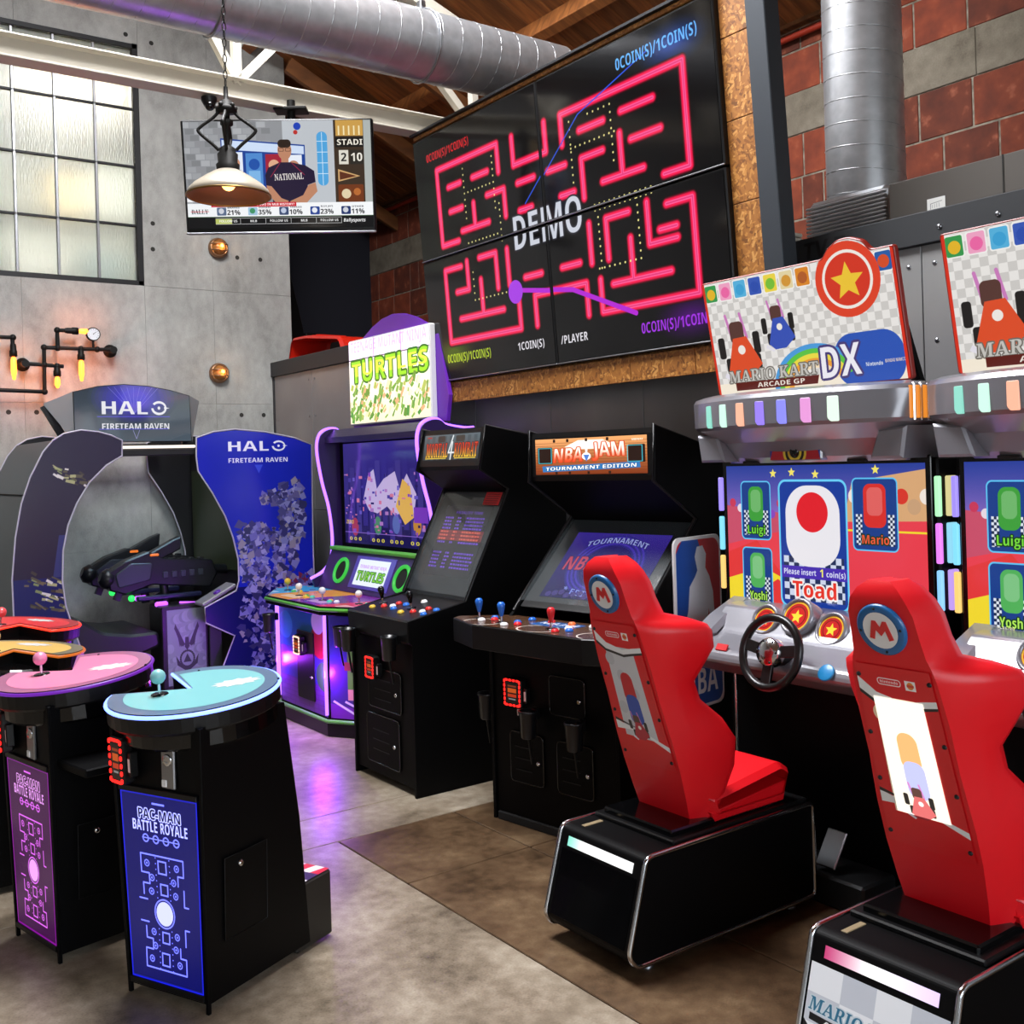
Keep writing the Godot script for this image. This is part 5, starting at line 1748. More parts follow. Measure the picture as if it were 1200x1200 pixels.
func kart(a: Art, x: float, y: float, k: float, c: Color) -> void:
	for q in [[-70, 0, 24, 60], [56, -6, 24, 60], [-50, 60, 26, 44], [50, 54, 26, 44]]:
		a.rr(x + q[0] * k, y + q[1] * k, q[2] * k, q[3] * k, 8 * k, col("23201f"))
	for s in [-30, 22]:
		a.path([Vector2(x + s * k, y - 60 * k), Vector2(x + (s + 14) * k, y + 6 * k)], 9 * k, col("cf7fc0"))
	a.rr(x - 22 * k, y - 40 * k, 50 * k, 60 * k, 14 * k, col("5a3a34"))
	a.poly(V2([x - 46 * k, y + 100 * k, x - 14 * k, y + 6 * k, x + 34 * k, y + 4 * k, x + 78 * k, y + 84 * k, x + 30 * k, y + 120 * k, x - 20 * k, y + 122 * k]), c)
	a.poly(V2([x - 56 * k, y + 100 * k, x - 20 * k, y + 122 * k, x - 30 * k, y + 130 * k, x - 64 * k, y + 112 * k]), col("e8e4ee"))
	a.circ(x + 12 * k, y + 40 * k, 13 * k, col("f4efe8"))

func arc_band(a: Art, c: Vector2, r: float, w: float, k: Color) -> void:
	var p := PackedVector2Array()
	for i in 25:
		var an := PI + PI * 0.9 * i / 24.0
		p.append(c + Vector2(cos(an), sin(an) * 0.8) * r)
	for i in range(24, -1, -1):
		var an := PI + PI * 0.9 * i / 24.0
		p.append(c + Vector2(cos(an), sin(an) * 0.8) * (r - w))
	a.poly(p, k)

func star(a: Art, x: float, y: float, r: float, c: Color) -> void:
	var p := PackedVector2Array()
	for i in 10:
		var an := -PI / 2 + TAU * i / 10.0
		p.append(Vector2(x, y) + Vector2.from_angle(an) * (r if i % 2 == 0 else r * 0.45))
	a.poly(p, c)

func bow(w: float, f_end: float, f_mid: float, back: float, y: float) -> Array:
	var o := []
	for i in 17:
		var u := -1.0 + i / 8.0
		o.append(Vector3(u * w, y, f_end + (f_mid - f_end) * (1.0 - pow(absf(u), 2.4))))
	o.append(Vector3(w, y, back))
	o.append(Vector3(-w, y, back))
	return o

func make_racer() -> Node3D:
	var t := thing("racing_arcade_machine", "silver racing machine with a steering wheel, behind the red chair on a plain base", "arcade machine", Vector3(3.6, 0, -2.77), -PI / 2, "racing machines")
	var art := racer_art()
	var lam := mat("black_laminate")
	var silver := mat("silver_plastic", col("85858c"), 0.3, 0.4, {"clearcoat_enabled": true, "clearcoat": 0.6, "clearcoat_roughness": 0.15})
	obj("screen_cabinet", MB.new().box(Vector3(0, 1.26, -0.16), Vector3(1.07, 0.92, 0.38), 0.008), lam, t)
	obj("lower_cabinet", MB.new().box(Vector3(0, 0.42, -0.13), Vector3(0.9, 0.8, 0.4), 0.01), lam, t)
	obj("foot_well", MB.new().box(Vector3(0, 0.06, 0.13), Vector3(0.66, 0.12, 0.28), 0.01), mat("black_steel"), t)
	for s in [-1, 1]:
		obj("chrome_edge", MB.new().rod(Vector3(s * 0.45, 0.03, 0.072), Vector3(s * 0.45, 0.8, 0.072), 0.008), mat("chrome"), t)
	for x in [-0.1, 0.14]:
		obj("pedal", MB.new(xf(Vector3(x, 0.2, 0.2), Vector3(-35, 0, 0))).box(Vector3.ZERO, Vector3(0.09, 0.15, 0.015), 0.004), mat("bare_metal"), t)
	obj("screen_bezel", MB.new().box(Vector3(0, 1.4, 0.033), Vector3(1.03, 0.66, 0.02), 0.003), mat("black_gloss"), t)
	obj("screen", MB.new(xf(Vector3(0, 1.4, 0.0445))).sheet(rect2(0.985, 0.6), 0.0), art.screen, t)
	# coloured light bars on both edges of the screen
	var bars := [[Color(0.62, 0.55, 1.0), Color(0.7, 1.0, 0.75)], [Color(0.5, 0.85, 1.0), Color(0.9, 0.5, 0.95)], [Color(1.0, 0.8, 0.45), Color(0.55, 0.8, 1.0)]]
	for i in 3:
		for s in [-1, 1]:
			obj("led_light_bar", MB.new().box(Vector3(s * 0.536, 1.575 - i * 0.175, 0.035), Vector3(0.022, 0.15, 0.02), 0.004), glow("bar%d%d" % [i, s], bars[i][(s + 1) / 2], 1.1), t)
		obj("led_light_bar", MB.new().box(Vector3(0.5485, 1.575 - i * 0.175, -0.03), Vector3(0.02, 0.15, 0.05), 0.004), glow("bar%d0" % i, [Color(0.9, 0.85, 0.6), Color(0.6, 0.9, 1.0), Color(0.8, 0.65, 1.0)][i], 0.9), t)
	# silver hood: bowed forward, lit slots let into it
	var rings := [bow(0.5, 0.16, 0.3, -0.14, 2.005), bow(0.525, 0.19, 0.335, -0.14, 1.992), bow(0.53, 0.2, 0.345, -0.14, 1.975), bow(0.53, 0.195, 0.34, -0.14, 1.87), bow(0.525, 0.185, 0.33, -0.14, 1.855), bow(0.46, 0.13, 0.22, -0.14, 1.80), bow(0.44, 0.1, 0.16, -0.14, 1.735), bow(0.43, 0.08, 0.12, -0.14, 1.712)]
	rings.reverse()
	for r in rings:
		r.reverse()
	obj("hood", MB.new().loft(rings, false, true, true, [], true), silver, t)
	var slots := [Color(0.55, 0.85, 0.78), Color(0.8, 0.98, 0.9), Color(1.0, 0.72, 0.6), Color(0.6, 0.5, 1.0), Color(0.55, 0.55, 1.0), Color(0.9, 0.6, 0.85), Color(0.9, 1.0, 0.92)]
	for i in 7:
		var x := -0.36 + i * 0.108
		var u := x / 0.53
		var f := 0.195 + (0.34 - 0.195) * (1.0 - pow(absf(u), 2.4))
		var an := atan2((0.145 * 2.4 * pow(absf(u), 1.4)) * signf(u), 0.53)
		var T := Transform3D(Basis(Vector3.UP, an), Vector3(x, 1.915, f + 0.002))
		obj("lit_slot_light", MB.new(T).prism(rounded(V2([-0.022, 0.045, 0.022, 0.045, 0.022, -0.05, -0.01, -0.05, -0.022, -0.036]), 0.006), -0.006, 0.004, 0.002), glow("slot%d" % i, slots[i], 1.0), t)
	for s in [-1, 1]:
		for i in 3:
			obj("amber_side_light", MB.new().box(Vector3(s * (0.528 + i * 0.009), 1.925, 0.18 - i * 0.03), Vector3(0.012, 0.12, 0.02), 0.004), glow("amber", Color(1.0, 0.6, 0.2), 0.8), t)
			obj("chrome_rib", MB.new().box(Vector3(s * (0.532 + i * 0.009), 1.925, 0.165 - i * 0.03), Vector3(0.014, 0.14, 0.012), 0.004), mat("chrome"), t)
	obj("hood_brace", MB.new().prism(V2([0.36, 1.72, 0.5, 1.72, 0.52, 1.84, 0.4, 1.83]), -0.1, 0.2, 0.01), silver, t)
	obj("hood_brace", MB.new().prism(V2([-0.5, 1.72, -0.36, 1.72, -0.4, 1.83, -0.52, 1.84]), -0.1, 0.2, 0.01), silver, t)
	for x in [-0.28, 0.25]:
		obj("hood_vent", MB.new().box(Vector3(x, 1.716, 0.1), Vector3(0.08, 0.012, 0.06), 0.002), mat("rubber"), t)
	var cp := Art.new(256, 64, col("2a3f9a"))
	cp.poly(V2([20, 0, 236, 0, 256, 64, 0, 64]), col("b01f2c"))
	for q in [[60.0, "d8c23a"], [48.0, "16140f"], [36.0, "d8c23a"], [24.0, "16140f"]]:
		cp.circ(128, 34, q[0], col(q[1]))
	obj("camera_pod", MB.new().box(Vector3(0, 1.755, 0.15), Vector3(0.26, 0.07, 0.06), 0.008), silver, t)
	obj("camera_print", MB.new(xf(Vector3(0, 1.755, 0.1805))).sheet(rect2(0.25, 0.062), 0.0), printed("camera_pod", cp.tex(), 0.3), t)
	obj("camera_lens", MB.new(xf(Vector3(0, 1.755, 0.181), Vector3(90, 0, 0))).lathe([Vector2(0.02, 0.0), Vector2(0.018, 0.008), Vector2(0.01, 0.004)], 18), mat("black_gloss"), t)
	# marquee board tipped towards the players
	var T0 := xf(Vector3(0.0, 2.01, 0.1), Vector3(11, 0, 0))
	var board := V2([-0.47, 0.0, 0.49, 0.0, 0.49, 0.5, 0.39, 0.5, 0.36, 0.54, 0.3, 0.562, 0.25, 0.56, 0.2, 0.535, 0.17, 0.5, -0.47, 0.5])
	obj("marquee_case", MB.new(T0).prism(rounded(board, 0.015), -0.025, 0.0, 0.003), mat("marquee_red", col("8a2016"), 0.35), t)
	obj("lit_marquee_sign", MB.new(T0).sheet(rounded(MB.inset(MB.ccw(board), 0.006), 0.012), 0.002), art.sign, t)
	for s in [-0.4, 0.4]:
		obj("marquee_strut", MB.new().bar(Vector3(s, 1.95, -0.1), Vector3(s, 2.35, 0.08), 0.04, 0.03), lam, t)
	# console
	var con := rounded(V2([-0.05, 0.84, 0.3, 0.84, 0.38, 0.9, 0.36, 0.94, 0.24, 1.0, 0.15, 1.1, 0.02, 1.115, -0.05, 1.1]), 0.025, 3)
	obj("console", MB.new(Transform3D(PROF, Vector3.ZERO)).prism(con, -0.45, 0.45, 0.03), silver, t)
	for s in [-1, 1]:
		obj("console_fairing", MB.new(Transform3D(PROF, Vector3.ZERO)).prism(rounded(V2([0.0, 0.98, 0.26, 0.96, 0.3, 1.0, 0.2, 1.06, 0.0, 1.14]), 0.02, 3), s * 0.43 - 0.06, s * 0.43 + 0.06, 0.02), silver, t)
	var gz := Art.new(160, 160, col("c3201f"))
	gz.circ(80, 80, 79, col("e8b832"))
	gz.circ(80, 80, 70, col("b81c1c"))
	gz.circ(80, 80, 56, col("7a1414"))
	gz.circ(80, 80, 50, col("c3201f"))
	star(gz, 80, 82, 40, col("f2d23a"))
	var gt := printed("gauge_star", gz.tex(), 0.25)
	for q in [[-0.165, 1.05, 0.052], [0.0, 1.08, 0.062], [0.165, 1.045, 0.056]]:
		var G := xf(Vector3(q[0], q[1], 0.17), Vector3(-28, 0, 0)) * xf(Vector3.ZERO, Vector3(90, 0, 0))
		obj("gauge_pod", MB.new(G).lathe([Vector2(q[2] + 0.02, -0.06), Vector2(q[2] + 0.018, 0.03), Vector2(q[2] + 0.008, 0.042), Vector2(q[2], 0.03), Vector2(q[2], 0.02)], 28), silver, t)
		obj("gauge_face", MB.new(xf(Vector3(q[0], q[1], 0.17), Vector3(-28, 0, 0))).sheet(disc2(q[2], 28), 0.031), gt, t)
	obj("item_button", MB.new(xf(Vector3(0.27, 0.93, 0.37), Vector3(55, 0, 0))).lathe([Vector2(0.034, 0.0), Vector2(0.034, 0.005), Vector2(0.03, 0.007), Vector2(0.004, 0.0072)], 20), mat("item_blue", col("1d7fb8"), 0.3), t)
	obj("start_label", MB.new(xf(Vector3(-0.27, 0.955, 0.345), Vector3(-35, 0, 0))).box(Vector3.ZERO, Vector3(0.06, 0.03, 0.008), 0.002), mat("label_red", col("c8242a"), 0.4), t)
	# steering wheel
	var wn := Node3D.new()
	wn.name = "steering_wheel"
	t.add_child(wn)
	wn.transform = xf(Vector3(0.05, 0.985, 0.42), Vector3(-16, 0, 0))
	var rim := []
	for i in 36:
		rim.append(Vector3(0.135 * cos(TAU * i / 36.0), 0.135 * sin(TAU * i / 36.0), 0.0))
	obj("rim", MB.new().tube(rim, 0.017, 10, true), mat("wheel_black", col("0d0d0e"), 0.3), wn)
	for an in [0.15, PI - 0.15, -PI / 2]:
		var d := Vector3(cos(an), sin(an), 0)
		obj("spoke", MB.new().bar(d * 0.04, d * 0.13 + Vector3(0, 0, 0.0), 0.045, 0.016, Vector3(0, 0, 1)), mat("wheel_black"), wn)
	obj("hub", MB.new(xf(Vector3.ZERO, Vector3(90, 0, 0))).lathe([Vector2(0.056, -0.02), Vector2(0.056, 0.012), Vector2(0.05, 0.024), Vector2(0.02, 0.03), Vector2(0.002, 0.031)], 24), mat("chrome"), wn)
	for i in 6:
		obj("hub_bolt", MB.new().ball(Vector3(0.046 * cos(TAU * i / 6.0), 0.046 * sin(TAU * i / 6.0), 0.024), 0.005, 8), mat("black_steel"), wn)
	obj("column", MB.new().rod(Vector3(0, 0, -0.02), Vector3(0, -0.02, -0.14), 0.035), mat("black_plastic"), wn)
	area("screen_light", t, xf(Vector3(0, 1.4, 0.08), Vector3(0, 180, 0)), Vector2(0.95, 0.55), Color(1.0, 0.75, 0.75), 0.04)
	return t

func make_seat(at: Vector3, label: String, lit: bool) -> void:
	var t := thing("racing_chair", label, "chair", at, PI / 2, "racing chairs")
	var red := mat("seat_red", col("de121d"), 0.38, 0.0, {"metallic_specular": 0.45})
	var lam := mat("black_laminate")
	var prof := rounded(V2([-0.5, 0.045, -0.535, 0.09, -0.445, 0.39, -0.42, 0.4, 0.43, 0.4, 0.43, 0.045]), 0.025, 4)
	obj("base_box", MB.new(Transform3D(PROF, Vector3.ZERO)).prism(prof, -0.225, 0.225, 0.003), lam, t)
	for s in [-1, 1]:
		var path := []
		for p in prof:
			path.append(Vector3(s * 0.226, p.y, p.x))
		obj("chrome_edge", MB.new().tube(path, 0.009, 8, true), mat("chrome"), t)
		for f in [-0.4, 0.35]:
			obj("levelling_foot", MB.new(xf(Vector3(s * 0.17, 0, f))).lathe([Vector2(0.022, 0.0), Vector2(0.022, 0.01), Vector2(0.008, 0.014), Vector2(0.008, 0.05)], 14), mat("bare_metal"), t)
	obj("top_plate", MB.new().box(Vector3(0, 0.408, 0.06), Vector3(0.42, 0.02, 0.72), 0.005), mat("black_plastic"), t)
	obj("seat_rail", MB.new().box(Vector3(0, 0.425, 0.0), Vector3(0.36, 0.03, 0.56), 0.006), mat("black_gloss"), t)
	obj("rail_slot", MB.new().box(Vector3(0.15, 0.401, -0.36), Vector3(0.02, 0.004, 0.09), 0.001), mat("slot_buff", col("8a7a5c"), 0.5), t)
	# rear face: a light strip, and on the one seat a printed panel
	var a := Vector2(-0.535, 0.09)
	var b := Vector2(-0.445, 0.39)
	var R := MB.new()
	var st := Art.new(256, 48, col("ffffff"))
	if lit:
		for i in 64:
			st.rect(i * 4, 0, 4, 48, Color(0.75, 0.25, 0.45).lerp(Color(1, 1, 1), minf(1.0, i / 24.0)) if i < 30 else Color(1, 1, 1).lerp(Color(0.9, 0.8, 1.0), (i - 30) / 34.0))
	else:
		for i in 64:
			st.rect(i * 4, 0, 4, 48, Color(0.55, 0.9, 0.82).lerp(Color(1, 1, 1), minf(1.0, i / 14.0)))
	var quad := func(u0: float, u1: float, x: float, off: float) -> MB:
		var d := (b - a).normalized()
		var n := Vector2(-d.y, d.x)
		var p := a.lerp(b, u0) + n * off
		var q := a.lerp(b, u1) + n * off
		var m := MB.new()
		m.quad(Vector3(x, p.y, p.x), Vector3(-x, p.y, p.x), Vector3(-x, q.y, q.x), Vector3(x, q.y, q.x))
		return m
	obj("led_light_strip", quad.call(0.82, 0.93, 0.175, 0.002), printed("strip_%s" % lit, st.tex(), 0.3, 1.15), t)
	if lit:
		var g := Art.new(512, 380, col("eceef2"))
		g.checks(0, 0, 512, 380, 64, col("e6e9ee"), col("a6abb8"))
		g.checks(0, 0, 512, 380, 128, col("e6e9ee"), col("c3c8d2"))
		for i in 5:
			arc_band(g, Vector2(400, 330), 170.0 - i * 22, 22.0, col(["2a62b8", "3f9a4a", "f0dc3a", "ee8a2a", "d2281f"][i]))
		g.text("MARIO KART", 210, 180, 58, col("2a6a8a"), 390, 0.1, "Droid Serif", 0.03, 6, col("c4d0d8"))
		g.poly(V2([20, 214, 400, 236, 396, 272, 20, 244]), col("14161a"))
		g.text("ARCADE GP", 214, 243, 22, col("f2f2f2"), 280, 0.1, "Droid Sans", 0.05)
		g.poly(V2([0, 250, 120, 380, 0, 380]), col("16181c"))
		g.poly(V2([0, 310, 70, 380, 0, 380]), col("d2202c"))
		g.text("DX", 440, 310, 90, col("f4f2fa"), 140, 0.08, "Droid Sans", 0.0, 8, col("2f3a78"))
		obj("rear_print", quad.call(0.02, 0.76, 0.212, 0.002), printed("seat_base_print", g.tex(), 0.3), t)
	else:
		obj("rear_panel", quad.call(0.04, 0.78, 0.2, 0.002), mat("black_gloss"), t)
	# moulded shell
	var rows := [[0.425, 0.13, 0.15, 0.16, 0.1, 0.10], [0.5, 0.14, 0.17, 0.19, 0.15, 0.11], [0.62, 0.15, 0.19, 0.215, 0.23, 0.12], [0.72, 0.15, 0.19, 0.222, 0.265, 0.13], [0.8, 0.145, 0.185, 0.21, 0.235, 0.12], [0.88, 0.14, 0.175, 0.195, 0.165, 0.11], [0.95, 0.14, 0.175, 0.2, 0.155, 0.11], [1.01, 0.14, 0.18, 0.225, 0.2, 0.12], [1.07, 0.135, 0.19, 0.245, 0.25, 0.12], [1.13, 0.13, 0.19, 0.247, 0.26, 0.12], [1.155, 0.125, 0.185, 0.24, 0.25, 0.11], [1.175, 0.12, 0.16, 0.2, 0.21, 0.1], [1.195, 0.112, 0.125, 0.14, 0.15, 0.085], [1.25, 0.105, 0.118, 0.122, 0.15, 0.08], [1.31, 0.1, 0.112, 0.114, 0.15, 0.07], [1.35, 0.085, 0.095, 0.098, 0.145, 0.055], [1.38, 0.062, 0.07, 0.072, 0.13, 0.04, 0.012], [1.4, 0.035, 0.04, 0.04, 0.1, 0.02, 0.03]]
	var fb := func(y: float) -> float: return -0.14 - (y - 0.44) * 0.31
	var rings := []
	for r in rows:
		var f: float = fb.call(r[0]) + (r[6] if r.size() > 6 else 0.0)
		var d: float = r[4]
		var ring := []
		for q in [[-r[1], 0.0], [r[1], 0.0], [r[2], 0.05], [r[3], d - 0.05], [r[3] - 0.008, d - 0.012], [r[3] - minf(0.03, r[3] * 0.4), d], [r[3] - minf(0.055, r[3] * 0.6), d - 0.02], [r[5], 0.075], [-r[5], 0.075], [-r[3] + minf(0.055, r[3] * 0.6), d - 0.02], [-r[3] + minf(0.03, r[3] * 0.4), d], [-r[3] + 0.008, d - 0.012], [-r[3], d - 0.05], [-r[2], 0.05]]:
			ring.append(Vector3(q[0], r[0] - 0.0 * q[1], f + q[1]))
		rings.append(ring)
	for r in rings:
		r.reverse()
	rings.reverse()
	obj("seat_shell", MB.new().loft(rings, false, true, true, [1, 1, 1, 1, 2, 2, 2, 1, 1, 1, 1, 1, 0, 1]), red, t)
	var cu := rounded(V2([-0.06, 0.435, 0.32, 0.435, 0.345, 0.5, 0.36, 0.535, 0.3, 0.575, -0.1, 0.52]), 0.02, 3)
	obj("cushion", MB.new(Transform3D(PROF, Vector3.ZERO)).prism(cu, -0.195, 0.195, 0.022), red, t)
	obj("cushion_base", MB.new(Transform3D(PROF, Vector3.ZERO)).prism(V2([-0.06, 0.425, 0.315, 0.425, 0.335, 0.5, -0.08, 0.46]), -0.185, 0.185, 0.004), red, t)
	# back panel print in the spine
	var y0 := 0.62
	var y1 := 1.16
	var p0 := Vector2(fb.call(y0), y0)
	var p1 := Vector2(fb.call(y1), y1)
	var g2 := Art.new(256, 576, col("dc141e"))
	g2.rect(46, 96, 164, 372, col("cfd2d8") if not lit else col("fff4e2"))
	for i in 5:
		g2.circ(60 + fmod(i * 47.0, 130.0), 150 + i * 66, 26, col("bfc3ca") if not lit else col("ffe6c4"))
	g2.poly(V2([0, 40, 60, 84, 150, 104, 256, 84, 256, 104, 150, 124, 50, 110, 0, 80]), col("eef0f2"))
	g2.poly(V2([0, 80, 50, 110, 150, 124, 256, 104, 256, 112, 150, 134, 48, 120, 0, 92]), col("1a1b20"))
	g2.poly(V2([0, 410, 120, 440, 0, 448]), col("eef0f2"))
	g2.poly(V2([140, 440, 256, 478, 256, 500, 170, 462]), col("eef0f2"))
	g2.poly(V2([0, 400, 130, 432, 0, 412]), col("1a1b20"))
	g2.rr(96, 200, 66, 120, 30, col("c8202a") if not lit else col("f2a25a"))
	g2.rr(100, 290, 66, 120, 26, col("2b4fb0") if not lit else col("9a9ad8"))
	kart(g2, 122, 400, 0.62, col("b82a3c"))
	g2.rr(70, 36, 82, 22, 10, col("f4f2f2"))
	g2.rr(73, 39, 76, 16, 7, col("dc141e"))
	g2.text("Nintendo", 111, 47, 9, col("f4f2f2"), 62)
	g2.rect(166, 34, 36, 30, col("f4f2f2"))
	g2.circ(184, 49, 11, col("e2852a"))
	g2.rect(172, 46, 24, 7, col("d2402a"))
	var m := MB.new()
	var n2 := -0.004
	m.quad(Vector3(0.135, p0.y, p0.x + n2), Vector3(-0.135, p0.y, p0.x + n2), Vector3(-0.115, p1.y, p1.x + n2), Vector3(0.115, p1.y, p1.x + n2))
	var lab := "glowing printed back panel" if lit else "printed back panel"
	obj("lit_back_sign" if lit else "back_print", m, printed("seat_back_%s" % lit, g2.tex(), 0.3), t, lab)
	if lit:
		# the clear window of this panel is lit from behind
		var w0 := p0.lerp(p1, 0.19)
		var w1 := p0.lerp(p1, 0.83)
		var ml := MB.new()
		ml.quad(Vector3(0.083, w0.y, w0.x - 0.006), Vector3(-0.083, w0.y, w0.x - 0.006), Vector3(-0.076, w1.y, w1.x - 0.006), Vector3(0.076, w1.y, w1.x - 0.006))
		var g3 := Art.new(164, 372, col("fff3df"))
		g3.rr(50, 104, 66, 120, 30, col("f4b070"))
		g3.rr(54, 194, 66, 120, 26, col("b9bcec"))
		kart(g3, 76, 304, 0.62, col("d86a6a"))
		obj("lit_window_sign", ml, printed("seat_window", g3.tex(), 0.3, 1.3), t)
	for s in [-1, 1]:
		for u in [0.06, 0.36, 0.62, 0.94]:
			var q := p0.lerp(p1, u)
			obj("panel_screw", MB.new(xf(Vector3(s * (0.124 - u * 0.016), q.y, q.x - 0.004), Vector3(-90, 0, 0))).lathe([Vector2(0.007, 0.0), Vector2(0.006, 0.004), Vector2(0.002, 0.005)], 10), mat("black_steel"), t)
	# round emblem: blue ring, white disc, red letter
	var e := Vector3(0, 1.268, fb.call(1.268) - 0.004)
	var E := Transform3D(Basis(Vector3(-1, 0, 0), Vector3(0, 0.955, -0.296), Vector3(0, -0.296, -0.955)), e)
	obj("emblem_ring", MB.new(E * xf(Vector3.ZERO, Vector3(90, 0, 0))).lathe([Vector2(0.074, -0.01), Vector2(0.074, 0.005), Vector2(0.069, 0.009), Vector2(0.053, 0.007), Vector2(0.002, 0.005)], 32), mat("emblem_blue", col("1f5f98"), 0.3), t)
	obj("emblem_disc", MB.new(E).sheet(disc2(0.053, 32), 0.0085), mat("white_plastic"), t)
	obj("emblem_letter", MB.new(E.scaled_local(Vector3(0.78, 0.78, 0.78))).prism(V2([-0.046, -0.03, -0.026, 0.036, -0.012, 0.036, 0.002, 0.012, 0.016, 0.036, 0.03, 0.036, 0.048, -0.03, 0.03, -0.036, 0.021, 0.002, 0.002, -0.02, -0.017, 0.002, -0.028, -0.034]), 0.0105, 0.0135), mat("emblem_red", col("d2282a"), 0.35), t, "red letter M")
	for i in 4:
		var an := TAU * i / 4.0 + 0.1
		obj("emblem_screw", MB.new(E).ball(Vector3(0.063 * cos(an), 0.063 * sin(an), 0.008), 0.004, 8), mat("black_steel"), t)

# ------------------------------------------------------------------ two-seat light-gun machine against the concrete wall
func ring_mark(a: Art, x: float, y: float, r: float, c: Color) -> void:
	# the letter O of the game's name: an open ring with a pupil and a tail
	var p := PackedVector2Array()
	for i in 33:
		p.append(Vector2(x, y) + Vector2(cos(-2.5 + 5.6 * i / 32.0) * r * 1.35, sin(-2.5 + 5.6 * i / 32.0) * r))
	for i in range(32, -1, -1):
		p.append(Vector2(x + 1, y) + Vector2(cos(-2.5 + 5.6 * i / 32.0) * r * 1.0, sin(-2.5 + 5.6 * i / 32.0) * r * 0.66))
	a.poly(p, c)
	a.circ(x, y, r * 0.24, c)
	a.poly(V2([x + r * 0.9, y - r * 0.16, x + r * 1.9, y, x + r * 0.9, y + r * 0.16]), c)

func title(a: Art, x: float, y: float, w: float, c: Color) -> void:
	var h := w * 0.155
	a.text("HAL", x - w * 0.16, y, h, c, w * 0.68)
	ring_mark(a, x + w * 0.35, y, h * 0.56, c)
	a.text("FIRETEAM RAVEN", x, y + h * 1.45, h * 0.46, c, w)

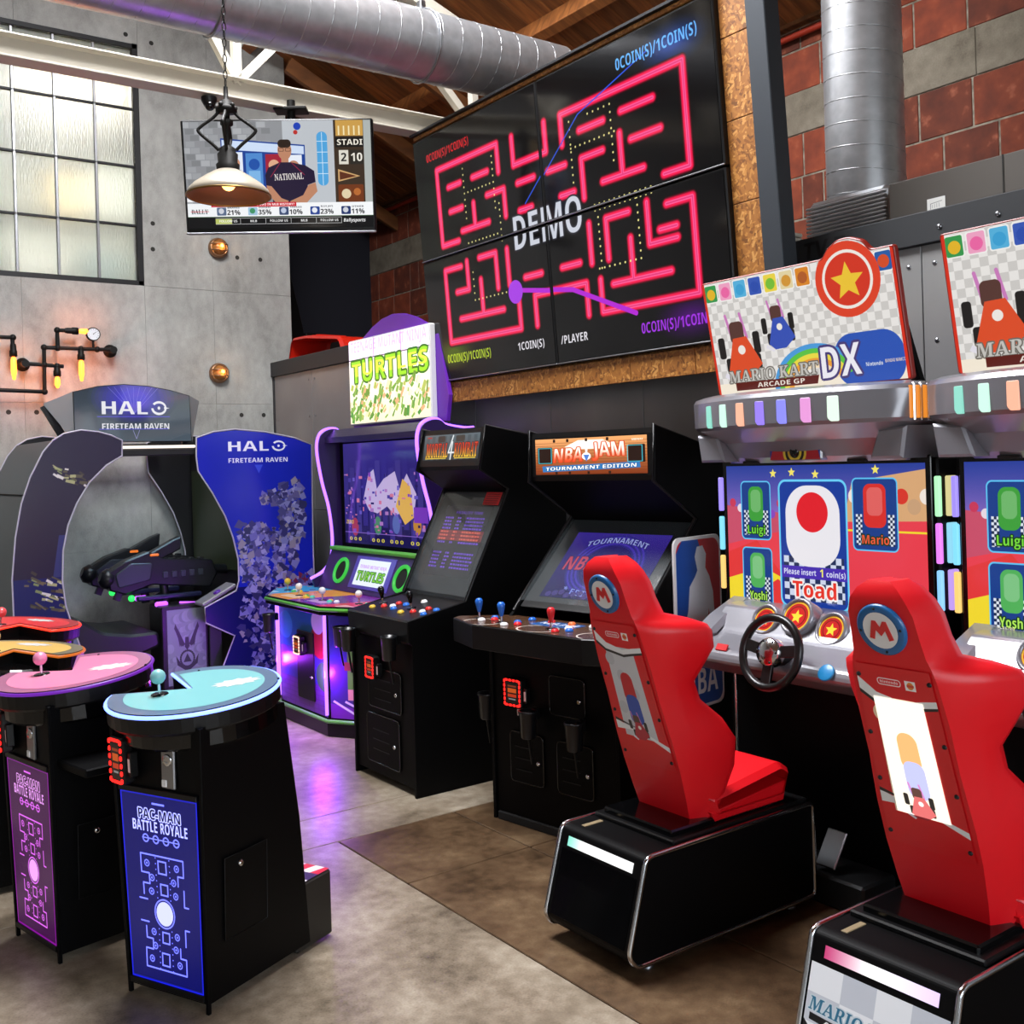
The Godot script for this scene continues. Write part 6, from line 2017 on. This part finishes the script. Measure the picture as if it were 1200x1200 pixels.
func build_shooter() -> void:
	var t := thing("shooting_arcade_machine", "dark blue walk-in shooting machine with curved side panels against the concrete wall", "arcade machine", Vector3(2.6, 0, -8.5))
	var dark := mat("pod_black", col("0a0b0d"), 0.4)
	var O := Vector2(2.6, 0)
	var wing := V2([2.781, 2.004, 2.915, 2.048, 3.086, 2.067, 3.33, 2.045, 3.583, 1.995, 3.73, 1.938, 3.718, 1.112, 3.72, 0.02, 3.0, 0.02, 2.94, 0.25, 3.036, 0.467, 2.81, 0.592, 2.807, 0.709, 3.06, 0.815, 3.083, 0.892, 3.082, 1.058, 3.046, 1.227, 2.989, 1.395, 2.894, 1.577, 2.786, 1.75, 2.776, 1.861])
	var arch := V2([1.756, 1.997, 1.687, 1.914, 1.599, 1.738, 1.539, 1.563, 1.494, 1.33, 1.465, 1.039, 1.47, 0.6, 1.5, 0.02, 2.0, 0.02, 1.92, 0.45, 1.834, 0.733, 1.808, 0.827, 1.791, 1.009, 1.802, 1.219, 1.841, 1.397, 1.903, 1.546, 1.995, 1.694, 2.116, 1.813, 2.227, 1.879, 2.23, 1.991, 2.153, 2.029, 2.064, 2.055, 1.947, 2.068, 1.831, 2.044])
	for i in wing.size():
		wing[i] -= O
	for i in arch.size():
		arch[i] -= O
	# prints
	var a := Art.new(384, 832, col("1a22a8"))
	a.rect(0, 0, 384, 500, col("1c28ae"))
	a.rect(0, 500, 384, 332, col("161858"))
	title(a, 200, 52, 200, col("eef0fa"))
	a.poly(V2([186, 112, 214, 112, 200, 140]), col("3a4fd8"))
	# angular shards of grey-violet armour plate in place of the figures
	var rng := RandomNumberGenerator.new()
	rng.seed = 12
	for q in [[270, 205, 90, 26, -0.35, 34], [310, 280, 55, 90, 0.0, 60], [285, 400, 50, 80, 0.1, 40], [175, 350, 60, 60, 0.0, 40], [230, 335, 90, 24, 0.2, 26], [180, 450, 60, 70, 0.0, 44], [220, 480, 110, 44, 0.0, 30], [330, 520, 60, 60, 0.0, 36], [185, 600, 70, 90, 0.0, 40], [230, 730, 90, 90, 0.0, 80]]:
		for k in int(q[5] * 2.2):
			var c := Vector2(q[0], q[1]) + Vector2(rng.randf_range(-1, 1) * q[2] * 0.8, rng.randf_range(-1, 1) * q[3] * 0.8).rotated(q[4])
			var pp := PackedVector2Array()
			var r0 := rng.randf_range(5, 20)
			var an0 := rng.randf() * TAU
			for m in 4:
				pp.append(c + Vector2.from_angle(an0 + TAU * m / 4.0 + rng.randf() * 0.7) * r0 * rng.randf_range(0.5, 1.2))
			a.poly(pp, [col("7c7eb8"), col("5e5a8c"), col("9896c8"), col("3a3870"), col("6d6ab0"), col("4c4a80"), col("8f8898"), col("7a3048") if q[1] > 480 and q[0] > 300 else col("34345e")][rng.randi() % 8])
	var b := Art.new(320, 832, col("241d3c"))
	b.rect(0, 0, 320, 420, col("221b36"))
	b.rect(0, 420, 320, 412, col("1a1e58"))
	b.poly(V2([120, 560, 210, 560, 260, 832, 60, 832]), col("6a7690"))
	b.poly(V2([130, 300, 170, 300, 200, 420, 110, 420]), col("2f3468"))
	for q in [[170, 130, 60, 24, 26], [110, 470, 90, 60, 60]]:
		for k in q[4]:
			var c2 := Vector2(q[0], q[1]) + Vector2(rng.randf_range(-1, 1) * q[2], rng.randf_range(-1, 1) * q[3] * 0.8).rotated(0.35)
			var l2 := rng.randf_range(8, 30)
			b.line(c2, c2 + Vector2(l2, rng.randf_range(0, l2 * 0.8)), rng.randf_range(3, 9), [col("7f8a5a"), col("6a5f4a"), col("a8a878"), col("55503f"), col("d8d4cc"), col("3f3a34")][rng.randi() % 6])
	var tp := Art.new(640, 256, col("4a5a6e"))
	tp.fade(0, 0, 640, 256, col("39424e"), col("55626e"))
	for i in 10:
		tp.circ(320, 60, 250.0 - i * 20, col("3f4a5a").lerp(col("3a30e0"), i / 10.0), 120.0 - i * 9)
	for i in 9:
		tp.line(Vector2(320, 130), Vector2(180 + i * 35, 10), 1.5, col("8a86f0"))
	title(tp, 330, 104, 370, col("f6f6fc"))
	tp.rect(120, 142, 400, 3, col("5f58e8"))
	tp.rect(130, 198, 380, 3, col("5f58e8"))
	tp.path([Vector2(312, 204), Vector2(330, 244), Vector2(348, 204)], 2, col("b5b4f4"), false)
	var edge_light := mat("panel_edge", col("b9b6c4"), 0.3)
	for q in [[wing, "wing", a], [arch, "arch", b]]:
		var pts: PackedVector2Array = q[0]
		for z in [0.6, -0.62]:
			obj("side_panel", MB.new(xf(Vector3(0, 0, z))).prism(pts, -0.025, 0.0, 0.003), dark, t)
			var e := []
			var cc := MB.ccw(pts)
			var start := 0
			for k in cc.size():
				if cc[k].y < 0.1 and cc[(k + 1) % cc.size()].y > 0.1:
					start = k
			for k in cc.size():
				var p := cc[(start + k) % cc.size()]
				if k == 0 or p.y > 0.1:
					e.append(Vector3(p.x, p.y, z))
			obj("edge_trim", MB.new().tube(e, 0.006, 6), edge_light, t)
		obj("side_art", MB.new(xf(Vector3(0, 0, 0.602))).sheet(MB.inset(MB.ccw(pts), 0.007), 0.0), printed("shooter_" + q[1], q[2].tex(), 0.22), t)
	# curved rear shell of the left arch, and the screen housing on the right
	var back := [Vector2(1.756, 1.997), Vector2(1.687, 1.914), Vector2(1.599, 1.738), Vector2(1.539, 1.563), Vector2(1.494, 1.33), Vector2(1.465, 1.039), Vector2(1.47, 0.6), Vector2(1.5, 0.02)]
	var shell := MB.new()
	shell.sg = 4
	for i in back.size() - 1:
		var p: Vector2 = back[i] - O
		var q2: Vector2 = back[i + 1] - O
		shell.quad(Vector3(p.x, p.y, -0.62), Vector3(q2.x, q2.y, -0.62), Vector3(q2.x, q2.y, 0.58), Vector3(p.x, p.y, 0.58))
		shell.quad(Vector3(p.x + 0.02, p.y, 0.58), Vector3(q2.x + 0.02, q2.y, 0.58), Vector3(q2.x + 0.02, q2.y, -0.62), Vector3(p.x + 0.02, p.y, -0.62))
	obj("rear_shell", shell, mat("shell_teal", col("2f3b44"), 0.35), t)
	obj("shell_seam", MB.new().box(Vector3(-1.048, 1.62, -0.02), Vector3(0.03, 0.006, 1.19)), mat("rubber"), t)
	obj("screen_housing", MB.new().box(Vector3(0.82, 1.02, -0.01), Vector3(0.56, 1.85, 1.18), 0.02), dark, t)
	obj("screen", MB.new(Transform3D(Basis(Vector3(0, 0, 1), Vector3(0, 1, 0), Vector3(-1, 0, 0)), Vector3(0.538, 1.35, -0.01))).sheet(rect2(1.1, 0.8), 0.0), glow("attract_screen", Color(0.16, 0.2, 0.12), 0.25), t)
	for q in [[-0.1, 1.9, 0.52, 0.62, 0.05, 0.1], [-0.1, 1.95, -0.5, 0.7, 0.08, 0.1], [-0.45, 1.95, 0.0, 0.1, 0.06, 1.1]]:
		obj("roof_beam", MB.new().box(Vector3(q[0], q[1], q[2]), Vector3(q[3], q[4], q[5]), 0.006), dark, t)
	obj("led_light_bar", MB.new().box(Vector3(-0.1, 1.94, 0.57), Vector3(0.56, 0.022, 0.03), 0.006), glow("white_bar", Color(1.0, 0.95, 0.9), 1.2), t)
	area("bar_light", t, xf(Vector3(-0.1, 1.86, 0.3), Vector3(-90, 0, 0)), Vector2(0.5, 0.2), Color(0.7, 0.9, 1.0), 0.5)
	# topper with folded-back cheeks
	var top := V2([1.981, 2.367, 2.16, 2.413, 2.354, 2.431, 2.54, 2.421, 2.712, 2.391, 2.86, 2.35, 2.868, 1.985, 1.985, 1.993])
	for i in top.size():
		top[i] -= O
	obj("topper_board", MB.new(xf(Vector3(0, 0, 0.22))).prism(top, 0.0, 0.03, 0.003), dark, t)
	obj("topper_sign", MB.new(xf(Vector3(0, 0, 0.252))).sheet(MB.inset(MB.ccw(top), 0.006), 0.0), printed("shooter_topper", tp.tex(), 0.08, 0.8, 0.8), t)
	for s in [[-0.62, 2.367, -0.8, 2.283, -0.615, 1.993], [0.26, 2.35, 0.382, 2.314, 0.268, 1.985]]:
		var c := MB.new()
		c.quad(Vector3(s[4], s[5], 0.25), Vector3(s[4] + 0.001, s[5], 0.25), Vector3(s[2], s[3], 0.12), Vector3(s[0], s[1], 0.25))
		c.tri(Vector3(s[4], s[5], 0.25), Vector3(s[2], s[3], 0.12), Vector3(s[0], s[1], 0.25))
		obj("topper_cheek", c, mat("cheek_mirror", col("b9c2c8"), 0.12, 0.3), t)
	obj("topper_strut", MB.new().bar(Vector3(-0.79, 2.27, 0.1), Vector3(-0.63, 1.98, 0.1), 0.05, 0.05), mat("black_steel"), t)
	obj("topper_strut", MB.new().bar(Vector3(0.35, 2.27, 0.1), Vector3(0.25, 1.95, 0.1), 0.04, 0.04), mat("black_steel"), t)
	# gun pedestal with its winged emblem
	obj("gun_pedestal", MB.new().box(Vector3(0.12, 0.36, 0.25), Vector3(0.36, 0.72, 0.3), 0.008), dark, t)
	var e := Art.new(192, 320, col("7e8490"))
	for i in 50:
		e.circ(fmod(i * 57.0, 192.0), fmod(i * 91.0, 320.0), 8 + fmod(i * 3.0, 20.0), [col("878d99"), col("747a86"), col("8d93a0")][i % 3])
	var ink := col("2a2c34")
	for s in [-1, 1]:
		for k in 4:
			e.poly(V2([96 + s * (10 + k * 10), 150 - k * 2, 96 + s * (56 - k * 6), 60 + k * 16, 96 + s * (62 - k * 8), 80 + k * 16, 96 + s * (22 + k * 7), 160]), ink)
	e.poly(V2([88, 120, 104, 120, 108, 160, 96, 176, 84, 160]), ink)
	for k in 24:
		var an := TAU * k / 24.0
		e.circ(96 + 34 * cos(an), 212 + 34 * sin(an), 5, ink)
	e.poly(V2([96, 190, 116, 226, 76, 226]), ink)
	e.poly(V2([40, 196, 60, 226, 96, 250, 132, 226, 152, 196, 146, 236, 96, 268, 46, 236]), ink)
	obj("pedestal_print", MB.new(xf(Vector3(0.13, 0.4, 0.402))).sheet(rect2(0.3, 0.58), 0.0), printed("winged_emblem", e.tex(), 0.4), t, "grey panel with a winged emblem")
	obj("pedestal_side_panel", MB.new().box(Vector3(0.36, 0.36, 0.3), Vector3(0.1, 0.66, 0.2), 0.006), mat("panel_grey", col("3a3c42"), 0.5), t)
	# sloping control shelf of the right panel
	obj("control_shelf", MB.new(xf(Vector3(0.33, 0.79, 0.5), Vector3(0, 0, 27))).box(Vector3.ZERO, Vector3(0.3, 0.03, 0.18), 0.008), mat("shelf_grey", col("77757c"), 0.4), t)
	obj("start_button", MB.new(xf(Vector3(0.33, 0.806, 0.54), Vector3(0, 0, 27))).lathe([Vector2(0.03, 0.0), Vector2(0.03, 0.012), Vector2(0.02, 0.016), Vector2(0.002, 0.017)], 18), mat("button_purple", col("5a2a9a"), 0.3), t)
	for q in [0.18, -0.35]:
		build_gun(t, Vector3(0.03, 0.98, q))
	# padded bench
	var bp := rounded(V2([-0.62, 0.02, -0.35, 0.02, -0.3, 0.36, -0.08, 0.43, -0.09, 0.54, -0.3, 0.54, -0.5, 0.58, -0.66, 0.7, -0.72, 0.66]), 0.03, 3)
	obj("bench", MB.new().prism(bp, -0.45, 0.42, 0.02), mat("bench_black", col("15131c"), 0.4), t)

func build_gun(t: Node3D, at: Vector3) -> void:
	var n := Node3D.new()
	n.name = "mounted_gun"
	t.add_child(n, true)
	n.position = at
	var g := mat("gun_black", col("121419"), 0.35, 0.2)
	obj("receiver", MB.new().prism(rounded(V2([-0.42, -0.12, -0.3, -0.16, -0.1, -0.1, 0.36, -0.16, 0.42, -0.05, 0.38, 0.06, 0.0, 0.1, -0.12, 0.16, -0.3, 0.1, -0.44, 0.02]), 0.015, 2), -0.06, 0.06, 0.012), g, n)
	obj("shroud", MB.new().prism(V2([-0.16, 0.12, 0.08, 0.24, 0.14, 0.26, 0.13, 0.16, -0.05, 0.08]), -0.05, 0.05, 0.01), g, n)
	for k in 5:
		obj("rail_lug", MB.new().box(Vector3(0.02 + k * 0.07, 0.085 - k * 0.004, 0), Vector3(0.035, 0.03, 0.07), 0.005), g, n)
		obj("side_vent", MB.new().box(Vector3(0.0 + k * 0.07, -0.03, 0.062), Vector3(0.04, 0.05, 0.012), 0.004), mat("gun_grey", col("3a3f48"), 0.35, 0.4), n)
	obj("side_cover", MB.new().prism(rounded(V2([-0.36, -0.1, -0.12, -0.06, -0.1, 0.07, -0.26, 0.08, -0.38, 0.0]), 0.015, 2), 0.055, 0.075, 0.006), mat("gun_grey", col("3a3f48"), 0.35, 0.4), n)
	obj("barrel", MB.new().rod(Vector3(0.2, 0.0, 0), Vector3(0.52, -0.03, 0), 0.04), g, n)
	obj("grip", MB.new().bar(Vector3(-0.3, -0.06, 0), Vector3(-0.36, -0.2, 0), 0.05, 0.04, Vector3(0, 0, 1)), g, n)
	obj("stock", MB.new(xf(Vector3(-0.42, -0.03, 0), Vector3(0, 0, 70))).lathe([Vector2(0.05, -0.05), Vector2(0.075, -0.02), Vector2(0.075, 0.03), Vector2(0.04, 0.06)], 14), g, n)
	obj("sight_light", MB.new().box(Vector3(-0.08, 0.13, 0.05), Vector3(0.07, 0.02, 0.03), 0.006), glow("gun_amber", Color(1.0, 0.5, 0.15), 0.8), n)
	obj("mount", MB.new().rod(Vector3(0.0, -0.08, 0), Vector3(0.02, -0.3, 0), 0.035), g, n)
	obj("cross_bar", MB.new().box(Vector3(0.03, -0.2, 0.05), Vector3(0.5, 0.035, 0.06), 0.008), mat("gun_blue", col("161a3a"), 0.3), n)
	obj("green_led_light", MB.new().ball(Vector3(-0.26, -0.19, 0.05), 0.025), glow("gun_green", Color(0.2, 1.0, 0.4), 1.4), n)
	obj("violet_led_light", MB.new().box(Vector3(-0.05, -0.25, 0.1), Vector3(0.1, 0.04, 0.03), 0.012), glow("gun_violet", Color(0.75, 0.35, 1.0), 1.8), n)
	obj("violet_led_strip", MB.new(xf(Vector3(0.18, -0.26, 0.1), Vector3(0, 0, -6))).box(Vector3.ZERO, Vector3(0.18, 0.014, 0.02), 0.004), mats["gun_violet"], n)

# ------------------------------------------------------------------ four notched-disc pedestals
func build_pedestals() -> void:
	pedestal("teal", Vector3(1.09, 0, -3.515), -65.0, "6cb0b3", "48627e", Color(0.42, 0.52, 1.0), 4.0, "notched disc pedestal with a teal top rimmed in bright blue light", Color(0.1, 0.14, 1.0))
	pedestal("pink", Vector3(0.836, 0, -4.22), -78.5, "dd7aa2", "96547a", Color(0.65, 0.2, 1.0), 0.35, "notched disc pedestal with a pink top behind the teal one", Color(0.85, 0.1, 0.95))
	pedestal("yellow", Vector3(1.1, 0, -5.04), 88.0, "dcb65e", "6f6a55", Color(1.0, 0.5, 0.1), 0.6, "notched disc pedestal with a yellow top behind the pink one", Color(0.9, 0.6, 0.1))
	pedestal("red", Vector3(1.29, 0, -5.86), 80.0, "e2383c", "a8282e", Color(1.0, 0.2, 0.12), 1.8, "notched disc pedestal with a red top rimmed in red light, farthest of its row", Color(0.95, 0.2, 0.15))

func notched(r: float, gap := 0.5) -> PackedVector2Array:
	# a disc with a wedge left open towards -x
	var p := PackedVector2Array()
	for i in 41:
		var an := -PI + gap + (TAU - 2 * gap) * i / 40.0
		p.append(Vector2(cos(an), sin(an)) * r)
	p.append(Vector2(-0.01, 0.0))
	return p

func pedestal(key: String, at: Vector3, deg: float, tone: String, ring: String, led: Color, power: float, label: String, panel_c: Color) -> void:
	var t := thing("notched_disc_pedestal", label, "arcade pedestal", at, deg_to_rad(deg), "notched disc pedestals")
	var lam := mat("black_laminate")
	var sgn := -1.0 if key in ["yellow", "red"] else 1.0
	# body: trapezoid from the side, narrower at the foot
	var rings := []
	for q in [[0.03, 0.18, 0.0, -0.5], [0.5, 0.19, 0.012, -0.45], [0.93, 0.205, 0.028, -0.37]]:
		rings.append([Vector3(-q[1], q[0], q[2]), Vector3(-q[1], q[0], q[3]), Vector3(q[1], q[0], q[3]), Vector3(q[1], q[0], q[2])])
	obj("body", MB.new().loft(rings, false, true, false), lam, t)
	for s in [-1, 1]:
		obj("corner_post", MB.new().bar(Vector3(s * 0.178, 0.0, 0.0), Vector3(s * 0.205, 0.93, 0.028), 0.014, 0.014, Vector3(0, 0, 1)), lam, t)
	obj("foot_step", MB.new(xf(Vector3(0, 0, -0.5))).box(Vector3(0.0, 0.13, -0.03), Vector3(0.36, 0.24, 0.2), 0.008), mat("step_dark", col("1a1814"), 0.6), t)
	var sa := Art.new(128, 64, col("e9e4e2"))
	for i in 9:
		sa.poly(V2([i * 32 - 60, 64, i * 32 - 44, 64, i * 32 - 24, 0, i * 32 - 40, 0]), col("c8202c"))
	sa.rect(0, 22, 128, 20, col("2a1c4a"))
	obj("step_print", MB.new(Transform3D(TOPV, Vector3(0.0, 0.2515, -0.53))).sheet(rect2(0.35, 0.19), 0.0), printed("step_stripes", sa.tex(), 0.4), t, "red and white striped step top")
	# sloping disc
	var D := xf(Vector3(-0.02, 1.0, -0.17), Vector3(5.2, 0, 0)) * Transform3D(TOPV, Vector3.ZERO)
	obj("disc_edge", MB.new(D).prism(notched(0.288), -0.075, -0.001, 0.012, false), mat("black_plastic"), t)
	obj("disc_border", MB.new(D).sheet(notched(0.283), 0.0005), mat("border_" + key, col(ring), 0.3), t)
	var ins := MB.inset(MB.ccw(notched(0.275)), 0.0)
	obj("disc_top", MB.new(D * xf(Vector3(0.004, 0, 0))).sheet(notched(0.235, 0.54), 0.0012), mat("top_" + key, col(tone), 0.3), t)
	var lr := []
	for p in notched(0.289):
		lr.append(Vector3(p.x, p.y, -0.008))
	obj("led_light_rim", MB.new(D).tube(lr, 0.0065, 6, true), glow("rim_" + key, led, power), t)
	obj("lower_band", MB.new(D).prism(disc2(0.262, 36, Vector2(0.02, 0)), -0.13, -0.06, 0.01), mat("black_gloss"), t)
	# white splash with the small lettering, printed on the far lobe
	var sp := PackedVector2Array()
	for i in 22:
		var an := TAU * i / 22.0
		var r := 0.085 if i % 2 else 0.06
		sp.append(Vector2(0.1, 0.1 * sgn) + Vector2(cos(an) * r * 1.05, sin(an) * r * 0.55).rotated(0.9))
	obj("splash_print", MB.new(D).sheet(sp, 0.002), mat("splash_white", col("cfcfcd"), 0.4), t)
	var stick := mat("ball_" + key, col(tone).lightened(0.1), 0.15, 0.0, {"clearcoat_enabled": true, "clearcoat": 0.8})
	var n := Node3D.new()
	n.name = "joystick"
	t.add_child(n, true)
	n.transform = D * xf(Vector3(-0.07, -0.09 * sgn, 0.001))
	var up := xf(Vector3.ZERO, Vector3(90, 0, 0))
	obj("dust_washer", MB.new(up).lathe([Vector2(0.03, 0.0), Vector2(0.028, 0.003), Vector2(0.004, 0.004)], 18), mat("black_gloss"), n)
	obj("shaft", MB.new(up).lathe([Vector2(0.005, 0.0), Vector2(0.005, 0.05)], 10), mat("chrome"), n)
	obj("handle", MB.new(up).ball(Vector3(0, 0.062, 0), 0.026), stick, n)
	for s in [-1, 1]:
		obj("rim_screw", MB.new(D).ball(Vector3(0.19 * s + 0.03, 0.18, 0.0), 0.005, 8), mat("black_steel"), t)
	# lit line-maze panel on the front
	if not mats.has("maze_panel_" + key):
		printed("maze_panel_" + key, maze_panel(panel_c), 0.25, 2.1 if key == "teal" else 1.1)
	var f0 := Vector3(0, 0.07, 0.004)
	var pm := MB.new()
	pm.quad(Vector3(-0.163, 0.06, 0.005), Vector3(0.163, 0.06, 0.005), Vector3(0.176, 0.69, 0.024), Vector3(-0.176, 0.69, 0.024))
	obj("lit_maze_sign", pm, mats["maze_panel_" + key], t)
	obj("panel_frame", MB.new().bar(Vector3(-0.18, 0.7, 0.024), Vector3(0.18, 0.7, 0.024), 0.012, 0.02), mat("black_plastic"), t)
	obj("panel_frame", MB.new().bar(Vector3(-0.17, 0.05, 0.006), Vector3(0.17, 0.05, 0.006), 0.012, 0.02), mat("black_plastic"), t)
	card_reader(t, xf(Vector3(-0.135, 0.8, 0.024), Vector3(2, -12, 0)), 0.085, 0.155)
	obj("lock", MB.new(xf(Vector3(0.05, 0.872, 0.026), Vector3(90, 0, 0))).lathe([Vector2(0.012, 0.0), Vector2(0.012, 0.01), Vector2(0.006, 0.012)], 14), mat("chrome"), t)
	obj("coin_mech", MB.new().box(Vector3(0.06, 0.785, 0.028), Vector3(0.06, 0.13, 0.012), 0.004), mat("bare_metal"), t)
	obj("coin_funnel", MB.new(xf(Vector3(0.06, 0.815, 0.034), Vector3(90, 0, 0))).lathe([Vector2(0.02, 0.0), Vector2(0.018, 0.005), Vector2(0.006, 0.002)], 18), mat("chrome"), t)
	obj("coin_return", MB.new().box(Vector3(0.045, 0.738, 0.034), Vector3(0.022, 0.024, 0.006), 0.002), mat("white_plastic"), t)
	# service door on the near side
	var dt := Transform3D(Basis(Vector3(0, 0, -1), Vector3(0.03, 1, 0).normalized(), Vector3(1, -0.03, 0).normalized()), Vector3(0.1895, 0.345, -0.17))
	obj("service_door", MB.new(dt).prism(rect2(0.2, 0.27), 0.0, 0.004, 0.001), lam, t)
	var fr := []
	for p in rect2(0.2, 0.27):
		fr.append(Vector3(p.x, p.y, 0.004))
	obj("door_frame", MB.new(dt).tube(fr, 0.0018, 5, true), mat("black_steel"), t)
	obj("door_lock", MB.new(dt * xf(Vector3(-0.03, 0.1, 0.004), Vector3(90, 0, 0))).lathe([Vector2(0.011, 0.0), Vector2(0.011, 0.008), Vector2(0.006, 0.01)], 14), mat("chrome"), t)
	if key == "pink":
		obj("link_shelf", MB.new().box(Vector3(0.31, 0.72, -0.15), Vector3(0.22, 0.03, 0.3), 0.005), lam, t, "black shelf joining the neighbouring pedestal")

func maze_panel(c: Color) -> Texture2D:
	var a := Art.new(256, 464, c.darkened(0.7))
	for i in 8:
		a.rect(i, i, 256 - 2 * i, 464 - 2 * i, c.darkened(0.25 + i * 0.08))
	a.rect(8, 8, 240, 448, c.darkened(0.72))
	var l := c.lightened(0.35)
	var w := c.lightened(0.6)
	a.rect(106, 20, 42, 5, l)
	a.text("PAC-MAN", 128, 50, 24, c.darkened(0.85), 140, 0.0, "Droid Sans", 0.0, 3, w)
	a.text("BATTLE ROYALE", 128, 80, 26, w, 184)
	for i in 4:
		a.circ(78 + i * 34, 110, 11, l)
		a.circ(78 + i * 34, 110, 7, c.darkened(0.8))
	a.rect(66, 108, 124, 3, l)
	# a plain stepped line maze, the same upside down
	for s in [1, -1]:
		var Y := func(y: float) -> float: return 290.0 - s * (290.0 - y)
		for q in [[56, 150, 200, 150, 200, 190, 180, 190, 180, 214], [56, 150, 56, 196, 82, 196, 82, 222, 60, 222, 60, 250], [200, 222, 200, 262, 214, 262], [70, 262, 44, 262]]:
			var pts := []
			for i in range(0, q.size(), 2):
				pts.append(Vector2(q[i], Y.call(q[i + 1])))
			a.path(pts, 4, l)
		for q in [[112, 160, 30, 34], [116, 216, 28, 30]]:
			var y: float = Y.call(q[1]) - (q[3] if s < 0 else 0)
			a.rect(q[0], y, q[2], q[3], l)
			a.rect(q[0] + 4, y + 4, q[2] - 8, q[3] - 8, c.darkened(0.76))
		for q in [[76, 172], [90, 206], [176, 172], [164, 208], [86, 240], [170, 240]]:
			a.circ(q[0], Y.call(q[1]), 9, l)
			a.circ(q[0], Y.call(q[1]), 6, c.darkened(0.76))
			a.circ(q[0], Y.call(q[1]), 3, l)
		for i in 8:
			a.rect(104, Y.call(154.0 + i * 14), 3, 3, l)
			a.rect(150, Y.call(154.0 + i * 14), 3, 3, l)
	a.circ(128, 290, 37, l)
	a.circ(128, 290, 33, c.darkened(0.8))
	a.circ(128, 290, 30, w)
	return a.tex()
